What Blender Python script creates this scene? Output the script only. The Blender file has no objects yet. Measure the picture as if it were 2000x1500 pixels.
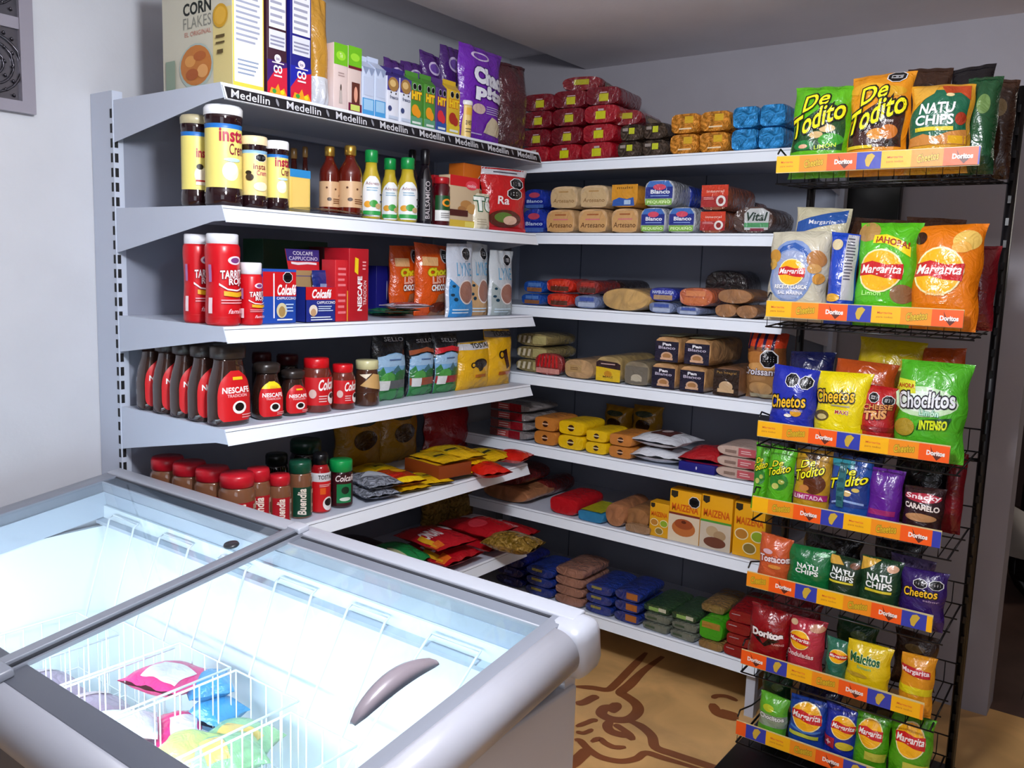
import bpy, bmesh, math, random
from mathutils import Vector, Matrix
SC = bpy.context.scene
COL = SC.collection
PI = math.pi
R = random.Random(7)
# ------------------------------------------------------------------ camera, light, exposure
cam = bpy.data.cameras.new('camera'); co = bpy.data.objects.new('camera', cam); COL.objects.link(co); SC.camera = co
cam.sensor_fit = 'HORIZONTAL'; cam.sensor_width = 36; cam.lens = 1681.14 / 2000 * 36; cam.clip_start = .02
YAW, PITCH, ROLL = .6374, .1323, .0333
fw = Vector((-math.sin(YAW) * math.cos(PITCH), math.cos(YAW) * math.cos(PITCH), -math.sin(PITCH)))
rt = Vector((math.cos(YAW), math.sin(YAW), 0)); up = rt.cross(fw)
r2 = rt * math.cos(ROLL) + up * math.sin(ROLL); u2 = -rt * math.sin(ROLL) + up * math.cos(ROLL)
m = Matrix((r2, u2, -fw)).transposed().to_4x4(); m.translation = (2.396, -1.3185, 1.4965); co.matrix_world = m
W = bpy.data.worlds.new('world'); SC.world = W; W.use_nodes = True
W.node_tree.nodes['Background'].inputs[0].default_value = (.7, .72, .85, 1); W.node_tree.nodes['Background'].inputs[1].default_value = .16
def area(name, loc, target, size, power, color, sy=None):
    l = bpy.data.lights.new(name, 'AREA'); l.energy = power; l.color = color; l.size = size
    if sy: l.shape = 'RECTANGLE'; l.size_y = sy
    o = bpy.data.objects.new(name, l); COL.objects.link(o); o.location = loc
    o.rotation_euler = (Vector(target) - Vector(loc)).to_track_quat('-Z', 'Y').to_euler(); return o
pl = bpy.data.lights.new('ceiling_bulb', 'POINT'); pl.energy = 58; pl.color = (.93, .95, 1); pl.shadow_soft_size = .09
po = bpy.data.objects.new('ceiling_bulb', pl); COL.objects.link(po); po.location = (1.75, -.5, 2.1)
area('camera_side_fill', (3.3, -2.6, 1.7), (.6, 1.2, 1.1), 1.3, 9, (.86, .9, 1), 1.6)  # added soft bluish fill from behind the camera, no real doorway there
area('far_room_fill', (3.0, 3.0, 2.3), (2.2, 3.3, .2), .3, 4, (1, .93, .85))  # added fill to bring out the scooter and far floor, no known fitting
SC.view_settings.view_transform = 'Standard'; SC.view_settings.look = 'None'; SC.view_settings.gamma = 1
SC.view_settings.use_curve_mapping = False; SC.view_settings.exposure = .6
# ------------------------------------------------------------------ materials
def lin(h):
    h = h.lstrip('#'); c = [int(h[i:i + 2], 16) / 255 for i in (0, 2, 4)]
    return tuple(x / 12.92 if x < .04045 else ((x + .055) / 1.055) ** 2.4 for x in c)
MATS = {}
def M(col, fin='card'):
    k = (col, fin)
    if k in MATS: return MATS[k]
    mt = bpy.data.materials.new(fin + '_' + col.strip('#')); mt.use_nodes = True; nt = mt.node_tree; b = nt.nodes['Principled BSDF']
    c = lin(col); b.inputs['Base Color'].default_value = (*c, 1)
    def noise(scale, detail=3, coord='Object', dist=0):
        tc = nt.nodes.new('ShaderNodeTexCoord'); n = nt.nodes.new('ShaderNodeTexNoise'); n.inputs['Scale'].default_value = scale
        n.inputs['Detail'].default_value = detail; n.inputs['Distortion'].default_value = dist; nt.links.new(tc.outputs[coord], n.inputs['Vector']); return n
    def bump(n, strength, d=.01):
        bp = nt.nodes.new('ShaderNodeBump'); bp.inputs['Strength'].default_value = strength; bp.inputs['Distance'].default_value = d
        nt.links.new(n.outputs['Fac'], bp.inputs['Height']); nt.links.new(bp.outputs[0], b.inputs['Normal']); nt.links.new(bp.outputs[0], b.inputs['Coat Normal'])
    def mottle(n, a, bb):
        r = nt.nodes.new('ShaderNodeValToRGB'); r.color_ramp.elements[0].position = .35; r.color_ramp.elements[1].position = .65
        r.color_ramp.elements[0].color = (*a, 1); r.color_ramp.elements[1].color = (*bb, 1)
        nt.links.new(n.outputs['Fac'], r.inputs[0]); nt.links.new(r.outputs[0], b.inputs['Base Color'])
    S = b.inputs
    if fin == 'card': S['Roughness'].default_value = .42; bump(noise(60), .05)
    elif fin == 'paper': S['Roughness'].default_value = .7
    elif fin == 'foil': S['Roughness'].default_value = .2; S['Specular IOR Level'].default_value = .75; bump(noise(24, 4, dist=1.6), .55, .011)
    elif fin == 'crinkle': S['Roughness'].default_value = .12; S['Metallic'].default_value = .25; n = noise(26, 4, dist=2.4); bump(n, .9, .022); mottle(n, tuple(x * .55 for x in c), tuple(min(1, x * 1.5 + .03) for x in c))
    elif fin == 'wrap': S['Roughness'].default_value = .2; S['Coat Weight'].default_value = 1; S['Coat Roughness'].default_value = .05; bump(noise(24, 4, dist=2.2), .7, .014); mottle(noise(9), tuple(x * .8 for x in c), tuple(min(1, x * 1.12) for x in c))
    elif fin == 'bread': S['Roughness'].default_value = .4; S['Coat Weight'].default_value = 1; S['Coat Roughness'].default_value = .07; n = noise(16, 5, dist=1.5); mottle(n, tuple(x * .72 for x in c), tuple(min(1, x * 1.15) for x in c)); bump(n, .55, .014)
    elif fin == 'plastic': S['Roughness'].default_value = .3
    elif fin == 'gloss': S['Roughness'].default_value = .07; S['Coat Weight'].default_value = .5; S['Coat Roughness'].default_value = .03
    elif fin == 'steel': S['Roughness'].default_value = .38; S['Metallic'].default_value = 0; n = noise(40, 2); bump(n, .03)
    elif fin == 'metal': S['Roughness'].default_value = .3; S['Metallic'].default_value = .85
    elif fin == 'wall': S['Roughness'].default_value = .75; n = noise(5, 4); mottle(n, tuple(x * .95 for x in c), c); bump(noise(70), .12, .004)
    elif fin == 'floor': S['Roughness'].default_value = .3; n = noise(4, 7, dist=.6); mottle(n, tuple(x * .72 for x in c), tuple(min(1, x * 1.1) for x in c))
    elif fin == 'emit': S['Emission Color'].default_value = (*c, 1); S['Emission Strength'].default_value = 9
    elif fin in ('glass', 'pane', 'film'):
        S['Base Color'].default_value = (*c, 1)
        tr = nt.nodes.new('ShaderNodeBsdfTransparent'); tr.inputs[0].default_value = (*[min(1, x * 1.0 + .0) for x in c], 1)
        gl = nt.nodes.new('ShaderNodeBsdfGlossy'); gl.inputs['Roughness'].default_value = .04 if fin != 'film' else .12
        lw = nt.nodes.new('ShaderNodeLayerWeight'); lw.inputs[0].default_value = .5; pw = nt.nodes.new('ShaderNodeMath'); pw.operation = 'POWER'; pw.inputs[1].default_value = 4
        nt.links.new(lw.outputs['Facing'], pw.inputs[0]); fr = nt.nodes.new('ShaderNodeMath'); fr.operation = 'MULTIPLY_ADD'; fr.inputs[1].default_value = .6; fr.inputs[2].default_value = .02; nt.links.new(pw.outputs[0], fr.inputs[0])
        mx = nt.nodes.new('ShaderNodeMixShader'); out = nt.nodes['Material Output']
        if fin == 'film':
            ad = nt.nodes.new('ShaderNodeMath'); ad.operation = 'ADD'; ad.inputs[1].default_value = .12; nt.links.new(fr.outputs[0], ad.inputs[0]); nt.links.new(ad.outputs[0], mx.inputs[0])
            n = noise(26, 4, dist=2); bp = nt.nodes.new('ShaderNodeBump'); bp.inputs['Strength'].default_value = .8; bp.inputs['Distance'].default_value = .01
            nt.links.new(n.outputs['Fac'], bp.inputs['Height']); nt.links.new(bp.outputs[0], gl.inputs['Normal'])
        else: nt.links.new(fr.outputs[0], mx.inputs[0])
        nt.links.new(tr.outputs[0], mx.inputs[1]); nt.links.new(gl.outputs[0], mx.inputs[2]); nt.links.new(mx.outputs[0], out.inputs[0])
    MATS[k] = mt; return mt
# ------------------------------------------------------------------ mesh builder
class MB:
    def __init__(s): s.v = []; s.f = []; s.mi = []; s.sm = []; s.m = []
    def mat(s, m):
        if m not in s.m: s.m.append(m)
        return s.m.index(m)
    def add(s, vs, fs, m, smooth=False):
        o = len(s.v); i = s.mat(m); s.v += [tuple(p) for p in vs]
        for f in fs: s.f.append(tuple(o + k for k in f)); s.mi.append(i); s.sm.append(smooth)
        return s
    def box(s, a, b, m, bevel=0):
        x0, y0, z0 = a; x1, y1, z1 = b
        if bevel <= 0:
            vs = [(x, y, z) for x in (x0, x1) for y in (y0, y1) for z in (z0, z1)]
            return s.add(vs, [(0, 1, 3, 2), (4, 6, 7, 5), (0, 4, 5, 1), (2, 3, 7, 6), (0, 2, 6, 4), (1, 5, 7, 3)], m)
        bm = bmesh.new(); bmesh.ops.create_cube(bm, size=1)
        for v in bm.verts: v.co = Vector(((x0 + x1) / 2 + v.co.x * (x1 - x0), (y0 + y1) / 2 + v.co.y * (y1 - y0), (z0 + z1) / 2 + v.co.z * (z1 - z0)))
        bmesh.ops.bevel(bm, geom=bm.edges[:], offset=bevel, segments=3, profile=.5, affect='EDGES')
        return s.bm(bm, m, True)
    def bm(s, bm, m, smooth=False):
        bm.verts.index_update(); s.add([v.co[:] for v in bm.verts], [[v.index for v in f.verts] for f in bm.faces], m, smooth); bm.free(); return s
    def grid(s, fn, nu, nv, m, smooth=True, closed=False):
        vs = [fn(i / nu, j / nv) for j in range(nv + 1) for i in range(nu + 1)]; w = nu + 1
        s.add(vs, [(j * w + i, j * w + i + 1, (j + 1) * w + i + 1, (j + 1) * w + i) for j in range(nv) for i in range(nu)], m, smooth); return s
    def lathe(s, prof, m, n=28, sq=0, c=(0, 0), smooth=True):
        vs = []; fs = []
        for r, z in prof:
            for i in range(n):
                a = 2 * PI * i / n; q = 1
                if sq: q = 1 / ((abs(math.cos(a)) ** sq + abs(math.sin(a)) ** sq) ** (1 / sq))
                vs.append((c[0] + r * q * math.cos(a), c[1] + r * q * math.sin(a), z))
        for j in range(len(prof) - 1):
            for i in range(n): fs.append((j * n + i, j * n + (i + 1) % n, (j + 1) * n + (i + 1) % n, (j + 1) * n + i))
        fs.append(tuple(range(n - 1, -1, -1))); fs.append(tuple((len(prof) - 1) * n + i for i in range(n)))
        return s.add(vs, fs, m, smooth)
    def tube(s, pts, r, m, n=6, closed=False):
        P = [Vector(p) for p in pts]; vs = []; fs = []; k = len(P)
        for i, p in enumerate(P):
            a = P[i - 1] if (i or closed) else p; b = P[(i + 1) % k] if (i < k - 1 or closed) else p
            t = (b - a).normalized(); x = t.orthogonal().normalized() if abs(t.z) > .9 else t.cross(Vector((0, 0, 1))).normalized(); y = t.cross(x)
            for j in range(n): vs.append(p + (x * math.cos(2 * PI * j / n) + y * math.sin(2 * PI * j / n)) * r)
        for i in range(k if closed else k - 1):
            for j in range(n): a = i * n; b = ((i + 1) % k) * n; fs.append((a + j, a + (j + 1) % n, b + (j + 1) % n, b + j))
        if not closed: fs += [tuple(range(n - 1, -1, -1)), tuple((k - 1) * n + j for j in range(n))]
        return s.add(vs, fs, m, True)
    def prism(s, poly, axis, a, b, m, bevel=0):
        def P(u, v, w): return {'x': (w, u, v), 'y': (u, w, v), 'z': (u, v, w)}[axis]
        n = len(poly); vs = [P(u, v, a) for u, v in poly] + [P(u, v, b) for u, v in poly]
        bm = bmesh.new(); bv = [bm.verts.new(v) for v in vs]
        bm.faces.new(bv[:n]); bm.faces.new(bv[n:][::-1])
        for i in range(n): bm.faces.new((bv[i], bv[(i + 1) % n], bv[n + (i + 1) % n], bv[n + i]))
        bmesh.ops.recalc_face_normals(bm, faces=bm.faces[:])
        if bevel: bmesh.ops.bevel(bm, geom=bm.edges[:], offset=bevel, segments=2, profile=.5, affect='EDGES')
        return s.bm(bm, m, bool(bevel))
    def xf(s, mx):
        s.v = [tuple(mx @ Vector(p)) for p in s.v]; return s
    def build(s, name, parent=None, loc=None, rot=None, auto=True):
        me = bpy.data.meshes.new(name); me.from_pydata(s.v, [], s.f); me.update()
        for q in s.m: me.materials.append(q)
        me.polygons.foreach_set('material_index', s.mi); me.polygons.foreach_set('use_smooth', s.sm)
        o = bpy.data.objects.new(name, me); COL.objects.link(o)
        if parent: o.parent = parent
        if loc: o.location = loc
        if rot: o.rotation_euler = rot
        return o
def tag(o, label=None, cat=None, group=None, kind=None):
    if label: o['label'] = label
    if cat: o['category'] = cat
    if group: o['group'] = group
    if kind: o['kind'] = kind
    return o
def empty(name, loc=(0, 0, 0), rot=(0, 0, 0)):
    o = bpy.data.objects.new(name, None); COL.objects.link(o); o.location = loc; o.rotation_euler = rot; o.empty_display_size = .05; return o
def kids(o): return [c for c in list(COL.objects) if c.parent == o]
# ------------------------------------------------------------------ writing and marks
TX = {}
def glyphs(txt, off=0, shear=0):
    k = (txt, off, shear)
    if k in TX: return TX[k]
    cu = bpy.data.curves.new('t', 'FONT'); cu.body = txt; cu.resolution_u = 3; cu.offset = off; cu.shear = shear; cu.space_character = 1.03
    ob = bpy.data.objects.new('t', cu); COL.objects.link(ob)
    me = bpy.data.meshes.new_from_object(ob.evaluated_get(bpy.context.evaluated_depsgraph_get()))
    bm = bmesh.new(); bm.from_mesh(me); bmesh.ops.triangulate(bm, faces=bm.faces[:])
    bm.verts.index_update(); vs = [(v.co.x, v.co.y) for v in bm.verts]; fs = [[v.index for v in f.verts] for f in bm.faces]; bm.free()
    bpy.data.objects.remove(ob); bpy.data.curves.remove(cu); bpy.data.meshes.remove(me)
    if not vs: vs = [(0, 0), (1, 0), (1, 1)]; fs = [(0, 1, 2)]
    TX[k] = (vs, fs); return TX[k]
def refine(vs, fs, mx):
    bm = bmesh.new(); b = [bm.verts.new((u, v, 0)) for u, v in vs]
    for f in fs:
        try: bm.faces.new([b[i] for i in f])
        except ValueError: pass
    for _ in range(4):
        bmesh.ops.triangulate(bm, faces=[f for f in bm.faces if len(f.verts) > 3])
        es = [e for e in bm.edges if e.calc_length() > mx]
        if not es: break
        bmesh.ops.subdivide_edges(bm, edges=es, cuts=1)
    bmesh.ops.triangulate(bm, faces=[f for f in bm.faces if len(f.verts) > 3])
    bm.verts.index_update(); out = [(v.co.x, v.co.y) for v in bm.verts], [[v.index for v in f.verts] for f in bm.faces]; bm.free(); return out
def decals(mb, S, ops, fin='card', flat=False, d0=.0005, dl=.00035):
    """S(u, v, offset) -> point; ops in 0..1 face coordinates. r rect, e ellipse, p polygon, t writing, o warning octagon."""
    L = [0]
    def put(vs, fs, col, f=None, fine=None):
        L[0] += 1
        if fine and not flat: vs, fs = refine(vs, fs, fine)
        mb.add([S(u, v, d0 + dl * L[0]) for u, v in vs], fs, M(col, f or fin), not flat)
    def rect(u0, v0, u1, v1, c, f=None):
        n = 1 if flat else max(2, int(abs(u1 - u0) * 18)); k = 1 if flat else max(2, int(abs(v1 - v0) * 26))
        vs = [(u0 + (u1 - u0) * i / n, v0 + (v1 - v0) * j / k) for j in range(k + 1) for i in range(n + 1)]; w = n + 1
        put(vs, [(j * w + i, j * w + i + 1, (j + 1) * w + i + 1, (j + 1) * w + i) for j in range(k) for i in range(n)], c, f)
    def ell(cx, cy, rx, ry, c, n=20, ph=0, f=None):
        if flat: put([(cx + rx * math.cos(2 * PI * i / n + ph), cy + ry * math.sin(2 * PI * i / n + ph)) for i in range(n)], [tuple(range(n))], c, f); return
        if max(rx, ry) > .12: put([(cx + rx * math.cos(2 * PI * i / n + ph), cy + ry * math.sin(2 * PI * i / n + ph)) for i in range(n)], [tuple(range(n))], c, f, .06); return
        vs = [(cx, cy)]; fs = []
        for k, q in enumerate((.5, 1)):
            vs += [(cx + q * rx * math.cos(2 * PI * i / n + ph), cy + q * ry * math.sin(2 * PI * i / n + ph)) for i in range(n)]
        for i in range(n):
            j = (i + 1) % n; fs += [(0, 1 + i, 1 + j), (1 + i, 1 + n + i, 1 + n + j, 1 + j)]
        put(vs, fs, c, f)
    def text(t, u0, v0, u1, v1, c, out=None, sh=0, rot=0, bold=.012, ow=.05):
        V0, F0 = glyphs(t, bold, sh); xs = [p[0] for p in V0]; ys = [p[1] for p in V0]; x0, x1, y0, y1 = min(xs), max(xs), min(ys), max(ys)
        def mp(p):
            a = (p[0] - x0) / max(1e-6, x1 - x0); b = (p[1] - y0) / max(1e-6, y1 - y0)
            if rot == 90: a, b = 1 - b, a
            u = u0 + (u1 - u0) * a; v = v0 + (v1 - v0) * b
            if 0 < abs(rot) < 5: v += rot * (a - .5) * (v1 - v0)
            return (u, v)
        if out:
            V1, F1 = glyphs(t, bold + ow, sh); put([mp(p) for p in V1], F1, out, None, .07)
        put([mp(p) for p in V0], F0, c, None, .07)
    for o in ops:
        k = o[0]
        if k == 'r': rect(*o[1:])
        elif k == 'e': ell(*o[1:])
        elif k == 'p': put(o[1], [tuple(range(len(o[1])))], o[2], None, .06)
        elif k == 'q':    # filled band between two polylines given as (u, vlow, vhigh)
            a = o[1]; vs = [(u, l) for u, l, h in a] + [(u, h) for u, l, h in a]; n = len(a)
            put(vs, [(i, i + 1, n + i + 1, n + i) for i in range(n - 1)], o[2], None, .06)
        elif k == 't': text(o[1], *o[2:7], **(o[7] if len(o) > 7 else {}))
        elif k == 'l':    # small lines of print
            u0, v0, u1, v1, n, c = o[1:]; L[0] += 1
            for i in range(n):
                v = v1 - (v1 - v0) * (i + .3) / n; h = (v1 - v0) / n * .42; w = u1 - (u1 - u0) * R.uniform(0, .25); L[0] -= 1; rect(u0, v - h, w, v, c)
        elif k == 'o':    # black warning octagon
            cx, cy, r, asp = o[1:]; ell(cx, cy, r * 1.12, r * 1.12 * asp, '#e8e8ea', 8, PI / 8); ell(cx, cy, r, r * asp, '#0c0c10', 8, PI / 8)
            for q in (.25, 0, -.25): L[0] -= 1; rect(cx - r * .6, cy + (q - .06) * r * asp, cx + r * .6, cy + (q + .06) * r * asp, '#d8d8dc')
# ------------------------------------------------------------------ surfaces
def flat_face(W, D, H, side='front'):
    if side == 'front': return lambda u, v, o: ((u - .5) * W, -D / 2 - o, v * H)
    if side == 'left': return lambda u, v, o: (-W / 2 - o, D / 2 - u * D, v * H)
    if side == 'right': return lambda u, v, o: (W / 2 + o, -D / 2 + u * D, v * H)
    if side == 'top': return lambda u, v, o: ((u - .5) * W, -D / 2 + v * D, H + o)
def prof_r(prof, z):
    for (r0, z0), (r1, z1) in zip(prof, prof[1:]):
        if z0 <= z <= z1 or z1 <= z <= z0: return r0 + (r1 - r0) * (z - z0) / ((z1 - z0) or 1)
    return prof[-1][0]
def cyl(prof, z0, z1, span=PI * .5, sq=0, turn=0):
    def S(u, v, o):
        z = z0 + (z1 - z0) * v; a = -PI / 2 + turn + (u - .5) * span * 2; q = 1
        if sq: q = 1 / ((abs(math.cos(a)) ** sq + abs(math.sin(a)) ** sq) ** (1 / sq))
        r = prof_r(prof, z) * q + o; return (r * math.cos(a), r * math.sin(a), z)
    return S
def pillow(W, H, T, seed=0, pouch=False, flop=0, fold=0):
    q = random.Random(seed); ph = [q.uniform(0, 6.28) for _ in range(6)]; kx = q.uniform(2.2, 3.6)
    tl, tr = q.uniform(-.03, .03), q.uniform(-.03, .03)
    def S(u, v, o, side=-1):
        x = 2 * u - 1; y = 2 * v - 1
        pu = max(0, 1 - abs(x) ** 2.4) ** .62
        if pouch: pv = max(.05, (1 - v ** 2.6)) ** .7 if v > .08 else .62 + .38 * (v / .08) ** .5 * .98
        else: pv = max(0, 1 - max(0, abs(y) - .02) ** 2.6) ** .66; pv = max(pv - .05, 0) / .95
        t = T / 2 * pu * pv
        edge = max(abs(y), 0) ** 3
        w = .045 * T * math.sin(x * kx * 3 + ph[0]) * edge * (1 - abs(x) ** 4) + .03 * T * math.sin(4.2 * x + 5 * y + ph[1]) * (1 - x * x) * (1 - y * y) + .02 * T * math.sin(9 * x + 3 * y * side + ph[2]) * abs(y) * (1 - x * x)
        pinch = 1 - (.05 if pouch else .07) * math.cos(y * PI / 2) ** .6 if abs(y) < 1 else 1
        X = x * W / 2 * pinch + .006 * math.sin(7 * y + ph[3]) * abs(x) * W * 3
        Z = v * H + (tl * (1 - u) + tr * u) * H * max(0, y) ** 2
        Y = side * (t + w * (1 if side < 0 else .3) + .0008) + flop * max(0, y) ** 2 * H * .25 + .012 * W * math.sin(3 * x + ph[4]) * max(0, y) ** 3
        return (X, Y + side * o, Z)
    return S
# ------------------------------------------------------------------ product makers: each returns the top-level object
def seal_lines(mb, W, H, col): pass
def mk_bag(L, W, D, H, name, seed=1, pouch=False, rack=False):
    S = pillow(W, H, D, seed, pouch, L.get('flop', 0)); mb = MB(); m = M(L['c'], L.get('f', 'foil')); mb2 = M(L.get('cb', L['c']), L.get('f', 'foil'))
    n, k = (24, 28) if W > .1 else (16, 18) if W > .06 else (10, 12)
    mb.grid(lambda u, v: S(u, v, 0), n, k, m); mb.grid(lambda u, v: S(1 - u, v, 0, 1), n, k, mb2)
    # join the two skins at the sides and at the bottom
    for a in (0, 1): mb.grid(lambda u, v: S(a, v, 0, (-1 if (u < .5) == (a == 1) else 1)), 1, k, m)
    for a in (0, 1): mb.grid(lambda u, v: S(u, a, 0, (-1 if (v < .5) == (a == 1) else 1)), n, 1, m)
    if not pouch and L.get('seam', 1):
        for v0, v1 in ((0, .035), (.965, 1)): decals(mb, S, [('r', .0, v0, 1, v1, L.get('seamc', L['c']))], 'foil', d0=.0007)
    a0 = min(.4, .062 / H) if rack else 0
    decals(mb, lambda u, v, o: S(u, a0 + (1 - a0) * v, o), L.get('d', []), L.get('df', 'foil'), d0=.0009, dl=.0004)
    return mb.build(name)
def mk_lying(L, W, D, H, name, seed=1):
    """a pack lying flat: W across, D deep, H thick"""
    L = dict(L); S0 = pillow(W, D, H, seed, False, 0); mb = MB(); m = M(L['c'], L.get('f', 'foil'))
    def S(u, v, o, side=-1):
        x, y, z = S0(u, v, o, side); return (x, z - D / 2, max(0, H / 2 - y) + (o if side > 0 else 0))
    n, k = (12, 14)
    mb.grid(lambda u, v: S(u, v, 0), n, k, m); mb.grid(lambda u, v: S(1 - u, v, 0, 1), n, k, m)
    for a in (0, 1): mb.grid(lambda u, v: S(a, v, 0, (-1 if (u < .5) == (a == 1) else 1)), 1, k, m)
    decals(mb, S, L.get('d', []), 'foil', d0=.0009, dl=.0004)
    if 'fd' in L:   # marks on the near rounded end
        def F(u, v, o):
            x = 2 * u - 1; c = S0(u, .04 + .13 * abs(1), 0); w = .5; return ((u - .5) * W * .9, -D / 2 - o + .012 * (2 * v - 1) ** 2 - .002, H * .12 + v * H * .76)
        decals(mb, F, L['fd'], 'foil')
    return mb.build(name)
def mk_block(L, W, D, H, name, seed=1):
    """soft block-shaped pack (flour, panela, sandwich bread): rounded box with puffed faces"""
    q = random.Random(seed); ph = q.uniform(0, 6); mb = MB(); m = M(L['c'], L.get('f', 'foil')); e = L.get('e', 4.5); arch = L.get('arch', 0)
    def P(a, b):   # a around cross-section, b along depth
        t = 2 * PI * a; c, s = math.cos(t), math.sin(t); r = 1 / ((abs(c) ** e + abs(s) ** e) ** (1 / e))
        y = -D / 2 + D * b; k = 1 - (.14 if 0 < b < 1 else 0) * 0
        end = min(b, 1 - b); k = .93 + .07 * min(1, end * 9) ** .5 if end < .12 else 1
        wv = 1 + .012 * math.sin(11 * b + 3 * t + ph) + .01 * math.sin(5 * t + ph)
        x = c * r * W / 2 * k * wv; z = s * r * H / 2 * k * wv
        z = max(z, -H / 2)
        if z > 0: z = min(z, H / 2 * .995)
        if arch and z > 0: x *= 1 - arch * (z / H) ** 2; z = z * (1 - .24 * arch) + arch * H * .12 * (1 - (2 * x / W) ** 2)
        return (x, y, H / 2 + z)
    n, kk = 28, 8; bs = [0, .02, .06, .12, .3, .5, .7, .88, .94, .98, 1]
    vs = [P(i / n, b) for b in bs for i in range(n)]; fs = [(j * n + i, j * n + (i + 1) % n, (j + 1) * n + (i + 1) % n, (j + 1) * n + i) for j in range(len(bs) - 1) for i in range(n)]
    mb.add(vs, fs, m, True)
    mf = M(L.get('cf', L['c']), L.get('f', 'foil'))
    mb.add([P(i / n, 0) for i in range(n)], [tuple(range(n))], mf); mb.add([P(i / n, 1) for i in range(n)], [tuple(range(n - 1, -1, -1))], m)
    decals(mb, lambda u, v, o: ((u - .5) * W * .93, -D / 2 - o, H * .04 + v * H * .92), L.get('d', []), L.get('df', 'foil'), True)
    if 'top' in L: decals(mb, lambda u, v, o: ((u - .5) * W * .8, -D / 2 + .02 * D + v * D * .9, P(.25, .5)[2] + o + .001), L['top'], 'foil', True)
    if 'side' in L: decals(mb, lambda u, v, o: (W / 2 * (1.0 - arch * .1) + o + .0012, -D / 2 + .05 * D + u * D * .9, H * .12 + v * H * .6), L['side'], 'foil', True)
    return mb.build(name)
def mk_box(L, W, D, H, name, seed=1):
    mb = MB(); m = M(L['c'], 'card'); mb.box((-W / 2, -D / 2, 0), (W / 2, D / 2, H), m, min(.0015, W * .05))
    for k, s in (('d', 'front'), ('dl', 'left'), ('dr', 'right'), ('dt', 'top')):
        if k in L: decals(mb, flat_face(W, D, H, s), L[k], 'card', True)
    if L.get('gable'):
        g = L['gable']; mb.prism([(-D / 2, H), (D / 2, H), (0, H + g)], 'x', -W / 2, W / 2, M(L.get('cg', L['c']), 'card'))
        mb.box((-W / 2, -.002, H + g - .004), (W / 2, .002, H + g + .012), M(L.get('cg', L['c']), 'card'))
    return mb.build(name)
def mk_jar(L, W, D, H, name, seed=1):
    """lathe-turned container; L: p profile [(r, z)] in 0..1 of (W/2, H), lid from height fraction lz, label band lb=(z0, z1)"""
    e = empty(name); r = W / 2; sq = L.get('sq', 0); P = [(a * r, b * H) for a, b in L['p']]
    mb = MB(); mb.lathe(P, M(L['c'], L.get('f', 'gloss')), 32, sq); mb.build('body', e)
    lp = [(a * r, b * H) for a, b in L['lid']]; mb = MB(); mb.lathe(lp, M(L['lc'], L.get('lf', 'plastic')), 28, L.get('lsq', 0)); mb.build('lid', e)
    if 'lb' in L:
        z0, z1 = L['lb'][0] * H, L['lb'][1] * H; mb = MB(); sp = L.get('span', PI / 2)
        S = cyl(P, z0, z1, sp, sq, L.get('turn', 0)); nv = 18 if L.get('lround') else 8
        for c, v0, v1 in (L.get('bands') or [(L['bc'], 0, 1)]):
            full = sp >= PI * .99
            if full: mb.grid(lambda u, v: S(u, v0 + (v1 - v0) * v, .0006), 32, nv, M(c, 'card'))
            else:
                lr = L.get('lround', 0)
                def G(u, v):
                    vv = v0 + (v1 - v0) * v; k = 1
                    if lr: k = (1 - max(0, 2 * vv - 1) ** 2.6) ** .5 * (1 - max(0, 1 - 2 * vv) ** 8 * .3) if vv < 1 else .25
                    return S(.5 + (u - .5) * max(k, .3), vv, .0006)
                mb.grid(G, 14, nv, M(c, 'card'))
        W2 = cyl(P, z0, z1, PI / 2.6, sq, L.get('turn', 0)); decals(mb, W2, L.get('d', []), 'card', d0=.0009)
        mb.build('label', e)
    return e
def mk_display(L, W, D, H, name, seed=1):
    """open-topped display carton with a raised back flap"""
    e = empty(name); mb = MB(); t = .0015; c = M('#1c2c84', 'card'); k = M('#a8885c', 'paper')
    mb.box((-W / 2, -D / 2, 0), (W / 2, -D / 2 + t, H), c).box((-W / 2, D / 2 - t, 0), (W / 2, D / 2, H * 1.3), c).box((-W / 2, -D / 2, 0), (-W / 2 + t, D / 2, H), c).box((W / 2 - t, -D / 2, 0), (W / 2, D / 2, H), c).box((-W / 2, -D / 2, 0), (W / 2, D / 2, t), k)
    mb.box((-W / 2 + t, D / 2 - 2 * t, H * .5), (W / 2 - t, D / 2 - t, H * 1.28), k)
    decals(mb, flat_face(W, D, H), L['d'], 'card', True); mb.build('carton', e)
    f = MB(); z0, z1 = H * 1.3, H * 2.05; y0, y1 = D / 2, D / 2 + .012
    S = lambda u, v, o: ((u - .5) * W * (1 + .12 * v), y0 + (y1 - y0) * v - o, z0 + (z1 - z0) * v)
    f.add([S(0, 0, 0), S(1, 0, 0), S(1, 1, 0), S(0, 1, 0), S(0, 0, -t), S(1, 0, -t), S(1, 1, -t), S(0, 1, -t)], [(0, 1, 2, 3), (4, 7, 6, 5), (0, 4, 5, 1), (1, 5, 6, 2), (2, 6, 7, 3), (3, 7, 4, 0)], M('#c8202a', 'card'))
    decals(f, S, [('r', 0, .55, 1, 1, '#3a2a7c'), ('r', 0, .0, 1, .2, '#a8885c'), ('t', 'COLCAFE', .2, .78, .8, .92, '#e8e4f0'), ('t', 'CAPPUCCINO', .06, .58, .94, .72, '#d8d0e4'), ('q', [(.1, .44, .52), (.3, .4, .5), (.6, .44, .52), (.9, .42, .5)], '#f0e4e8')], 'card', True); f.build('flap', e)
    return e
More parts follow.
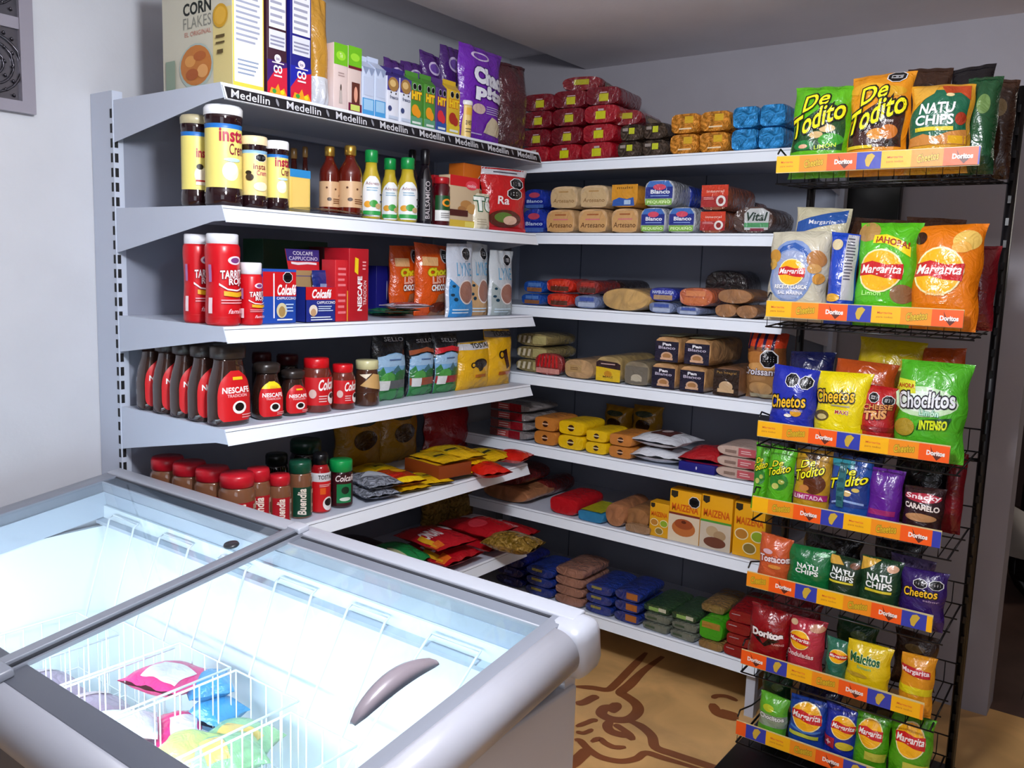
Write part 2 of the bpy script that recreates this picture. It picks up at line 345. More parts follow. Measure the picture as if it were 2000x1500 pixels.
MK = {'bag': mk_bag, 'rackbag': lambda L, W, D, H, n, s=1: mk_bag(L, W, D, H, n, s, False, True), 'display': lambda *a: mk_display(*a), 'pouch': lambda L, W, D, H, n, s=1: mk_bag(L, W, D, H, n, s, True), 'lying': mk_lying, 'block': mk_block, 'box': mk_box, 'jar': mk_jar}
CACHE = {}
def place(kind, name, look, x, y, z, rz, W, D, H, label, cat, group=None, rx=0, seed=1, ry=0):
    k = (kind, look, round(W, 3), round(D, 3), round(H, 3), seed % 3)
    if k in CACHE:
        src = CACHE[k]; o = src.copy(); o.name = name; COL.objects.link(o)
        for c in CACHE_K[k]: d = c.copy(); COL.objects.link(d); d.parent = o
        for p in ('group',):
            if p in o: del o[p]
    else:
        o = MK[kind](LOOK[look], W, D, H, name, seed); CACHE[k] = o; CACHE_K[k] = kids(o)
    o.location = (x, y, z + .0004); o.rotation_euler = (math.radians(rx), math.radians(ry), math.radians(rz)); o['label'] = label; o['category'] = cat
    if group: o['group'] = group
    if kind == 'jar' and D < W: o.scale = (1, D / W, 1)
    return o
CACHE_K = {}
# ------------------------------------------------------------------ what each pack looks like
LOOK = {}
WHT, BLK, RED, YEL = '#eceef2', '#0e0e12', '#c4121c', '#f2c80e'
SWIRL = [(.02, .0, .12), (.25, .03, .16), (.5, .0, .12), (.75, -.04, .09), (.98, -.02, .12)]
def margarita(cx, cy, r, asp, ring='#f4e8b0'):
    """round yellow snack emblem with a red ribbon and white script"""
    return [('e', cx, cy, r * 1.08, r * 1.08 * asp, ring), ('e', cx, cy, r, r * asp, '#f7b516'), ('q', [(cx - r * 1.05, cy - .26 * r * asp, cy + .34 * r * asp), (cx - r * .4, cy - .2 * r * asp, cy + .48 * r * asp), (cx + r * .3, cy - .36 * r * asp, cy + .3 * r * asp), (cx + r * 1.05, cy - .4 * r * asp, cy + .36 * r * asp)], '#c81e22'),
            ('t', 'Margarita', cx - r * .98, cy - r * .26 * asp, cx + r * .98, cy + r * .3 * asp, '#f6f2f0', dict(sh=.25, bold=.02))]
def todito(u0, v0, u1, v1, small=False):
    k = dict(out='#14140c', sh=.1, bold=.03, ow=.06)
    w, h = u1 - u0, v1 - v0
    return [('t', 'De', u0 + .2 * w, v0 + .6 * h, u0 + .68 * w, v0 + 1.0 * h, '#f4ee1c', dict(k, rot=.5, bold=.015)), ('t', 'Todito', u0, v0 + .08 * h, u1, v0 + .6 * h, '#f4ee1c', dict(k, rot=1.0, bold=.02))]
def cheetos(u0, v0, u1, v1, rot=.25): return [('t', 'Cheetos', u0, v0, u1, v1, '#f4c024', dict(out='#0a0a10', bold=.018, ow=.075, rot=rot))]
def natu(u0, v0, u1, v1, rot=0, band=1):
    h = v1 - v0; a = [('t', 'NATU', u0 + .04, v0 + h * .55, u1 - .02, v1, '#f2f6f4', dict(bold=.03, rot=rot)), ('t', 'CHIPS', u0, v0 + h * .08, u1, v0 + h * .5, '#f2f6f4', dict(bold=.03, rot=rot))]
    return a + ([('r', u0, v0 - h * .16, u1, v0 - h * .0, '#d8c832')] if band else [])
# --- jars and bottles (profiles: radius fraction, height fraction)
CREM = [(.86, 0), (.98, .02), (1, .08), (.97, .15), (.93, .18), (.93, .78), (.97, .82), (1, .87), (.96, .91), (.86, .92)]
def crem(w, fig):
    d = [('e', .66, .26, .2, .15, '#ece6c8'), ('e', .66, .3, .16, .1, '#f6f1dc')]
    if fig == 0: d += [('t', 'insta', .4, .72, 1.02, .93, '#a8123a', dict(bold=.03)), ('t', 'Crem', .62, .52, 1.02, .7, '#7a1430', dict(bold=.01)), ('e', .7, .44, .2, .03, '#b8dcea')]
    if fig == 1: d += [('t', 'insta', .52, .56, .96, .72, '#a8123a', dict(bold=.03)), ('e', .62, .4, .1, .05, '#20140e'), ('p', [(.5, .08), (.56, .34), (.76, .34), (.84, .08)], '#eadfd0'), ('r', .5, .14, .84, .17, '#b02028')]
    if fig == 2: d = [('o', .72, .84, .2, .42), ('t', 'insta', .46, .58, .88, .7, '#8a2030'), ('t', 'Crem', .56, .45, .92, .56, '#c0506a'), ('e', .3, .5, .1, .045, '#20140e'), ('e', .34, .4, .13, .08, '#3a2a1e'), ('e', .7, .2, .24, .1, '#f8efc4')]
    return d
JAR0 = [(.88, 0), (1, .03), (1, .8), (.8, .86), (.8, .9)]
LID0 = [(.84, .86), (.92, .88), (.92, .98), (.86, 1)]
def vscale(ops, k):
    out = []
    for o in ops:
        o = list(o)
        if o[0] in ('r',): o[2] *= k; o[4] *= k if o[4] < 1 else 1
        elif o[0] == 'e': o[2] *= k; o[4] *= k; o[3] *= 1.12
        elif o[0] == 't': o[3] *= k; o[5] *= k
        out.append(tuple(o))
    return out
for k, fig, lc in (('crem_a', 0, '#f4f6fa'), ('crem_b', 1, '#b8ae8c'), ('crem_c', 2, '#f0dcb0'), ('crem_d', 0, '#f4f6fa')):
    LOOK[k] = dict(p=CREM, c='#241014', lid=[(.9, .885), (.99, .89), (1, .96), (.9, .985), (.5, 1)] if fig < 2 and k != 'crem_d' else [(.97, .87), (1, .88), (1, .98), (.94, 1)], lc=lc, lb=(.18, .8), span=PI * .999,
                   bands=[('#e8da78' if fig != 2 else '#ecd68a', 0, .93), ('#1f6fc0' if fig != 2 else '#8ab8dc', .93, 1)], d=crem(0, fig))
LOOK['tub'] = dict(c='#e8c868', d=[('r', 0, .82, 1, 1, '#2a88c8'), ('t', 'insta', .1, .7, .4, .78, '#a04050'), ('r', .1, .02, .9, .78, '#edc96e')])
LOOK['honey'] = dict(p=[(.8, 0), (.98, .03), (1, .06), (1, .6), (.9, .68), (.5, .79), (.42, .82), (.42, .86)], c='#5a1408', lid=[(.42, .86), (.5, .87), (.5, .98), (.42, 1)], lc='#c8a048', lf='metal', lb=(.14, .5), span=1.9, bc='#cfa980',
                     d=[('e', .3, .3, .09, .07, '#3a2010'), ('e', .55, .7, .04, .04, '#5a3018'), ('e', .75, .45, .04, .04, '#5a3018'), ('e', .2, .75, .04, .04, '#5a3018'), ('l', .45, .12, .9, .35, 3, '#7a4a28')])
LOOK['dressing'] = dict(p=[(.86, 0), (1, .04), (1, .5), (.9, .6), (.62, .73), (.58, .82)], c='#c0a82c', lid=[(.6, .82), (.66, .825), (.66, .985), (.6, 1)], lc='#0c8a40', lb=(.04, .62), span=1.15, bc='#e9edf0', lround=1,
                        d=[('t', 'Aderezo', .2, .78, .8, .86, '#8a5a60'), ('l', .25, .62, .75, .74, 2, '#8ab0c8'), ('e', .3, .3, .16, .08, '#e0a030'), ('e', .55, .32, .18, .09, '#3a9a3c'), ('e', .75, .26, .14, .07, '#c8a878'), ('r', .1, .04, .9, .14, '#2a9a48'), ('o', .9, .55, .1, .28), ('o', .9, .38, .1, .28)])
LOOK['darkbottle'] = dict(p=[(.9, 0), (1, .02), (1, .6), (.62, .72), (.52, .8)], c='#120c14', lid=[(.52, .8), (.58, .81), (.58, .98), (.5, 1)], lc='#0c0a12', lb=(.05, .6), span=1, bc='#18141c', d=[('t', 'BALSAMICO', .36, .05, .62, .95, '#b8b0b4', dict(rot=90))])
LOOK['backbottle'] = dict(p=[(.9, 0), (1, .03), (1, .5), (.5, .7), (.45, .85)], c='#3c100a', lid=[(.45, .85), (.55, .86), (.55, .98), (.45, 1)], lc='#7a5a30')
LOOK['jam'] = dict(p=JAR0, c='#4a0610', lid=LID0, lc='#a8101c', lb=(.1, .62), span=1.2, bands=[('#e4e6e4', 0, .42), ('#0e4a20', .42, 1)], d=[('e', .6, .72, .26, .16, '#e8901c'), ('e', .6, .72, .16, .09, '#0e4a20'), ('l', .3, .1, .85, .34, 3, '#8a8a8a')])
TAR = [(.88, 0), (1, .03), (1, .2), (.93, .42), (.93, .55), (1, .78), (.98, .86), (.86, .9)]
def tarrito(): return [('e', .66, .78, .2, .055, '#e8d8e4'), ('e', .66, .78, .13, .035, '#7c3a7c'), ('t', 'TARRITO', .28, .55, 1.02, .66, '#f4e4e8', dict(bold=.03, out='#8c0c18', rot=.2)), ('t', 'ROJO', .48, .45, 1.0, .56, '#f4e4e8', dict(bold=.03, rot=.2, out='#8c0c18')), ('q', [(.25, .46, .49), (.45, .4, .42), (.7, .385, .405), (1, .42, .44)], '#f0d8dc'), ('q', [(.36, .33, .39), (.7, .31, .37), (1, .33, .39)], '#e0a81c'), ('l', .3, .22, .98, .29, 2, '#e8a0a8'), ('t', 'familiar', .45, .1, .98, .16, '#f0c0c8', dict(sh=.3))]
LOOK['tarrito'] = dict(p=TAR, c='#c80f1c', f='plastic', lid=[(.84, .885), (.9, .89), (.9, .99), (.84, 1)], lc='#e6e8ee', lb=(.05, .9), span=1.4, bands=[('#c80f1c', .05, .06)], d=tarrito() + [('r', .0, .1, .1, .3, '#e0c8cc'), ('r', .0, .5, .08, .72, '#9a6a9a')])
LOOK['tarrito_s'] = dict(LOOK['tarrito'], p=[(.9, 0), (1, .03), (1, .3), (.96, .5), (1, .76), (.86, .82)], lid=[(.86, .81), (.94, .82), (.94, .985), (.88, 1)], lb=(.04, .8))
NES = [(.84, 0), (.98, .03), (1, .12), (1, .38), (.9, .55), (.72, .72), (.68, .78), (.7, .83)]
LOOK['nescafe'] = dict(p=NES, c='#36201a', lid=[(.68, .82), (.86, .83), (.88, .97), (.7, 1)], lc='#2b2320', sq=3, lsq=2.6, lb=(.06, .68), span=.95, bc='#cc141c', lround=1,
                       d=[('t', 'NESCAFE', .2, .56, .8, .68, '#f4f2f0', dict(bold=.03)), ('t', 'TRADICION', .3, .48, .72, .54, '#f0c8c8'), ('e', .55, .27, .15, .13, '#f4f0ec'), ('e', .55, .28, .1, .085, '#120a08'), ('r', .42, .82, .66, .88, '#e8c020'), ('l', .6, .04, .92, .14, 2, '#e8a8a8')])
LOOK['nescafe_y'] = dict(LOOK['nescafe'], bands=[('#cc141c', 0, .8), ('#f0d818', .8, 1)])
LOOK['colcafe'] = dict(p=[(.9, 0), (1, .03), (1, .7), (.84, .8), (.78, .84)], c='#6a2a20', lid=[(.78, .82), (.82, .83), (.82, .98), (.76, 1)], lc='#d0101c', lb=(.14, .66), span=1.3, bc='#c8141c',
                       d=[('t', 'Colcafé', .35, .55, .98, .95, '#f4f0ee', dict(sh=.3, bold=.03, rot=.15)), ('e', .78, .24, .16, .22, '#f0ece8'), ('e', .78, .33, .11, .1, '#100806'), ('e', .2, .42, .1, .16, '#d8b8b0'), ('l', .36, .1, .6, .38, 3, '#e8b8b8')])
LOOK['beigejar'] = dict(p=[(.9, 0), (1, .04), (1, .4), (.9, .68), (.84, .78), (.8, .82)], c='#4a2c20', lid=[(.84, .8), (.9, .81), (.9, .985), (.84, 1)], lc='#ccc898', lb=(.3, .74), span=1.3, bands=[('#4a2c20', 0, .05)], d=[('p', [(.1, .35), (.55, .95), (.95, .85), (.95, .1)], '#c8a064'), ('p', [(.05, .9), (.5, .96), (.3, .7)], '#e8dcc4')])
BUE = [(.9, 0), (1, .03), (1, .7), (.9, .76), (.86, .8)]
def buendia(c): return dict(p=BUE, c='#7a5038', lid=[(.88, .79), (.94, .8), (.94, .95), (.86, 1)], lc=c[0], lb=(.04, .56), span=.9, bc=c[1], d=[('t', 'Buendia', .3, .06, .6, .96, '#ece0d4', dict(rot=90, sh=.2, bold=.03)), ('r', .8, .1, .96, .9, '#b09a88'), ('r', .84, .15, .92, .3, '#5a4030'), ('r', .84, .4, .92, .75, '#5a4030')])
LOOK['buendia'] = buendia(('#c01828', '#a81020')); LOOK['buendia_g'] = buendia(('#0c4a34', '#08402c'))
LOOK['darkjar'] = dict(p=BUE, c='#1a100c', lid=[(.9, .79), (.98, .8), (.98, .96), (.9, 1)], lc='#0c1410')
LOOK['darkjar_g'] = dict(LOOK['darkjar'], lc='#0a3020'); LOOK['darkjar_r'] = dict(LOOK['darkjar'], lc='#4a0c12')
LOOK['tostao'] = dict(p=[(.92, 0), (1, .02), (1, .66), (.8, .76), (.6, .82)], c='#9a1018', lid=[(.6, .8), (.74, .82), (.76, .96), (.6, 1)], lc='#0c0c10', lb=(.03, .68), span=1.4, bands=[('#c8141c', 0, .78), ('#d4d4d8', .78, 1)], d=[('t', 'TOSTAO', .3, .84, 1.0, .95, '#201818', dict(bold=.02)), ('l', .35, .64, .9, .72, 2, '#f0c0c0'), ('r', .38, .45, .6, .62, '#e05a18'), ('e', .72, .2, .24, .18, '#e8e4e2'), ('e', .72, .24, .17, .1, '#140c0a')])
LOOK['colcafe_g'] = dict(p=[(.92, 0), (1, .03), (1, .74), (.9, .78)], c='#2a0c10', lid=[(.92, .76), (.98, .77), (.98, .98), (.92, 1)], lc='#0c9448', lb=(.05, .72), span=1.1, bc='#3a0c14', d=[('t', 'Colcafé', .15, .78, .9, .98, '#f0e4e4', dict(sh=.3, bold=.02)), ('r', .2, .1, .75, .7, '#0e7a44'), ('e', .5, .5, .14, .12, '#10281a'), ('e', .5, .22, .2, .06, '#d0e0d4')])
LOOK['cup'] = dict(p=[(.72, 0), (.78, .02), (.92, .88)], c='#e8cc7c', f='plastic', lid=[(.98, .88), (1, .9), (1, .96), (.94, 1)], lc='#e8e8ea', lb=(.02, .85), span=1.3, bc='#e6c878', d=[('r', .2, .72, .8, .95, '#e0b040'), ('t', 'avena', .25, .4, .8, .55, '#5a4a30'), ('l', .25, .15, .8, .32, 2, '#7a6848')])
LOOK['cornflakes'] = dict(c='#e9e6d8', d=[('r', .0, 0, 1, 1, '#e8c848'), ('r', .04, .04, .96, 1, '#eceef2'), ('l', .1, .36, .88, .98, 14, '#9aa0b4'), ('r', .1, .06, .9, .3, '#f8f8fa'), ('l', .14, .1, .84, .24, 4, '#8a98b0')],
                          dl=[], )
LOOK['cornflakes']['dl'] = [('r', .0, 0, 1, 1, '#c9c6b4'), ('r', .74, 0, 1, .8, '#d8c888'), ('t', 'CORN', .32, .8, .72, .93, '#1c2420', dict(bold=.03)), ('t', 'FLAKES', .32, .66, .72, .78, '#8a8a80', dict(bold=.0)), ('t', 'EL ORIGINAL', .34, .58, .72, .63, '#c08878'), ('e', .5, .26, .22, .24, '#a8b8b0'), ('e', .5, .27, .2, .21, '#c07838'), ('e', .42, .32, .07, .06, '#d89850'), ('e', .56, .36, .08, .05, '#b0602c'), ('e', .6, .2, .07, .07, '#dca060'), ('e', .45, .18, .08, .06, '#a85828'),
                           ('r', .06, .04, .2, .36, '#8a9c88'), ('e', .86, .72, .09, .12, '#c89828'), ('e', .86, .72, .07, .09, '#d8a83c'), ('r', .8, .5, .92, .53, '#5a4a28'), ('r', .8, .44, .92, .46, '#5a4a28'), ('r', .82, .34, .9, .38, '#5a4a28')]
def tallbox(top, bot):
    return dict(c=top, d=[('r', 0, 0, 1, .3, bot), ('p', [(0, .0), (1, 0), (1, .26), (.4, .22), (0, .1)], '#c81c38'), ('r', .08, .4, .92, .56, '#d6d9e4'), ('r', .08, .58, .92, .98, '#e2e4ee'), ('l', .14, .6, .9, .94, 6, '#9a9cb0'), ('l', .14, .42, .88, .52, 3, '#8a8ca4'), ('e', .5, .32, .17, .035, '#e4dce4'), ('t', 'los', .42, .305, .58, .335, '#3a2a6a'), ('t', 'CO', .28, .19, .72, .26, '#f4f0f2', dict(bold=.05)), ('r', .3, .16, .7, .175, '#e8d8e0'), ('r', .2, .275, .8, .285, '#e8d8e0'),
                               ('p', [(.05, .0), (.95, 0), (.8, .07), (.6, .04), (.5, .1), (.35, .05), (.15, .06)], '#e0981c'), ('e', .3, .03, .1, .02, '#3a9a3c'), ('e', .7, .03, .1, .02, '#d8d020')])
LOOK['choco_brown'] = tallbox('#3c1c2c', '#3a1a6a'); LOOK['choco_blue'] = tallbox('#1c1c7c', '#1a22a0')
LOOK['oilpouch'] = dict(c='#b8862c', f='foil', d=[('r', .05, .0, .95, .26, '#c8ccd4')], seam=0)
LOOK['tea_pack'] = dict(c='#dcc8c4', d=[('r', 0, .68, 1, 1, '#6cb81c'), ('e', .5, .82, .34, .07, '#98d834'), ('t', 'Té', .4, .79, .6, .86, '#e8f4c0'), ('l', .3, .5, .8, .58, 2, '#b09894'), ('p', [(.35, .1), (.6, .1), (.56, .3), (.4, .3)], '#b8aca8'), ('e', .48, .34, .05, .05, '#4a3c34')])
LOOK['tea_pack2'] = dict(c='#d6c2bc', d=[('r', 0, .7, 1, 1, '#6cb81c'), ('e', .5, .84, .34, .06, '#98d834'), ('r', 0, .66, 1, .7, '#6a1428'), ('r', .25, .12, .85, .46, '#5a2a20'), ('e', .55, .28, .14, .12, '#e0a088'), ('r', 0, 0, 1, .14, '#6a1438'), ('r', .15, .03, .85, .12, '#c8d868')])
LOOK['milk_blue'] = dict(c='#c8d4ec', gable=.025, cg='#c4d0ea', d=[('r', 0, 0, 1, .36, '#4a9cd8'), ('r', .1, .12, .9, .34, '#9cc8ea'), ('r', .08, .42, .92, .8, '#c0cce4'), ('p', [(0, .98), (.25, .84), (.5, .98), (.75, .84), (1, .98), (1, 1), (0, 1)], '#8a98b8')])
LOOK['milk_nut'] = dict(c='#e0e4f0', gable=.02, cg='#3a2c78', d=[('p', [(0, 1), (1, 1), (1, .8), (.8, .68), (0, .68)], '#4a3c8c'), ('e', .5, .83, .44, .16, '#a07840'), ('e', .45, .85, .26, .08, '#d8b878'), ('t', 'fresco', .2, .5, .9, .58, '#3a4468', dict(bold=.02)), ('e', .3, .64, .06, .02, '#2a2420'), ('e', .7, .63, .06, .02, '#2a2420'), ('e', .2, .28, .16, .06, '#3c4878'), ('r', .1, .05, .9, .12, '#c0cce0')])
def juice(c, c2, fr): return dict(c=c, gable=.02, cg=c, d=[('r', 0, 0, 1, .22, c2), ('t', 'HIT', .12, .6, .9, .78, '#f4d020', dict(bold=.05, out='#d04818', ow=.05)), ('e', .4, .36, .3, .13, fr), ('e', .62, .3, .22, .1, fr), ('r', .15, .06, .85, .11, '#dfe8e0'), ('o', .3, .88, .14, .5), ('o', .7, .88, .14, .5)])
LOOK['hit_green'] = juice('#4c8c34', '#5c9c78', '#e8981c'); LOOK['hit_purple'] = juice('#54387c', '#2c50a0', '#d8303c'); LOOK['hit_yellow'] = juice('#d4b028', '#d8c030', '#a83020')
LOOK['purple_back'] = dict(c='#46206c', d=[('e', .55, .82, .3, .08, '#c8b8dc'), ('e', .55, .82, .24, .055, '#6a48a0'), ('r', .06, .1, .94, .6, '#d8c878'), ('r', .3, .4, .7, .46, '#8a7030')])
LOOK['purple_bag'] = dict(c='#6a22a8', seed=3, d=[('e', .4, .9, .22, .045, '#d8c8e8'), ('e', .4, .9, .17, .03, '#6a2aa8'), ('t', 'Chao', .22, .6, .95, .78, '#e2e4f0', dict(bold=.07, out='#3c1068', rot=-.2)), ('t', 'p!ta', .25, .42, .98, .6, '#e2e4f0', dict(bold=.07, out='#3c1068', rot=-.2)), ('l', .5, .3, .92, .39, 4, '#b0a0d0'), ('e', .34, .34, .14, .055, '#c8b0a8'), ('p', [(.5, .1), (.9, .08), (.94, .2), (.8, .26), (.66, .28), (.55, .2)], '#c8bca0'), ('l', .1, .06, .5, .09, 1, '#c0a8e0')])
LOOK['maroonbag'] = dict(c='#4a1c24', f='wrap')
# shelf 2 right part
LOOK['redlidbox'] = dict(c='#a8141c', d=[('r', .2, .45, .8, .52, '#d8a8a0')])
LOOK['cookiebox'] = dict(c='#cbb594', d=[('r', 0, .8, 1, 1, '#d01820'), ('e', .72, .84, .2, .09, '#e84858'), ('t', 'cookie', .58, .8, .86, .87, '#f4dce0'), ('e', .55, .45, .2, .09, '#b88448'), ('e', .75, .38, .18, .1, '#c89858'), ('e', .4, .36, .14, .06, '#a87440'), ('r', 0, .22, .6, .34, '#4a1410'), ('r', 0, 0, 1, .14, '#d8b83c'), ('r', .5, .02, .98, .12, '#e8d868')])
LOOK['tebox'] = dict(c='#d8d0b8', d=[('p', [(0, 0), (.9, 0), (.6, .6), (.2, .7), (0, .5)], '#d4ccb4'), ('t', 'Té', .0, .5, .95, .9, '#f2f8f2', dict(bold=.06, out='#2c6848', ow=.06)), ('r', 0, .0, .25, .3, '#e0d8c0'), ('l', .1, .1, .7, .3, 3, '#b0a890')])
LOOK['orangebox'] = dict(c='#d8701c', d=[('o', .45, .74, .12, 1.0), ('o', .75, .74, .12, 1.0), ('r', .35, .4, .72, .62, '#c88860'), ('l', .38, .5, .66, .6, 2, '#8a5a38')])
LOOK['ranchbag'] = dict(c='#c01c20', d=[('r', 0, .88, 1, 1, '#d4d4da'), ('l', .2, .9, .8, .95, 1, '#4a4a58'), ('o', .7, .76, .17, .5), ('o', .62, .6, .17, .5), ('t', 'Ra', .25, .42, .5, .55, '#f0e8e8', dict(bold=.02)), ('e', .45, .2, .36, .14, '#5a2014'), ('e', .4, .22, .2, .08, '#5a7a30'), ('e', .55, .18, .16, .07, '#e0b8a0'), ('r', 0, 0, 1, .06, '#d02430')])
# shelf 3
LOOK['colbox'] = dict(c='#1848a8', d=[('r', 0, .5, 1, 1, '#c8101c'), ('r', 0, .95, 1, 1, '#2450b0'), ('q', [(.3, .1, .92), (.34, .1, .92)], '#e8e4ec'), ('t', 'Colcafé', .42, .52, 1, .72, '#f4f2f4', dict(sh=.3, bold=.04)), ('t', 'CAPPUCCINO', .4, .44, .98, .49, '#e8e8f0', dict(bold=.02)), ('e', .55, .24, .16, .14, '#d0c8a0'), ('e', .55, .22, .1, .1, '#a88850'), ('l', .66, .2, .95, .38, 3, '#a8c4e8'), ('l', .4, .04, .9, .1, 1, '#e0e8f4'), ('o', .72, .85, .14, .7)])
LOOK['dispfront'] = dict(c='#1a50b0', d=[('r', 0, .64, 1, 1, '#c8141c'), ('t', 'Colcafé', .2, .68, .86, .94, '#f4f2f4', dict(sh=.3, bold=.04)), ('t', 'CAPPUCCINO', .36, .52, .98, .6, '#e8e8f0', dict(bold=.02)), ('e', .24, .34, .14, .16, '#e4d8c8'), ('e', .24, .28, .09, .11, '#c09870'), ('l', .4, .3, .9, .48, 3, '#c8d8f0'), ('l', .15, .04, .9, .18, 2, '#e0e8f4')])
LOOK['sachet'] = dict(c='#1c2c78', d=[('r', .3, .2, .7, .6, '#8a9cc0'), ('t', 'Colcafé', .1, .02, .95, .18, '#d83040', dict(sh=.2))])
LOOK['redside'] = dict(c='#c8202a', d=[('l', .2, .55, .85, .9, 4, '#e87880'), ('l', .2, .1, .85, .48, 4, '#e87880'), ('r', .92, .0, 1, .5, '#e0a030')])
LOOK['nesbox'] = dict(c='#b01220', d=[('t', 'NESCAFE', .42, .14, .66, .62, '#f2eef0', dict(rot=90, bold=.04)), ('t', 'TRADICION', .72, .22, .88, .56, '#f0d0d0', dict(rot=90, bold=.01)), ('p', [(.26, .68), (.44, .64), (.46, .86), (.28, .88)], '#e8c81c'), ('l', .66, .7, .86, .84, 3, '#e8a0a4')])
LOOK['darkgreenbox'] = dict(c='#0c3c1c'); LOOK['darkredbox'] = dict(c='#5a0e1a', d=[('t', 'N', .3, .6, .6, .9, '#c09aa4')])
LOOK['yellowstrip'] = dict(c='#8c8428', f='foil')
LOOK['choco'] = dict(c='#dc5410', d=[('e', .75, .85, .16, .1, '#e8dcd8'), ('o', .8, .84, .17, .55), ('r', .08, .7, .5, .82, '#e8b47c'), ('t', 'Choco', .2, .56, .95, .68, '#e4d824', dict(bold=.06, out='#9a9418', rot=.2)), ('t', 'LISTO', .3, .46, .98, .57, '#f0b8a0', dict(bold=.05, out='#d03018', rot=.2)), ('t', 'CHOCOLATE', .28, .36, 1.0, .45, '#f8f4f2', dict(bold=.05, out='#2a1008', rot=.25)), ('p', [(.35, .0), (.95, 0), (.98, .36), (.5, .3)], '#9a6a4c'), ('e', .6, .12, .3, .08, '#6a2c1c')])
def lyne(base, low): return dict(c=base, d=[('p', [(.04, .0), (.96, 0), (.96, .2), (.5, .34), (.04, .52)], low), ('t', 'LYNE', .25, .56, .82, .74, '#5aa0c8', dict(bold=.0)), ('e', .6, .34, .3, .17, '#e0d8d4'), ('e', .6, .34, .27, .15, '#9a6c5c'), ('e', .15, .42, .05, .02, '#16384c'), ('e', .12, .3, .05, .02, '#16384c'), ('e', .2, .24, .06, .025, '#16384c'), ('l', .1, .04, .8, .12, 2, '#c8dcea'), ('o', .62, .86, .17, .5)])
LOOK['lyne_blue'] = lyne('#c4ccda', '#2f86c8'); LOOK['lyne_tan'] = lyne('#b8c0c8', '#c09a6c'); LOOK['lyne_gray'] = lyne('#c0c8ce', '#9ca8a8')
LOOK['sach_green'] = dict(c='#1c6a3c', d=[('r', .5, .1, .95, .9, '#c8d4cc')]); LOOK['sach_red'] = dict(c='#c8b8c4', d=[('p', [(.1, .2), (.7, .15), (.8, .8), (.2, .9)], '#8c2438'), ('r', .05, .1, .9, .16, '#a83040')]); LOOK['sach_white'] = dict(c='#c9ccd6', d=[('r', .2, .3, .6, .7, '#a04858')])
# shelf 4
def coffee(band): return dict(c='#12151c', cb='#10141a', d=[('p', [(.04, 0), (.96, 0), (.97, .6), (.7, .68), (.5, .7), (.3, .68), (.03, .6)], '#74a8d4'), ('p', [(.04, .5), (.96, .5), (.94, .64), (.5, .69), (.06, .64)], '#9cc0e0'), ('q', [(.04, .0, .42), (.15, 0, .5), (.22, 0, .4), (.4, 0, .44), (.5, .0, .38), (.62, 0, .48), (.75, 0, .4), (.85, 0, .5), (.96, 0, .42)], '#2c7a3c'), ('p', [(.36, .4), (.58, .52), (.7, .4)], '#3c6a78'), ('e', .3, .34, .18, .08, '#4c9c48'), ('e', .7, .36, .2, .08, '#2a6838'), ('r', .04, .18, .98, .3, band), ('r', .08, .16, .34, .3, '#d8dcdc'), ('e', .5, .08, .4, .07, '#3c8a4c'), ('l', .3, .58, .7, .62, 1, '#4a6a9c'), ('t', 'SELLO', .2, .86, .8, .92, '#b8bcc4')])
LOOK['coffee_gray'] = coffee('#565c60'); LOOK['coffee_brown'] = dict(coffee('#9a4a30')); LOOK['coffee_red'] = dict(coffee('#9c2430'))
LOOK['coffee_brown']['d'] = LOOK['coffee_brown']['d'] + [('q', [(.02, .66, .74), (.3, .71, .77), (.5, .72, .79), (.7, .7, .76), (.98, .66, .74)], '#a0502c')]
LOOK['coffee_red']['d'] = LOOK['coffee_red']['d'] + [('q', [(.02, .66, .76), (.3, .71, .78), (.5, .72, .8), (.7, .7, .78), (.98, .66, .76)], '#c81c28')]
LOOK['yellow_cup'] = dict(c='#e0ac14', d=[('r', .0, .84, 1, 1, '#c9cad0'), ('t', 'TOSTAO', .3, .87, .98, .97, '#1c1814', dict(bold=.03)), ('e', .52, .55, .2, .1, '#1c120c'), ('p', [(.38, .55), (.66, .55), (.58, .4), (.5, .38)], '#1c120c'), ('e', .3, .52, .07, .06, '#1c120c'), ('e', .3, .52, .04, .035, '#e0ac14'), ('r', .36, .26, .72, .32, '#b86818')])
LOOK['yellow_pot'] = dict(c='#deaa16', d=[('r', .0, .86, 1, 1, '#6c6c72'), ('t', 'TOSTAO', .2, .88, .9, .97, '#201c18', dict(bold=.03)), ('p', [(.42, .62), (.6, .66), (.76, .34), (.62, .3)], '#1c120c'), ('e', .4, .56, .1, .07, '#1c120c'), ('e', .41, .56, .06, .045, '#deaa16'), ('r', .34, .2, .9, .26, '#a85014')])
# shelf 5
LOOK['silverpack'] = dict(c='#8e94a2', d=[('p', [(.1, .5), (.9, .2), (.8, .9)], '#c0c8d4')], f='crinkle')
LOOK['yellowpack'] = dict(c='#e0b010', d=[('r', .1, .3, .6, .7, '#c8a818'), ('r', .15, .36, .5, .46, '#3c3a18'), ('r', .62, .1, .95, .9, '#c89410')])
LOOK['brownstack'] = dict(c='#8a3c14', dt=[('r', .05, .1, .95, .95, '#dcb018'), ('r', .1, .7, .5, .84, '#5a5a48'), ('r', .6, .3, .8, .4, '#a0780c')])
LOOK['redyellow'] = dict(c='#b03a14', d=[('r', 0, 0, 1, .14, '#e8c414'), ('e', .6, .6, .22, .2, '#d89a18'), ('r', .1, .2, .5, .4, '#c02418')])
LOOK['redbag'] = dict(c='#cc1c10', d=[('r', 0, .85, 1, 1, '#e0b030')])
LOOK['yellowflat'] = dict(c='#d8ac10', d=[('r', .2, .3, .8, .7, '#a89418'), ('r', .3, .4, .6, .5, '#4a4a18')])
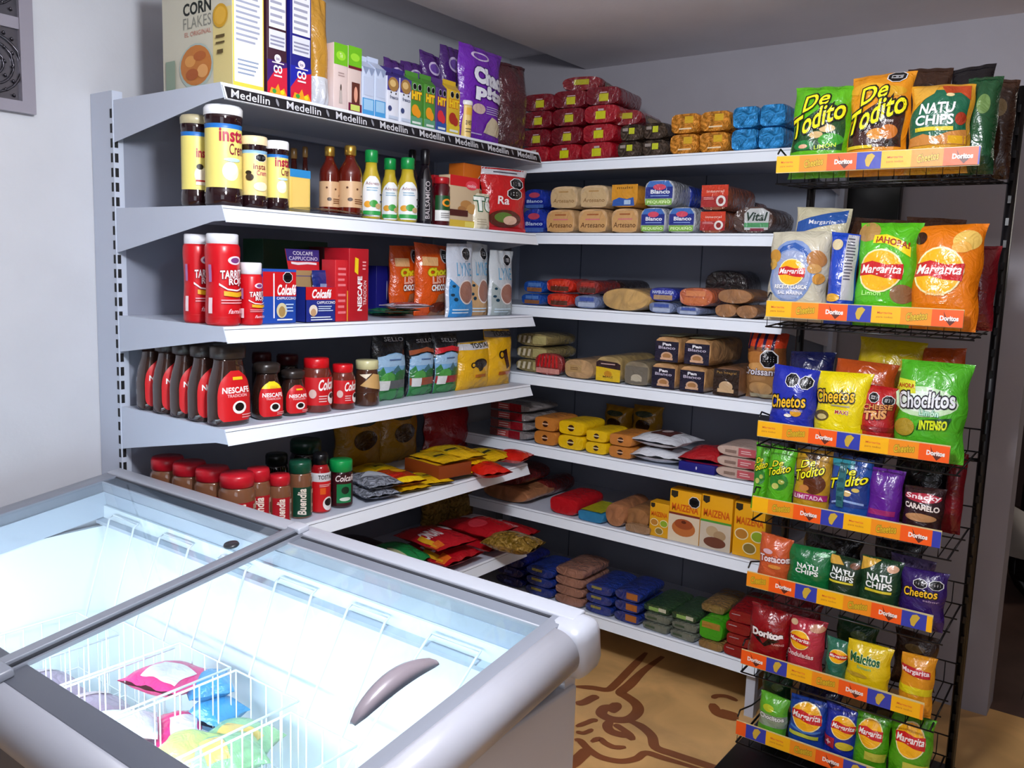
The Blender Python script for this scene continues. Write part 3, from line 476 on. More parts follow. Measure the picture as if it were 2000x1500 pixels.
LOOK['backyellow'] = dict(c='#a87a10', d=[('e', .5, .5, .26, .16, '#3a200c'), ('e', .5, .8, .3, .08, '#2c3c2c')]); LOOK['backred'] = dict(c='#9c1018')
# shelf 6
LOOK['greenpack'] = dict(c='#1c8444', d=[('p', [(.1, .1), (.45, .1), (.3, .5)], '#b8b890')], f='foil')
LOOK['redpack'] = dict(c='#b01420', d=[('t', 'ONDAS', .1, .3, .5, .6, '#ecdde0', dict(bold=.04)), ('e', .8, .55, .12, .14, '#d8c8cc'), ('r', .02, .1, .12, .5, '#d8a020'), ('r', .0, .05, .2, .2, '#d86820')])
LOOK['redpack2'] = dict(c='#a8121c', d=[('r', .4, .6, .85, .85, '#c8bcc4'), ('e', .3, .4, .2, .16, '#c83440')])
LOOK['goldpack'] = dict(c='#8a6a14', f='crinkle'); LOOK['darkpack'] = dict(c='#241418', f='foil')
# back shelves
LOOK['wafer_red'] = dict(c='#6a0a18', f='wrap', d=[('r', .4, .18, .68, .62, '#b8b428'), ('l', .42, .62, .68, .75, 1, '#c0a8a8')], e=4.6)
LOOK['wafer_red2'] = dict(c='#980f1e', f='wrap', d=[('r', .35, .2, .66, .66, '#c4c414'), ('r', .42, .68, .6, .8, '#b8a8a0')], e=4.6)
LOOK['wafer_top'] = dict(c='#7a1018', f='wrap', side=[('r', .1, .2, .9, .9, '#5a4630'), ('e', .5, .5, .3, .3, '#8a7048')], d=[('r', .3, .4, .7, .8, '#a8a020')], e=3.2)
LOOK['wafer_brown'] = dict(c='#3a2a1a', f='crinkle', d=[('r', .4, .4, .66, .8, '#b8c020'), ('r', .1, .6, .35, .8, '#8a8078')], e=4.5)
LOOK['wafer_gold'] = dict(c='#c88018', f='crinkle', e=6, d=[('r', .5, .5, .82, .86, '#c8a018'), ('l', .3, .12, .8, .3, 1, '#e0c8a0')])
LOOK['wafer_blue'] = dict(c='#1a86c8', f='crinkle', e=6)
LOOK['loaf_artesano'] = dict(c='#c8a070', f='bread', arch=.3, e=5, d=[('p', [(.04, .04), (.96, .04), (.96, .6), (.8, .92), (.2, .92), (.04, .6)], '#c79a62'), ('t', 'Artesano', .08, .2, .92, .42, '#5a3418', dict(bold=.01, sh=.1)), ('r', .3, .74, .7, .8, '#a05a30'), ('l', .25, .5, .8, .62, 1, '#d0707c')])
LOOK['loaf_pale'] = dict(c='#cbb088', f='bread', arch=.3, e=5, d=[('p', [(.04, .04), (.94, .04), (.94, .6), (.8, .9), (.2, .9), (.04, .6)], '#c4a87c'), ('t', 'Artesano', .1, .24, .88, .42, '#8a6a40', dict(sh=.1)), ('r', .3, .72, .66, .78, '#b08a54')])
LOOK['loaf_orange'] = dict(c='#c88a2c', f='bread', arch=.3, e=4, d=[('r', .0, .3, 1, 1, '#d09024'), ('t', 'multi', .2, .8, .8, .92, '#6a4410'), ('p', [(.04, .04), (.9, .04), (.85, .42), (.6, .34), (.3, .42), (.06, .3)], '#2a58a8'), ('r', .5, .1, .75, .3, '#a8c4e0')])
LOOK['loaf_blue'] = dict(c='#b0b4bc', f='wrap', arch=.25, e=5, d=[('r', .02, .3, .95, .75, '#1c2c84'), ('p', [(.04, .75), (.95, .75), (.8, .98), (.15, .98)], '#3c6cb8'), ('e', .5, .74, .22, .12, '#d04860'), ('t', 'Blanco', .2, .48, .86, .64, '#eaeef8', dict(bold=.03)), ('l', .2, .36, .85, .44, 1, '#8aa8e0'), ('r', .04, .04, .94, .28, '#7cae48'), ('t', 'PEQUEÑO', .1, .08, .9, .24, '#d8f0b0', dict(bold=.03))])
LOOK['loaf_darkblue'] = dict(c='#2038a0', f='wrap', arch=.4, e=4, d=[('r', .05, .1, .95, .5, '#1a2a90'), ('e', .5, .7, .26, .14, '#c04860'), ('t', 'Blanco', .15, .3, .9, .46, '#c8d8f4', dict(bold=.02)), ('r', .05, .02, .95, .2, '#4a6ab0')])
LOOK['loaf_red'] = dict(c='#8a4a30', f='wrap', arch=.2, e=4, d=[('r', .0, .55, 1, 1, '#c8381c'), ('r', .0, .1, 1, .55, '#a02828'), ('t', 'integral', .2, .66, .85, .8, '#e8b8a8', dict(bold=.02)), ('e', .75, .35, .18, .22, '#e0dcd8'), ('e', .75, .35, .1, .13, '#8a2020'), ('l', .1, .4, .55, .52, 2, '#e8a8a8')])
LOOK['loaf_vital'] = dict(c='#4c342c', f='wrap', arch=.5, e=3, d=[('p', [(.3, .1), (.9, .1), (.92, .8), (.75, .95), (.42, .95), (.28, .75)], '#b8bcbc'), ('r', .29, .2, .91, .38, '#4c9460'), ('t', 'Vital', .34, .45, .88, .8, '#1c3428', dict(sh=.25, bold=.03)), ('r', .45, .06, .8, .16, '#7a2438')])
def snack(c, c2, c3): return dict(c=c, f='wrap', e=3, d=[('r', .15, .1, .85, .45, c2), ('r', .2, .55, .8, .85, c3)])
LOOK['sn_blue'] = snack('#1c4a9c', '#8a5a38', '#5078b8'); LOOK['sn_red'] = snack('#c02a18', '#5a3020', '#d03c20'); LOOK['sn_white'] = snack('#6a789c', '#a8b4cc', '#3c54a0'); LOOK['sn_orange'] = snack('#b8603c', '#c87040', '#d08050'); LOOK['sn_darkred'] = snack('#7c2018', '#4a2c20', '#a82c20'); LOOK['sn_navy'] = dict(snack('#1c2c8c', '#a88a68', '#1c28a0')); LOOK['sn_navy']['d'] = LOOK['sn_navy']['d'] + [('t', 'HAMBURGUESA', .1, .55, .9, .8, '#c8d4f0')]
LOOK['bun'] = dict(c='#c09a5c', f='bread', e=2.2); LOOK['bun_brown'] = dict(c='#9c6c40', f='bread', e=2.3); LOOK['bun_dark'] = dict(c='#2a2020', f='wrap', e=3.4)
LOOK['stripe_tan'] = dict(c='#8c7c50', f='wrap', e=3, d=[('p', [(.02 + .16 * i, .2), (.1 + .16 * i, .2), (.14 + .16 * i, .8), (.06 + .16 * i, .8)], '#d8ccb0') for i in range(3)] + [('r', .52, .15, .95, .85, '#b4a870')])
LOOK['stripe_red'] = dict(c='#8c3030', f='wrap', e=2.6, d=[('p', [(.05 + .15 * i, .35), (.13 + .15 * i, .35), (.2 + .13 * i, .95), (.13 + .13 * i, .95)], '#c01c24') for i in range(6)] + [('r', .05, .05, .95, .3, '#c88880')])
LOOK['loaf_tan'] = dict(c='#b89468', f='bread', arch=.3, e=3.4, d=[('r', .1, .3, .6, .7, '#b09060'), ('l', .2, .4, .5, .6, 2, '#7a5a34')])
LOOK['loaf_yellow'] = dict(c='#b49a64', f='bread', arch=.4, e=4, d=[('r', .0, .0, 1, .62, '#dcb81c'), ('p', [(.0, .58), (1, .5), (1, .72), (.85, .8), (.1, .84), (0, .75)], '#2c141c'), ('e', .5, .3, .16, .13, '#c88a18'), ('t', 'MAIZ', .3, .14, .72, .22, '#6a4a10'), ('l', .2, .66, .8, .76, 1, '#c8a8a0')])
LOOK['loaf_gray'] = dict(c='#847860', f='bread', arch=.4, e=4, d=[('r', .04, .04, .94, .8, '#6e685c'), ('e', .5, .3, .22, .16, '#b8b09c'), ('r', .28, .16, .72, .26, '#b8b09c')])
LOOK['loaf_pan'] = dict(c='#c29562', f='bread', arch=.25, e=5, d=[('r', .0, .0, .97, .84, '#16132c'), ('t', 'Pan', .3, .66, .66, .78, '#eeeef4', dict(bold=.05)), ('t', 'Blanco', .14, .52, .84, .64, '#c4bcd0', dict(bold=.02)), ('e', .5, .24, .24, .17, '#d0a888'), ('e', .5, .24, .17, .11, '#a87848'), ('r', .24, .08, .76, .17, '#d0a888')], top=[('r', .0, .0, 1, .8, '#c0bc90')])
LOOK['loaf_brown'] = dict(LOOK['loaf_pan'], d=[('r', .0, .0, 1, .96, '#2a1a10'), ('t', 'Pan Integral', .12, .76, .88, .88, '#9a7a40', dict(bold=.01)), ('e', .5, .32, .27, .2, '#c8a880'), ('r', .18, .1, .82, .24, '#c8a880')], top=[], c='#8a6040')
LOOK['croissant'] = dict(c='#8a5228', f='foil', d=[('r', .0, .0, 1, .45, '#a87c4c'), ('r', 0, .76, 1, 1, '#d84424')] + [('p', [(.08 + .22 * i, .72), (.14 + .22 * i, .72), (.18 + .2 * i, .98), (.1 + .2 * i, .98)], '#2a1440') for i in range(4)] + [('e', .4, .6, .36, .1, '#b87838'), ('e', .5, .48, .38, .06, '#d09a58'), ('t', 'Croissants', .0, .36, 1.0, .46, '#e8e4ec', dict(out='#3a2440', bold=.02)), ('o', .7, .6, .2, .62), ('e', .5, .16, .3, .1, '#c89a60'), ('r', .2, .02, .9, .08, '#c8b890')])
# fifth back shelf
LOOK['redwhite'] = dict(c='#8a8484', f='wrap', e=2.6, d=[('r', 0, .0, .2, 1, '#6a3a38'), ('r', .2, .1, .5, .9, '#b84848'), ('l', .22, .2, .48, .8, 2, '#e0c0bc'), ('r', .5, .0, .8, 1, '#8c1420')])
LOOK['pan_orange'] = dict(c='#c07a34', f='foil', e=5, d=[('e', .5, .5, .13, .25, '#3a1c10'), ('r', .36, .45, .64, .56, '#d8b090')])
LOOK['pan_yellow'] = dict(c='#e4ba10', f='foil', e=4.5, d=[('e', .5, .5, .13, .25, '#3a1c10'), ('r', .36, .45, .64, .56, '#d8c890')])
LOOK['whitebag'] = dict(c='#d6dae2', d=[('r', .3, .25, .75, .7, '#5a2c28'), ('e', .5, .55, .12, .1, '#c8b8b8')]); LOOK['whitebag2'] = dict(c='#dadee6')
LOOK['redflat'] = dict(c='#a81820'); LOOK['bluebox'] = dict(c='#1c1c7c', d=[('e', .5, .5, .02, .2, '#c8c8e8')])
LOOK['creamred'] = dict(c='#c0a89c', e=2.8, f='foil', d=[('r', .55, .1, 1, .9, '#c05860'), ('l', .62, .3, .9, .7, 2, '#e8c8c8'), ('r', .2, .3, .5, .6, '#8a7268')])
LOOK['buns_clear'] = dict(c='#a8704a', f='bread', e=2.2); LOOK['bunsred'] = dict(c='#6a1c1c', f='wrap', e=2.4)
LOOK['redpackbox'] = dict(c='#b4141e', f='foil', e=3.2); LOOK['blueyellow'] = dict(c='#2c7ca8', f='foil', e=5, top=[('r', 0, 0, 1, 1, '#a8a81c')])
LOOK['tan_pkt'] = dict(c='#9a7858', f='wrap')
def maizena(pic): return dict(c='#eaa80c', d=[('p', [(.04, .98), (.26, .98), (.26, .88), (.15, .84), (.04, .88)], '#2a2418'), ('t', 'MAIZENA', .08, .6, .94, .74, '#d05a10', dict(bold=.03))] + pic, dt=[('r', 0, 0, 1, 1, '#d89a10')])
LOOK['maizena_cake'] = maizena([('r', 0, .52, 1, .56, '#7a2c1c'), ('r', 0, 0, 1, .52, '#d8c8ac'), ('e', .5, .28, .38, .16, '#b86a34'), ('e', .5, .36, .3, .1, '#9a4a24'), ('e', .5, .4, .08, .03, '#5a2410'), ('o', .8, .82, .17, .6)])
LOOK['maizena_cookie'] = maizena([('r', 0, .5, 1, .54, '#4a9434'), ('r', 0, 0, 1, .5, '#c8bca8'), ('e', .4, .34, .2, .1, '#b8a07c'), ('e', .65, .28, .2, .09, '#a88c68'), ('e', .5, .14, .36, .1, '#6a3c2c')])
LOOK['maizena_bowls'] = maizena([('e', .27, .42, .22, .11, '#e8dcb0'), ('e', .27, .42, .19, .09, '#b87c2c'), ('e', .78, .42, .22, .11, '#e8dcb0'), ('e', .78, .42, .19, .09, '#8cac28'), ('e', .55, .18, .22, .11, '#e8dcb0'), ('e', .55, .18, .19, .09, '#8a7434')])
LOOK['maizena_small'] = dict(LOOK['maizena_bowls'], c='#dca010')
LOOK['navyflat'] = dict(c='#141c64', f='wrap', e=2.6, d=[('r', .3, .3, .6, .6, '#3c50a0')]); LOOK['clearorange'] = dict(c='#9c7060', f='wrap', e=3.6); LOOK['blueorange'] = dict(c='#1c3080', f='wrap', e=3, d=[('r', .45, .2, .9, .85, '#a8642c')]); LOOK['blueflat'] = dict(c='#1c3484', f='wrap', e=3, d=[('r', .2, .5, .6, .8, '#8a8448')])
LOOK['greenflat'] = dict(c='#2c4a2c', f='wrap', d=[('r', .2, .2, .6, .7, '#8ab05c'), ('r', .6, .3, .9, .8, '#c8c8b0')]); LOOK['grayflat'] = dict(c='#6a7064', f='wrap', d=[('r', .1, .3, .5, .6, '#3c503c')]); LOOK['brightgreen'] = dict(c='#3ca018', f='foil', d=[('r', .1, .6, .9, .95, '#a87c30')]); LOOK['tanflat'] = dict(c='#8c6c3c', f='wrap')
LOOK['greendark'] = dict(c='#12381c', f='foil', d=[('e', .5, .5, .2, .16, '#8a8a50')])
LOOK['doritos_lie'] = dict(c='#8c1018', f='foil', d=[('l', .1, .6, .5, .75, 1, '#b8a8b0')])
# snack rack
LOOK['todito_green'] = dict(c='#5cb418', d=[('p', [(.06, .04), (.94, .04), (.94, .62), (.7, .72), (.3, .52), (.06, .4)], '#1c4a24'), ('e', .3, .12, .18, .07, '#1c7a38'), ('e', .5, .26, .12, .05, '#d0b078'), ('e', .68, .34, .13, .055, '#d8b880'), ('e', .3, .1, .08, .03, '#e0a888'), ('e', .75, .18, .2, .09, '#3c9c28'), ('e', .1, .5, .07, .06, '#b8804c')] + todito(.05, .3, .95, .88) + [('t', 'LIMON', .5, .06, .86, .12, '#c8e838', dict(rot=.6))])
LOOK['todito_orange'] = dict(c='#e09018', d=[('p', [(.06, .04), (.94, .04), (.94, .56), (.7, .66), (.3, .5), (.06, .36)], '#3c1c14'), ('e', .3, .8, .3, .08, '#e8a828'), ('e', .7, .74, .25, .07, '#d8a020'), ('e', .55, .2, .16, .07, '#d89038'), ('e', .75, .22, .14, .09, '#c87428'), ('t', 'Doritos', .6, .34, .8, .38, '#f0e8e4'), ('o', .75, .93, .14, .5)] + todito(.05, .28, .96, .84) + [('t', 'MIX', .7, .05, .92, .12, '#2a1c10', dict(rot=.5, bold=.05)), ('r', .06, .02, .5, .06, '#d8c020')])
LOOK['natu_big'] = dict(c='#d89c28', d=[('p', [(.04, .16), (.96, .16), (.94, .8), (.6, .88), (.4, .9), (.2, .64), (.04, .56)], '#1c6448'), ('p', [(.05, .96), (.45, .96), (.4, .84), (.1, .68), (.05, .75)], '#e0a83c'), ('p', [(.5, .96), (.95, .96), (.95, .72), (.8, .84), (.6, .82)], '#b8441c'), ('e', .66, .8, .06, .03, '#f0d8a0'), ('q', [(.04, .03, .16), (.3, .03, .2), (.5, .03, .14), (.7, .03, .22), (.96, .03, .26)], '#c8843c'), ('r', .7, .04, .95, .16, '#e0a818'), ('e', .88, .42, .08, .1, '#a83820')] + natu(.16, .3, .78, .68))
LOOK['marg_gray'] = dict(c='#c8c2ac', d=[('e', .45, .4, .4, .46, '#7c94c4'), ('e', .45, .34, .33, .36, '#98a4c4'), ('q', [(.14, .56, .62), (.28, .68, .76), (.46, .74, .82), (.64, .66, .74), (.76, .54, .6)], '#2c58a4'), ('e', .14, .62, .12, .1, '#cc9438'), ('e', .08, .5, .1, .08, '#d8a848'), ('e', .84, .58, .14, .13, '#b07840'), ('e', .82, .44, .1, .07, '#c89858'), ('e', .9, .3, .08, .08, '#cc9038')] + margarita(.47, .38, .22, .82) + [('t', 'RECETA CLASICA', .22, .14, .76, .2, '#f4f2ee', dict(bold=.03)), ('t', 'SAL MARINA', .28, .06, .7, .11, '#e8e8ee', dict(bold=.03))])
LOOK['marg_green'] = dict(c='#54b81c', d=[('e', .18, .88, .2, .12, '#b0884c'), ('e', .85, .12, .18, .12, '#8c6848'), ('q', [(.3, .74, .84), (.5, .74, .85), (.7, .68, .8), (.92, .58, .7)], '#f0d818'), ('t', '¡AHORA!', .34, .7, .9, .8, '#a03c14', dict(bold=.04, rot=-.9))] + margarita(.46, .4, .35, .72) + [('t', 'Limón', .2, .09, .52, .15, '#b0f080', dict(bold=.02))])
LOOK['marg_orange'] = dict(c='#e0780c', d=[('e', .78, .8, .2, .12, '#e8c060'), ('e', .72, .72, .14, .07, '#e8b050'), ('e', .1, .84, .1, .08, '#3a1c0c')] + margarita(.42, .42, .35, .8) + [('t', 'Pollo', .28, .12, .56, .18, '#f8c070', dict(bold=.02))])
LOOK['blue_side'] = dict(c='#1c44b4', d=[('r', .62, .02, .98, .98, '#b8b8bc'), ('l', .66, .3, .94, .94, 14, '#4a4a58'), ('e', .3, .82, .22, .08, '#d8c8a0'), ('e', .3, .05, .3, .06, '#e0a838')])
LOOK['marg_blueback'] = dict(c='#d0c8a8', d=[('q', [(.05, .7, .84), (.5, .78, .92), (.95, .84, .98)], '#2c58a4'), ('t', 'Margarita', .3, .8, .8, .86, '#e8e8ee')])
LOOK['cheetos_blue'] = dict(c='#1c2ca8', d=[('o', .5, .76, .14, .9), ('o', .8, .74, .14, .9), ('e', .66, .16, .12, .07, '#d89c28'), ('t', 'HORNEADOS', .4, .18, .8, .22, '#a8b4e4')] + cheetos(.04, .24, .84, .48) + [('e', .5, .1, .08, .03, '#e8e0d0')])
LOOK['cheetos_yellow'] = dict(c='#e8d40c', d=[('t', 'MAXI', .45, .24, .7, .31, '#a8141c', dict(out='#f4f0e0')), ('e', .18, .18, .16, .1, '#5a4a20'), ('e', .2, .16, .1, .05, '#c8b878'), ('l', .36, .36, .8, .42, 1, '#a8a080')] + cheetos(.02, .44, .78, .68))
LOOK['red_ms'] = dict(c='#b01c20', d=[('o', .45, .74, .14, .8), ('o', .82, .7, .14, .8), ('t', 'CHEESE', .2, .48, .95, .6, '#d8904c', dict(out='#5a1010', rot=.3, bold=.03)), ('t', 'TRIS', .25, .26, .85, .46, '#e0a060', dict(out='#5a1010', rot=.3, bold=.05)), ('r', 0, 0, 1, .1, '#8c141c')])
LOOK['choclitos'] = dict(c='#4cac24', d=[('e', .4, .48, .5, .2, '#c4e4b8'), ('e', .4, .48, .36, .14, '#e4f2e4'), ('p', [(.02, .56), (.3, .58), (.28, .74), (.02, .76)], '#d8dc30'), ('t', 'AHORA', .02, .64, .28, .7, '#b03c10', dict(bold=.04)), ('t', 'Choclitos', .02, .4, .86, .62, '#e8ecf2', dict(out='#24242c', bold=.025, rot=.3, ow=.07)), ('t', 'Limón', .38, .3, .66, .38, '#c8ecd8', dict(bold=.03, out='#3c9c74')), ('p', [(.36, .1), (.8, .16), (.84, .3), (.4, .24)], '#10401c'), ('t', 'INTENSO', .4, .12, .8, .25, '#d8e824', dict(bold=.05, rot=.2)), ('e', .18, .12, .16, .12, '#a88c28')])
LOOK['dorback_orange'] = dict(c='#b84c18', f='foil', d=[('r', .1, .3, .9, .6, '#c05c24')]); LOOK['dorback_yellow'] = dict(c='#d8bc10', f='foil'); LOOK['back_navy'] = dict(c='#10184c', f='foil'); LOOK['back_green'] = dict(c='#1c4c2c', f='foil', d=[('e', .6, .6, .2, .14, '#6a8a4c')]); LOOK['back_dark'] = dict(c='#141218', f='foil'); LOOK['back_red'] = dict(c='#7c1420', f='foil'); LOOK['back_brown'] = dict(c='#3c2418', f='foil', d=[('e', .5, .6, .24, .12, '#8a7448')])
LOOK['todito_s_green'] = dict(c='#54b01c', d=[('e', .5, .3, .36, .18, '#2c7c28'), ('e', .4, .2, .14, .06, '#b8bc5c'), ('e', .62, .3, .12, .05, '#a8b050')] + todito(.04, .42, .92, .72))
LOOK['todito_s_brown'] = dict(c='#b88c1c', d=[('e', .6, .36, .3, .2, '#5a2c14'), ('e', .35, .26, .14, .06, '#c07c3c'), ('p', [(.2, .95), (.8, .95), (.6, .8), (.4, .84)], '#4a3014'), ('r', .02, .04, .98, .16, '#a8286c'), ('t', 'LIMITADA', .1, .05, .9, .13, '#e8c8dc', dict(bold=.02))] + todito(.04, .44, .86, .82))
LOOK['todito_s_blue'] = dict(c='#1c4c9c', d=[('p', [(.04, .04), (.96, .04), (.96, .5), (.04, .4)], '#1c3880'), ('e', .5, .3, .1, .06, '#d8b878'), ('e', .7, .38, .1, .04, '#d8c060'), ('r', .04, .78, .6, .92, '#2c8c9c'), ('q', [(.1, .06, .1), (.4, .14, .18), (.9, .1, .14)], '#8ca8d8')] + todito(.04, .4, .94, .78) + [('r', .24, .02, .44, .86, '#2a666c'), ('l', .26, .1, .42, .8, 4, '#1c4c54')])
LOOK['purple_s'] = dict(c='#5c1c8c', d=[('r', .1, .0, .9, .12, '#a0286c')]); LOOK['snacky'] = dict(c='#2c1418', d=[('e', .5, .72, .46, .13, '#a81c34'), ('t', 'Snacky', .08, .64, .94, .82, '#f0dce0', dict(bold=.02, out='#a81c34')), ('t', 'CARAMELO', .04, .38, .92, .54, '#e8dcd4', dict(bold=.04, rot=-.3)), ('e', .5, .16, .4, .12, '#b08054')])
LOOK['tostaco'] = dict(c='#c8582c', d=[('e', .35, .56, .16, .07, '#d8b0b8'), ('t', 'Tostacos', .1, .28, 1.0, .48, '#eed8d8', dict(out='#7a1424', bold=.04, rot=.2)), ('e', .6, .16, .2, .06, '#d88c3c')])
LOOK['natu_green'] = dict(c='#0c6a34', d=natu(.22, .16, .76, .5, -.15, 0) + [('e', .8, .84, .14, .06, '#8cc89c')]); LOOK['natu_dark'] = dict(c='#1c3420', d=[('p', [(.02, .98), (.3, .98), (.5, .78), (.04, .72)], '#d0a03c'), ('e', .8, .8, .14, .1, '#6a3c1c')] + natu(.1, .26, .84, .66, -.3)); LOOK['natu_dark2'] = dict(c='#1a3c22', d=[('p', [(.02, .97), (.5, .97), (.3, .78), (.04, .62)], '#d8a83c'), ('e', .8, .8, .14, .1, '#d8a888')] + natu(.18, .2, .84, .62))
LOOK['cheetos_purple'] = dict(c='#2c145c', d=[('o', .45, .66, .15, .8), ('o', .8, .68, .15, .8), ('t', 'sabor', .55, .2, .9, .26, '#a890b4')] + cheetos(.08, .3, .84, .54)); LOOK['foil_purple'] = dict(c='#5a4a7c', f='crinkle')
LOOK['doritos_red'] = dict(c='#8a0c14', d=[('p', [(.15, .3), (.85, .3), (.5, .1)], '#140808'), ('p', [(.35, .28), (.62, .34), (.45, .16)], '#7a0c14'), ('t', 'Doritos', .14, .32, .92, .5, '#eee6e6', dict(out='#160808', bold=.06)), ('t', 'FLAMING', .68, .18, .94, .23, '#d8a0a0')])
LOOK['marg_pink'] = dict(c='#b42c3c', d=[('e', .14, .88, .12, .07, '#d8b890'), ('e', .8, .84, .2, .1, '#c89070')] + margarita(.36, .5, .3, .72) + [('t', 'Onduladas', .02, .1, .82, .22, '#ecd0d0', dict(bold=.03))])
LOOK['marg_teal'] = dict(c='#2c6c54', d=[('r', 0, 0, 1, .3, '#1c6450')] + margarita(.62, .5, .36, .6)); LOOK['maicitos'] = dict(c='#e0c010', d=[('t', 'Maicitos', .12, .45, .8, .72, '#145c34', dict(bold=.04, out='#d8e0a0')), ('t', 'limon', .3, .3, .62, .4, '#6cb87c'), ('e', .3, .1, .26, .06, '#b8982c')])
LOOK['marg_small_or'] = dict(c='#d89018', d=[('r', 0, 0, 1, .2, '#d8c814')] + [('q', [(.04, .56, .74), (.4, .5, .72), (.9, .48, .66)], '#b81c24'), ('t', 'Margarita', .06, .52, .88, .68, '#f0d8dc', dict(bold=.03))])
LOOK['marg_blue'] = dict(c='#1c44a0', d=margarita(.52, .55, .38, .95) + [('q', [(.1, .2, .26), (.5, .1, .17), (.92, .2, .26)], '#3c78c8'), ('r', .1, 0, .9, .1, '#b8c040')]); LOOK['marg_blue2'] = dict(c='#1a2c9c', d=margarita(.6, .56, .34, .8) + [('r', .0, .0, .4, .26, '#a81c34'), ('r', .1, .1, .28, .14, '#e8c8d0'), ('r', .17, .05, .21, .19, '#e8c8d0'), ('e', .7, .12, .26, .1, '#c8b424')]); LOOK['choc_low'] = dict(c='#5cac2c', d=[('r', 0, 0, 1, .4, '#8c9c84'), ('e', .4, .6, .2, .12, '#b8c828'), ('t', 'Choclitos', .1, .24, .94, .4, '#d8dcd8', dict(out='#3a443c', bold=.04))])
LOOK['marg_low_green'] = dict(c='#4c9c14', d=margarita(.5, .6, .34, .9) + [('r', .4, .0, .98, .2, '#b8b840')]); LOOK['frozen_pink'] = dict(c='#e8307c', d=[('r', .3, .1, .9, .6, '#f4ecf0')]); LOOK['frozen_blue'] = dict(c='#4c9cd0'); LOOK['frozen_yellow'] = dict(c='#f0d028', d=[('r', .2, .3, .8, .8, '#f4f4ec')]); LOOK['frozen_green'] = dict(c='#94bc8c', d=[('r', .3, .2, .9, .5, '#d8b868')]); LOOK['frozen_lime'] = dict(c='#c0d070'); LOOK['frozen_red'] = dict(c='#c83040', d=[('r', .1, .6, .9, .9, '#e8a828')]); LOOK['frozen_white'] = dict(c='#e4e8ec'); LOOK['frozen_mauve'] = dict(c='#a890a4', d=[('r', .1, .1, .5, .9, '#c8a8ac')])
LOOK['cornflakes']['dl'] = vscale(LOOK['cornflakes']['dl'], .8)
LOOK['orangeback'] = dict(c='#8a3a10', f='foil')
LOOK['clearwrap'] = dict(c='#c8ccd4', f='film')
SCROLL = [([(0.98, 1.656), (0.98, 1.498), (0.994, 1.363), (0.998, 1.29), (1.026, 1.277), (1.073, 1.257), (1.104, 1.225), (1.116, 1.179), (1.107, 1.133), (1.068, 1.105), (1.024, 1.112), (1.011, 1.152), (1.024, 1.181), (1.019, 1.199)], 0.0407), ([(0.913, 1.644), (0.931, 1.497), (0.953, 1.321), (0.949, 1.273), (0.902, 1.252), (0.851, 1.221)], 0.0321), ([(1.018, 1.21), (1.036, 1.191), (1.039, 1.164), (1.035, 1.144)], 0.0394), ([(1.107, 1.133), (1.162, 1.13), (1.222, 1.098), (1.264, 1.044), (1.322, 1.045), (1.385, 1.051), (1.458, 1.058), (1.544, 1.068)], 0.0348), ([(1.068, 1.105), (1.078, 1.059), (1.104, 1.035), (1.137, 1.037), (1.164, 1.049), (1.188, 1.034)], 0.0349), ([(1.092, 1.082), (1.12, 1.074), (1.151, 1.063), (1.177, 1.05)], 0.027), ([(1.439, 1.024), (1.319, 1.005), (1.257, 0.995), (1.248, 0.946), (1.218, 0.902), (1.161, 0.882), (1.108, 0.894), (1.058, 0.92), (1.043, 0.912)], 0.0274), ([(1.104, 0.9), (1.108, 0.847), (1.11, 0.794), (1.1, 0.759)], 0.0426), ([(1.09, 0.937), (1.1, 0.97), (1.129, 0.96), (1.163, 0.959), (1.191, 0.983)], 0.0245), ([(0.919, 1.114), (0.935, 1.139), (0.941, 1.181), (0.949, 1.211)], 0.0344), ([(1.002, 0.985), (1.015, 1.028), (1.023, 1.056), (1.038, 1.063)], 0.0223), ([(1.019, 0.958), (1.043, 0.967), (1.053, 1.007)], 0.0191), ([(1.275, 1.464), (1.278, 1.491), (1.308, 1.511), (1.35, 1.504)], 0.024), ([(1.289, 1.428), (1.327, 1.379), (1.365, 1.378), (1.402, 1.387)], 0.0395), ([(1.33, 1.393), (1.356, 1.398), (1.392, 1.401)], 0.0389)]
# ------------------------------------------------------------------ the room
def struct(name, mb, label=None):
    o = mb.build(name); o['kind'] = 'structure'
    if label: o['label'] = label
    return o
WL = M('#c6c8ce', 'wall'); WB = M('#a4a1a9', 'wall'); CE = M('#dad6da', 'wall')
struct('wall_left', MB().box((-.25, -4.2, 0), (-.12, 2.12, 2.75), WL))
struct('wall_back', MB().box((-.12, 1.98, 0), (2.07, 2.12, 2.7), WB))
struct('ceiling', MB().box((.30, -4.2, 2.37), (5.2, 6, 2.5), CE).box((-.25, -4.2, 2.46), (.30, 2.12, 2.5), CE))
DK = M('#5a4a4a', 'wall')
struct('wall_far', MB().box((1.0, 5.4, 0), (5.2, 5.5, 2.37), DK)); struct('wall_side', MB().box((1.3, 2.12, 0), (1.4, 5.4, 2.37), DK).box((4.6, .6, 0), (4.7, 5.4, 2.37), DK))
fl = MB().box((-.25, -4.2, -.05), (5.2, 6, 0), M('#dcae70', 'floor'))
fl.box((-.25, 2.05, 0), (5.2, 6, .0004), M('#5c463e', 'floor'))
BR = M('#8c5230', 'floor')
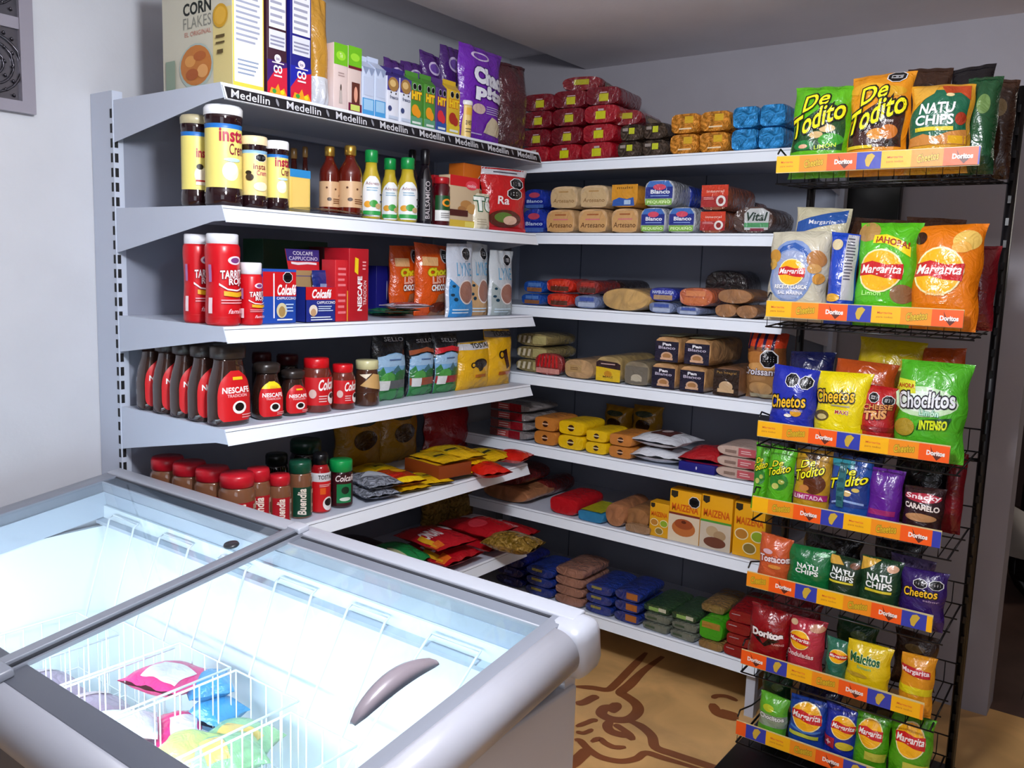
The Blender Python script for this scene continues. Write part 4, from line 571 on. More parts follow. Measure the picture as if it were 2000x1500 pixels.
def ribbon(mb, pts, w, z=.0008):
    P = [Vector((x, y, 0)) for x, y in pts]; out = []
    Q = []
    for i in range(len(P) - 1):   # catmull-rom
        a = P[max(0, i - 1)]; b = P[i]; c = P[i + 1]; d = P[min(len(P) - 1, i + 2)]
        for k in range(5):
            t = k / 5; Q.append(.5 * ((2 * b) + (c - a) * t + (2 * a - 5 * b + 4 * c - d) * t * t + (3 * b - a - 3 * c + d) * t ** 3))
    Q.append(P[-1]); vs = []; n = len(Q)
    for i, q in enumerate(Q):
        t = (Q[min(n - 1, i + 1)] - Q[max(0, i - 1)]).normalized(); s = Vector((-t.y, t.x, 0)); ww = w * (min(1, .45 + 4 * min(i, n - 1 - i) / n))
        vs += [q + s * ww / 2 + Vector((0, 0, z)), q - s * ww / 2 + Vector((0, 0, z))]
    mb.add(vs, [(2 * i, 2 * i + 1, 2 * i + 3, 2 * i + 2) for i in range(n - 1)], BR)
for k, (pts, w) in enumerate(SCROLL): ribbon(fl, pts, w, .0006 + .00012 * k)
for x in [-.1 + .45 * i for i in range(12)]: fl.box((x, 2.2, 0), (x + .004, 6, .0006), M('#3c2c24', 'paper'))
struct('floor', fl)
# pressed metal window grille on the left wall
win = MB(); MT = M('#8c8894', 'plastic'); MG = M('#5a5860', 'metal')
win.box((-.12, -.9, 1.87), (-.095, -.165, 1.90), MT).box((-.12, -.2, 1.90), (-.095, -.165, 2.5), MT).box((-.12, -.9, 2.085), (-.1, -.2, 2.115), MT).box((-.12, -.9, 1.9), (-.108, -.2, 2.5), MG)
for z in (1.99, 2.21):
    for r in (.03, .055, .075): win.tube([(-.105, -.27 + r * math.cos(a * PI / 12), z + r * math.sin(a * PI / 12)) for a in range(24)], .0035, MG, 6, True)
    for k in range(14): win.tube([(-.105, -.215 - .02 * (k % 3), z - .08 + .012 * k), (-.1, -.22 - .02 * (k % 3), z - .075 + .012 * k)], .003, MG, 5)
struct('window_1', win)
# ------------------------------------------------------------------ shelving units
MW = M('#c3cbdb', 'steel'); MD = M('#9298a8', 'steel'); MK_ = M('#0b0b10', 'paper')
RW = M('#e8eff8', 'plastic')
LZ = [1.929, 1.632, 1.327, 1.061, .7515, .4204]; BZ = [1.904, 1.638, 1.360, 1.094, .8174, .5518, .1986]
root = tag(empty('shelving_unit', (.25, .68, 0)), 'pale grey metal shelving unit along the left wall with slotted upright and six shelves', 'shelving')
def at_root(o, r): o.parent = r; o.location = -Vector(r.location); return o
at_root(MB().box((-.035, .02, .02), (-.004, 1.36, 1.93), MD).build('back_panel'), root)
for y in (-.003, 1.345):
    mb = MB(); mb.box((-.118, y, 0), (-.001, y + .03, 1.955), MW)
    if y < 0:
        for i in range(42): mb.box((-.013, y - .0012, .22 + i * .0405), (-.004, y + .001, .245 + i * .0405), MK_); 
        for i in range(42): mb.box((-.003, y + .004, .22 + i * .0405), (-.0002, y + .014, .245 + i * .0405), MK_)
    at_root(mb.build('upright'), root)
LB = [.115, .125, .105, .125, .12, .12]
for i, z in enumerate(LZ):
    sh = at_root(MB().box((.0, .004, z - .014), (.498, 1.356, z - .0005), MW).box((.05, .2, z - .03), (.07, 1.2, z - .014), MW).build('shelf'), root)
    rail = MB().prism([(.497, z), (.5, z), (.503, z - .006), (.5015, z - .008), (.516, z - .041), (.512, z - .042), (.497, z - .016)], 'y', .002, 1.358, RW)
    rail.box((.5012, .002, z - .0082), (.5022, 1.358, z - .0068), M('#5a6070', 'paper'))
    if i == 0:
        S = lambda u, v, o: (.516 + (.5015 - .516) * v + o * .9, .002 + u * 1.356, z - .041 + .034 * v + o * .3)
        ops = [('r', 0, 0, 1, 1, '#16151a'), ('r', 0, .94, 1, 1, '#d8dae0'), ('r', 0, 0, 1, .05, '#d8dae0'), ('r', 0, 0, .004, 1, '#d8dae0'), ('r', .996, 0, 1, 1, '#d8dae0')]
        for k in range(8): ops += [('t', 'Medellin', .012 + .125 * k, .16, .1 + .125 * k, .8, '#d4d6dc', dict(sh=.3, bold=.01)), ('e', .118 + .125 * k, .5, .003, .3, '#8a8c94')]
        decals(rail, S, ops, 'card', True)
    r = rail.build('price_rail'); r.parent = sh
    for yb in (.0, 1.3565):
        b = MB().prism([(.0, z), (.498, z), (.513, z - .038), (.46, z - .04), (.0, z - LB[i])], 'y', yb, yb + .0022, MW).build('bracket'); b.parent = sh
root = tag(empty('shelving_unit', (.73, 1.7, 0)), 'pale grey metal shelving unit against the back wall with seven shelves of bread and packs', 'shelving')
mb = MB().box((.01, 1.93, .02), (1.44, 1.955, 1.93), MD)
for x in (.345, .915): mb.box((x, 1.926, .05), (x + .003, 1.931, 1.9), M('#5c6270', 'paper'))
at_root(mb.build('back_panel'), root)
for x in (-.02, 1.43): at_root(MB().box((x, 1.905, 0), (x + .03, 1.958, 1.95), MW).build('upright'), root)
at_root(MB().box((1.405, 1.425, 0), (1.437, 1.455, .185), MW).box((1.41, 1.45, .0), (1.43, 1.93, .05), MW).build('foot'), root)
for i, z in enumerate(BZ):
    sh = at_root(MB().box((.015, 1.42, z - .014), (1.44, 1.93, z - .0005), MW).build('shelf'), root)
    rail = MB().prism([(1.421, z), (1.418, z), (1.415, z - .006), (1.4165, z - .008), (1.402, z - .041), (1.406, z - .042), (1.421, z - .016)], 'x', .013, 1.443, RW)
    rail.box((.013, 1.4158, z - .0082), (1.443, 1.4168, z - .0068), M('#5a6070', 'paper')); rail.build('price_rail').parent = sh
    b = MB().prism([(1.93, z), (1.42, z), (1.406, z - .038), (1.46, z - .04), (1.93, z - .11)], 'x', 1.441, 1.4435, MW).build('bracket'); b.parent = sh
# black box of unknown use on the back wall behind the rack
tag(MB().box((1.452, 1.945, 1.60), (1.64, 1.979, 1.90), M('#060608', 'plastic'), .004).build('speaker'), 'black rectangular box fixed to the back wall behind the snack rack', 'speaker')
# ------------------------------------------------------------------ wire snack rack
BKW = M('#0d0c10', 'plastic')
RZ = [1.811, 1.410, 1.062, .837, .607, .362, .134]; RX0, RX1, RY = 1.503, 2.012, 1.10
root = tag(empty('snack_rack', (1.76, 1.26, 0)), 'black wire snack rack with seven trays and bright orange yellow front strips', 'display rack')
for x in (1.50, 2.045):
    mb = MB().tube([(x, 1.42, .0), (x, 1.42, 2.03)], .013, BKW, 8)
    for z in [.1 + .06 * k for k in range(32)]: mb.box((x - .004, 1.40, z), (x + .004, 1.41, z + .02), BKW)
    at_root(mb.build('post'), root)
at_root(MB().box((1.485, .98, .008), (2.06, 1.46, .05), BKW, .006).build('base'), root)
at_root(MB().tube([(1.50, 1.42, 2.02), (2.045, 1.42, 2.02)], .008, BKW).tube([(1.50, 1.42, 1.0), (2.045, 1.42, 1.0)], .006, BKW).build('crossbar'), root)
SEQ = 'YODB'; STARTS = [(.12, 'Y'), (.0, 'Y'), (.0, 'Y'), (.35, 'Y'), (.1, 'O'), (.0, 'D'), (.6, 'D')]
MODW = dict(Y=.073, O=.075, D=.078, B=.062)
for i, z in enumerate(RZ):
    mb = MB(); zb = z - .022
    for x in [RX0 + .003 + .0385 * k for k in range(14)]: mb.tube([(x, RY + .003, z + .02), (x, RY + .003, zb - .03), (x, RY + .31, zb - .015), (x, RY + .31, zb + .05)], .0016, BKW, 5)
    for yy, zz in ((.003, -.03), (.1, -.027), (.2, -.022), (.31, -.015), (.31, .05)): mb.tube([(RX0, RY + yy, zb + zz), (2.04, RY + yy, zb + zz)], .0024, BKW, 5)
    mb.tube([(RX0, RY + .003, z + .03), (RX0, RY + .02, z + .045), (RX0, RY + .12, z + .02), (RX0, RY + .31, z + .0)], .0026, BKW, 5)
    for x in (RX0, 2.03): mb.tube([(x, RY + .003, zb - .03), (x, RY + .31, zb - .015)], .0026, BKW, 5)
    tray = at_root(mb.build('tray'), root)
    mb = MB().box((RX0, RY - .0035, z - .0235), (RX1, RY - .001, z + .0235), M('#d8c890', 'plastic'))
    x = 0.0; f, k = STARTS[i]; idx = SEQ.index(k); ops = []; LN = RX1 - RX0; first = True
    while x < LN - .002:
        k = SEQ[idx % 4]; w = MODW[k] * ((1 - f) if first else 1); x1 = min(LN, x + w); a, b = x / LN, x1 / LN; c = b - MODW[k] / LN if first and f else a; full = not (first and f > .3) and x1 - x > MODW[k] * .8; c = a; d = a + (b - a)
        ops.append(('r', a, .04, b, .96, dict(Y='#f4b40c', O='#ee8f18', D='#f05a14', B='#2f3ca8')[k]))
        if full:
            q = lambda t: c + (d - c) * t
            if k == 'Y': ops += [('t', 'Margarita', q(.2), .52, q(.72), .68, '#e06830', dict(bold=.02)), ('t', 'para todos', q(.18), .3, q(.74), .44, '#c88428', dict(bold=.02))]
            if k == 'O': ops += [('t', 'Cheetos', q(.18), .3, q(.86), .74, '#d8b020', dict(out='#8a7424', bold=.03, ow=.05, rot=.35))]
            if k == 'D': ops += [('p', [(q(.36), .9), (q(.46), .56), (q(.86), .52), (q(.6), .1), (q(.44), .4)], '#5a2418'), ('t', 'Doritos', q(.26), .36, q(.86), .64, '#f0e4e0', dict(bold=.05))]
            if k == 'B': ops += [('p', [(q(.4), .2), (q(.52), .14), (q(.6), .4), (q(.74), .74), (q(.6), .88), (q(.42), .8), (q(.34), .5)], '#c8a838')]
        x = x1; idx += 1; first = False
    decals(mb, lambda u, v, o: (RX0 + u * (RX1 - RX0), RY - .0035 - o, z - .0235 + v * .047), ops, 'card', True)
    s = mb.build('front_strip'); s.parent = tray
# ------------------------------------------------------------------ chest freezer with sloping glass top
TH = math.atan(.15)
def T(x, t, n): return (x, -.05 - t * math.cos(TH) - n * math.sin(TH) * 1, .877 - t * math.sin(TH) + n * math.cos(TH))
def tbox(mb, a, b, m, bevel=0):
    k = MB().box(a, b, m, bevel); k.v = [T(*p) for p in k.v]; o = len(mb.v); mb.v += k.v; i = mb.mat(m)
    for f, s in zip(k.f, k.sm): mb.f.append(tuple(o + q for q in f)); mb.mi.append(i); mb.sm.append(s)
    return mb
FW = M('#a8acb6', 'plastic'); FG = M('#7e838e', 'plastic'); FD = M('#50545e', 'plastic'); LI = M('#eef4f6', 'plastic'); SV = M('#c2c3cb', 'steel'); FD2 = M('#2c2e34', 'plastic')
fz = tag(empty('chest_freezer', (.83, -.4, 0)), 'large chest freezer with sloping sliding glass top and lit white interior', 'freezer')
at_root(MB().box((.03, -.735, .06), (1.625, -.70, .70), M('#3c3c44', 'steel')).box((.03, -.09, .06), (1.625, -.055, .80), SV).box((.02, -.72, .06), (.05, -.06, .76), SV).box((1.59, -.735, .06), (1.632, -.058, .76), SV, .006).box((.03, -.72, .06), (1.62, -.06, .1), SV).build('body'), fz)
for x in (.12, 1.5):
    for y in (-.66, -.14): at_root(MB().lathe([(.02, 0), (.03, .01), (.03, .03), (.02, .06)], FD2, 12, 0, (x, y)).build('foot'), fz)
ln = MB()
ln.box((.06, -.70, .14), (1.585, -.69, .70), LI).box((.06, -.105, .14), (1.585, -.095, .80), LI).box((.06, -.69, .14), (.075, -.1, .74), LI).box((1.57, -.69, .14), (1.585, -.1, .74), LI).box((.06, -.69, .14), (1.58, -.1, .16), LI)
at_root(ln.build('inner_liner'), fz)
rim = MB(); LT = M('#b8c0cc', 'plastic')
tbox(rim, (.02, -.03, -.07), (1.62, .012, .004), FW, .004); tbox(rim, (.02, .016, -.05), (1.60, .052, -.004), FG, .002); tbox(rim, (.02, .010, -.03), (1.6, .018, -.002), FD2)
tbox(rim, (.02, .052, -.03), (1.6, .056, -.001), FW)
tbox(rim, (.03, .625, -.06), (1.60, .675, .001), FD, .003); tbox(rim, (.02, .012, -.06), (.075, .66, .001), FG, .002); tbox(rim, (1.575, 0, -.06), (1.605, .66, .001), FG, .002)
tbox(rim, (.075, .05, -.10), (1.58, .058, -.03), LT); tbox(rim, (.075, .058, -.112), (1.58, .092, -.102), LT)
tbox(rim, (.07, .05, -.10), (.082, .64, -.03), LT); tbox(rim, (1.565, .05, -.10), (1.577, .64, -.03), LT)
at_root(rim.build('rim'), fz)
bp = MB()
prof = [(1.605, .003)] + [(1.612 + .043 * math.sin(a * PI / 16), -.042 + .044 * math.cos(a * PI / 16)) for a in range(17)] + [(1.605, -.086)]
b = MB().prism([(x, n) for x, n in prof], 'y', .05, .665, M('#a6a8b2', 'plastic'), 0); b.v = [T(p[0], p[1], p[2]) for p in b.v]; b.sm = [len(f) == 4 for f in b.f]; at_root(b.build('end_bumper'), fz)
cb = MB(); tbox(cb, (1.57, -.034, -.1), (1.658, .052, .003), M('#a9adb8', 'plastic'), .026); at_root(cb.build('corner_cap'), fz)
fb = MB(); K = [(.672, .0)] + [(.68 + .047 * math.sin(a * PI / 16), -.05 + .05 * math.cos(a * PI / 16)) for a in range(17)] + [(.672, -.1)]
fb.prism(K, 'x', .02, 1.63, M('#8f929c', 'steel')); fb.sm = [len(f) == 4 for f in fb.f]; fb.v = [T(p[0], p[1], p[2]) for p in fb.v]; at_root(fb.build('front_bumper'), fz)
mr = MB(); tbox(mr, (.843, .0, .006), (.869, .67, .015), FG, .002); tbox(mr, (.869, .01, -.004), (.875, .66, .008), FD2); tbox(mr, (.875, .01, -.004), (.882, .66, .004), FG); tbox(mr, (.838, .655, .0), (.905, .70, .018), FG, .005); tbox(mr, (.838, -.012, .004), (.88, .02, .018), M('#b4b8c2', 'plastic'), .003)
at_root(mr.build('centre_rail'), fz)
GL = M('#eef6fa', 'pane')
for nm, a, b, n in (('glass_lid', .07, .85, .0), ('glass_lid', .872, 1.58, -.004)):
    g = MB(); tbox(g, (a, .02, n - .004), (b, .655, n), GL); g = at_root(g.build(nm), fz)
    if a > .5:
        h = MB(); pts = []
        for k in range(13):
            s = k / 12; pts.append(T(1.5 + .016 * math.sin(s * PI) * 1.5, .245 + .19 * s, .004 + .03 * math.sin(s * PI)))
        vs = []; 
        for k in range(13):
            s = k / 12; w = .006 + .014 * math.sin(s * PI) ** .6; c = (1.5 + .0 * s, .245 + .19 * s, .004 + .022 * math.sin(s * PI) ** .8)
            for dx, dn in ((-w, -.5 * w), (-w * .7, .5 * w), (0, .8 * w), (w * .7, .4 * w), (w, -.3 * w), (0, -.1 * w)): vs.append(T(c[0] + dx, c[1], c[2] + dn))
        fs = [(6 * k + j, 6 * k + (j + 1) % 6, 6 * k + 6 + (j + 1) % 6, 6 * k + 6 + j) for k in range(12) for j in range(6)] + [tuple(range(6)), tuple(72 + j for j in range(6))]
        h.add(vs, fs, M('#857c84', 'plastic'), True); at_root(h.build('handle'), fz)['label'] = 'grey curved plastic handle on the glass'
    else:
        h = MB().lathe([(.016, 0), (.018, .003), (.016, .007), (.006, .008)], FD2, 18); mx = Matrix.Translation(Vector(T(.785, .135, .001))) @ Matrix.Rotation(TH, 4, 'X'); h.xf(mx); at_root(h.build('knob'), fz)
lt = at_root(MB().tube([(.15, -.655, .70), (1.5, -.655, .70)], .010, M('#e8f4ff', 'emit'), 8).build('lamp_tube'), fz)
area('freezer_lamp', (.82, -.64, .685), (.82, -.25, .25), 1.4, 4.8, (.93, .97, 1), .05)
WW = M('#eef0f4', 'plastic')
def basket(x0, x1, y0, y1, z0, z1, label, hooks=True):
    mb = MB(); r = .0022
    for z in (z1, z1 - .025, z0 + .06, z0): 
        if z == z1 - .025: continue
        mb.tube([(x0, y0, z), (x1, y0, z), (x1, y1, z), (x0, y1, z)], r if z != z1 else .003, WW, 5, True)
    n = max(2, int((x1 - x0) / .045)); k = int((y1 - y0) / .045)
    for i in range(n + 1):
        x = x0 + (x1 - x0) * i / n; mb.tube([(x, y0, z1), (x, y0, z0), (x, y1, z0), (x, y1, z1)], r * .8, WW, 5)
    for i in range(1, k):
        y = y0 + (y1 - y0) * i / k; mb.tube([(x0, y, z1), (x0, y, z0), (x1, y, z0), (x1, y, z1)], r * .8, WW, 5)
    if hooks:
        a = x0 + (x1 - x0) * .22; b = x0 + (x1 - x0) * .78
        mb.tube([(a, y1, z1), (a, -.125, .78), (a, -.112, .786), (b, -.112, .786), (b, -.125, .78), (b, y1, z1)], .0028, WW, 6)
    return tag(mb.build('wire_basket'), label, 'basket', 'white wire baskets inside the freezer')
BK = [basket(.10, .32, -.665, -.2, .30, .52, 'white wire basket at the wall end of the freezer'), basket(.345, .575, -.665, -.2, .30, .56, 'white wire basket under the left glass lid beside the centre rail'),
      basket(.60, .80, -.665, -.2, .34, .58, 'white wire basket straddling the centre rail of the freezer'), basket(.82, 1.035, -.665, -.2, .34, .58, 'white wire basket holding the pink and blue frozen packs'),
      basket(1.06, 1.255, -.665, -.24, .34, .58, 'white wire basket holding green frozen packs nearest the freezer handle'), basket(1.28, 1.50, -.665, -.42, .34, .54, 'short white wire basket at the open end of the freezer')]
# ------------------------------------------------------------------ dim room beyond the wall
sc = tag(empty('motor_scooter', (2.15, 3.35, 0)), 'dim black motor scooter with a pale rounded cover seen past the wall edge', 'scooter')
mb = MB(); BB = M('#0a0a0c', 'plastic')
mb.grid(lambda u, v: (1.94 + .24 * u, 3.2 + .12 * (1 - math.sin(PI * (.1 + .8 * u)) * math.sin(PI * (.1 + .8 * v))), .22 + .25 * v * (1 - .35 * u)), 10, 10, M('#d8d2c8', 'plastic'))
at_root(mb.build('side_cover'), sc); at_root(MB().box((1.98, 3.3, .1), (2.6, 3.5, .6), BB, .03).box((1.99, 3.28, .55), (2.5, 3.52, .78), BB, .04).build('body'), sc)
at_root(MB().tube([(1.955, 3.3, .86), (2.2, 3.3, .87)], .006, M('#c8c8cc', 'metal'), 8).tube([(2.1, 3.35, .6), (2.1, 3.33, .87)], .02, BB, 8).build('handlebar'), sc)
wh = MB().tube([(2.15 + .17 * math.cos(a * PI / 10), 3.34, .19 + .17 * math.sin(a * PI / 10)) for a in range(20)], .03, BB, 8, True); at_root(wh.build('wheel'), sc)
# ------------------------------------------------------------------ goods on the shelves, in the rack and in the freezer
# kind, name, look, x, y, z, turn, width, depth, height, label, category, group, tilt, seed, roll
ITEMS = [
 ('box', 'cereal_box', 'cornflakes', 0.3338, 0.091, 1.929, 90, 0.0929, 0.3064, 0.3, 'large corn flakes box at the near end of the top left shelf', 'cereal box', None, 0, 1, 0),
 ('box', 'cereal_box', 'choco_brown', 0.392, 0.1801, 1.929, 90, 0.0634, 0.19, 0.29, 'tall brown topped cereal box with colourful lower corner', 'cereal box', None, 0, 1, 0),
 ('box', 'cereal_box', 'choco_blue', 0.392, 0.2586, 1.929, 90, 0.0703, 0.19, 0.29, 'tall dark blue cereal box beside the brown one', 'cereal box', None, 0, 1, 0),
 ('pouch', 'pouch', 'oilpouch', 0.445, 0.3424, 1.929, 90, 0.0745, 0.07, 0.2953, 'tall amber pouch with a clear base on the top left shelf', 'pouch', None, 0, 1, 0),
 ('box', 'carton', 'tea_pack', 0.457, 0.4046, 1.929, 90, 0.0514, 0.05, 0.1796, 'narrow green and pink carton next to the amber pouch', 'carton', None, 0, 1, 0),
 ('box', 'carton', 'tea_pack2', 0.457, 0.458, 1.929, 90, 0.0512, 0.05, 0.1828, 'narrow green and pink carton with maroon base', 'carton', None, 0, 1, 0),
 ('box', 'carton', 'milk_blue', 0.447, 0.5119, 1.929, 90, 0.047, 0.07, 0.1371, 'light blue milk carton beside the green pink cartons', 'carton', 'milk cartons on the top left shelf', 0, 1, 0),
 ('box', 'carton', 'milk_blue', 0.447, 0.5597, 1.929, 90, 0.0442, 0.07, 0.1408, 'light blue milk carton beside the white nut cartons', 'carton', 'milk cartons on the top left shelf', 0, 1, 0),
 ('box', 'carton', 'milk_nut', 0.447, 0.6137, 1.929, 90, 0.0501, 0.07, 0.1306, 'white carton with nut picture, nearer the blue milk', 'carton', 'white nut drink cartons', 0, 1, 0),
 ('box', 'carton', 'milk_nut', 0.447, 0.668, 1.929, 90, 0.0495, 0.07, 0.1334, 'white carton with nut picture, nearer the green juice', 'carton', 'white nut drink cartons', 0, 1, 0),
 ('box', 'juice_carton', 'hit_green', 0.4575, 0.7183, 1.929, 90, 0.0556, 0.045, 0.1354, 'green juice carton beside the white nut cartons', 'carton', 'juice cartons on the top left shelf', 0, 1, 0),
 ('box', 'juice_carton', 'hit_green', 0.4575, 0.781, 1.929, 90, 0.0504, 0.045, 0.1376, 'green juice carton beside the purple juice', 'carton', 'juice cartons on the top left shelf', 0, 1, 0),
 ('box', 'juice_carton', 'hit_purple', 0.4575, 0.8362, 1.929, 90, 0.0496, 0.045, 0.1382, 'purple and blue juice carton on the top left shelf', 'carton', 'juice cartons on the top left shelf', 0, 1, 0),
 ('box', 'juice_carton', 'hit_yellow', 0.4575, 0.897, 1.929, 90, 0.0615, 0.045, 0.1427, 'yellow juice carton with a red fruit, top left shelf', 'carton', 'juice cartons on the top left shelf', 0, 1, 0),
 ('jar', 'drink_cup', 'cup', 0.46, 0.9818, 1.929, 78, 0.0476, 0.0476, 0.1236, 'small pale yellow cup with white lid beside purple bag', 'cup', None, 0, 1, 0),
 ('bag', 'snack_bag', 'purple_back', 0.355, 0.6433, 1.929, 90, 0.0746, 0.05, 0.1803, 'dark purple bag standing behind the blue milk cartons', 'snack bag', 'purple snack bags behind the drink cartons', 0, 0, 0),
 ('bag', 'snack_bag', 'purple_back', 0.355, 0.7436, 1.929, 90, 0.0952, 0.05, 0.2176, 'dark purple bag standing behind the first nut carton', 'snack bag', 'purple snack bags behind the drink cartons', 0, 1, 0),
 ('bag', 'snack_bag', 'purple_back', 0.355, 0.8259, 1.929, 90, 0.1069, 0.05, 0.228, 'dark purple bag standing behind the second nut carton', 'snack bag', 'purple snack bags behind the drink cartons', 0, 2, 0),
 ('bag', 'snack_bag', 'purple_back', 0.355, 0.9119, 1.929, 90, 0.0966, 0.05, 0.2734, 'dark purple bag standing behind the green juice cartons', 'snack bag', 'purple snack bags behind the drink cartons', 0, 3, 0),
 ('bag', 'snack_bag', 'purple_back', 0.355, 1.0133, 1.929, 90, 0.1072, 0.05, 0.3115, 'tallest dark purple bag standing behind the yellow juice', 'snack bag', 'purple snack bags behind the drink cartons', 0, 4, 0),
 ('bag', 'snack_bag', 'purple_bag', 0.451, 1.0583, 1.929, 90, 0.2334, 0.07, 0.3044, 'big bright purple snack bag with white bubble letters', 'snack bag', None, 0, 4, 0),
 ('bag', 'snack_bag', 'maroonbag', 0.39, 1.311, 1.929, 90, 0.1887, 0.1, 0.3122, 'dark maroon glossy bag at the far end of the top left shelf', 'bag', None, 0, 5, 0),
 ('jar', 'cream_jar', 'crem_b', 0.34, 0.0332, 1.632, 56, 0.0761, 0.0761, 0.2351, 'large yellow label jar half hidden behind the tallest one', 'jar', 'cream powder jars with yellow labels', 0, 1, 0),
 ('jar', 'cream_jar', 'crem_a', 0.44, 0.0478, 1.632, 56, 0.0963, 0.0963, 0.2537, 'tallest yellow label jar with white lid and blue ring', 'jar', 'cream powder jars with yellow labels', 0, 1, 0),
 ('jar', 'cream_jar', 'crem_c', 0.46, 0.1265, 1.632, 56, 0.0686, 0.0686, 0.1848, 'small yellow label jar with beige lid and black seal', 'jar', 'cream powder jars with yellow labels', 0, 1, 0),
 ('jar', 'cream_jar', 'crem_d', 0.465, 0.1965, 1.632, 56, 0.0621, 0.0621, 0.1822, 'small yellow label jar with white lid', 'jar', 'cream powder jars with yellow labels', 0, 1, 0),
 ('box', 'carton', 'tub', 0.435, 0.2787, 1.632, 90, 0.0715, 0.05, 0.1177, 'small yellow carton with blue top next to the cream jars', 'carton', None, 0, 1, 0),
 ('jar', 'bottle', 'backbottle', 0.2, 0.4686, 1.632, 78, 0.0376, 0.0376, 0.2143, 'dark brown bottle behind the small yellow carton', 'bottle', 'dark bottles at the back of the second left shelf', 0, 1, 0),
 ('jar', 'bottle', 'backbottle', 0.22, 0.4962, 1.632, 78, 0.0314, 0.0314, 0.2214, 'dark brown bottle behind and right of the small yellow carton', 'bottle', 'dark bottles at the back of the second left shelf', 0, 1, 0),
 ('jar', 'syrup_bottle', 'honey', 0.4, 0.4376, 1.632, 76, 0.0593, 0.0593, 0.2038, 'amber syrup bottle with gold cap, the further back one', 'bottle', 'amber syrup bottles with gold caps', 0, 1, 0),
 ('jar', 'syrup_bottle', 'honey', 0.44, 0.4822, 1.632, 76, 0.07, 0.07, 0.2103, 'amber syrup bottle with gold cap beside the salad dressing', 'bottle', 'amber syrup bottles with gold caps', 0, 1, 0),
 ('jar', 'dressing_bottle', 'dressing', 0.455, 0.5529, 1.632, 56, 0.0592, 0.0592, 0.2052, 'green capped dressing bottle with white label beside the amber syrup', 'bottle', 'green capped dressing bottles', 0, 1, 0),
 ('jar', 'dressing_bottle', 'dressing', 0.4, 0.6876, 1.632, 56, 0.0576, 0.0576, 0.1998, 'green capped dressing bottle standing behind its neighbour', 'bottle', 'green capped dressing bottles', 0, 1, 0),
 ('jar', 'dressing_bottle', 'dressing', 0.455, 0.7105, 1.632, 56, 0.0653, 0.0653, 0.2015, 'green capped dressing bottle beside the black bottle', 'bottle', 'green capped dressing bottles', 0, 1, 0),
 ('jar', 'black_bottle', 'darkbottle', 0.33, 0.8629, 1.632, 70, 0.0426, 0.0426, 0.2528, 'black bottle standing behind the dressing bottles', 'bottle', 'tall black bottles on the second left shelf', 0, 1, 0),
 ('jar', 'black_bottle', 'darkbottle', 0.44, 0.8067, 1.632, 70, 0.0508, 0.0508, 0.2413, 'tall black bottle with vertical white lettering', 'bottle', 'tall black bottles on the second left shelf', 0, 1, 0),
 ('jar', 'jam_jar', 'jam', 0.45, 0.8784, 1.632, 70, 0.0586, 0.0586, 0.1588, 'dark jam jar with green and white label', 'jar', None, 0, 1, 0),
 ('box', 'box', 'redlidbox', 0.35, 0.9988, 1.632, 90, 0.1546, 0.06, 0.175, 'dark red box behind the jam jar', 'box', None, 0, 1, 0),
 ('box', 'carton', 'cookiebox', 0.445, 0.9762, 1.632, 90, 0.157, 0.05, 0.1711, 'beige carton with red top and cookie picture', 'carton', None, 0, 1, 0),
 ('box', 'box', 'orangebox', 0.35, 1.188, 1.632, 90, 0.2386, 0.07, 0.2322, 'orange box with two black seals', 'box', None, 0, 1, 0),
 ('pouch', 'tea_pack', 'tebox', 0.4675, 1.0676, 1.632, 90, 0.0913, 0.035, 0.1227, 'pale tea pack with large green and white lettering', 'tea pack', None, 0, 2, 0),
 ('bag', 'snack_bag', 'ranchbag', 0.435, 1.2363, 1.632, 76, 0.2164, 0.07, 0.2286, 'red snack bag with white top leaning at the shelf end', 'snack bag', None, 0, 2, 0),
 ('bag', 'snack_bag', 'orangeback', 0.235, 1.3043, 1.632, 90, 0.1714, 0.05, 0.2126, 'dim orange bag behind the orange box', 'bag', None, 0, 1, 0),
 ('lying', 'plastic_wrap', 'clearwrap', 0.4534, 0.3698, 1.632, 90, 0.3, 0.09, 0.018, 'crumpled clear plastic wrap lying on the second left shelf', 'plastic wrap', None, 0, 1, 0),
 ('jar', 'container', 'tarrito', 0.33, 0.0383, 1.327, 78, 0.0711, 0.0711, 0.2339, 'tall red container with white lid standing behind the nearer one', 'container', 'red chocolate powder containers with white lids', 0, 1, 0),
 ('jar', 'container', 'tarrito', 0.44, 0.0413, 1.327, 78, 0.0888, 0.0888, 0.2357, 'tall red container with white lid at the front of the third left shelf', 'container', 'red chocolate powder containers with white lids', 0, 1, 0),
 ('jar', 'container', 'tarrito_s', 0.46, 0.1135, 1.327, 78, 0.0602, 0.0602, 0.1644, 'short red container with white lid', 'container', 'red chocolate powder containers with white lids', 0, 1, 0),
 ('box', 'coffee_box', 'colbox', 0.42, 0.2078, 1.327, 90, 0.1125, 0.08, 0.1488, 'blue and red cappuccino box beside the short red container', 'box', None, 0, 1, 0),
 ('box', 'box', 'darkgreenbox', 0.15, 0.4793, 1.327, 90, 0.2559, 0.1, 0.2369, 'dark green box at the back of the third left shelf', 'box', None, 0, 1, 0),
 ('box', 'box', 'darkredbox', 0.22, 0.5923, 1.327, 90, 0.1263, 0.1, 0.22, 'dark red box behind the open display box', 'box', None, 0, 1, 0),
 ('display', 'display_carton', 'dispfront', 0.435, 0.3455, 1.327, 90, 0.1103, 0.07, 0.1008, 'open blue and red display carton with a raised flap', 'display carton', None, 0, 1, 0),
 ('bag', 'sachet', 'sachet', 0.4225, 0.3909, 1.377, 90, 0.078, 0.015, 0.0987, 'dark blue sachet leaning out of the display box', 'sachet', None, 0, 2, 0),
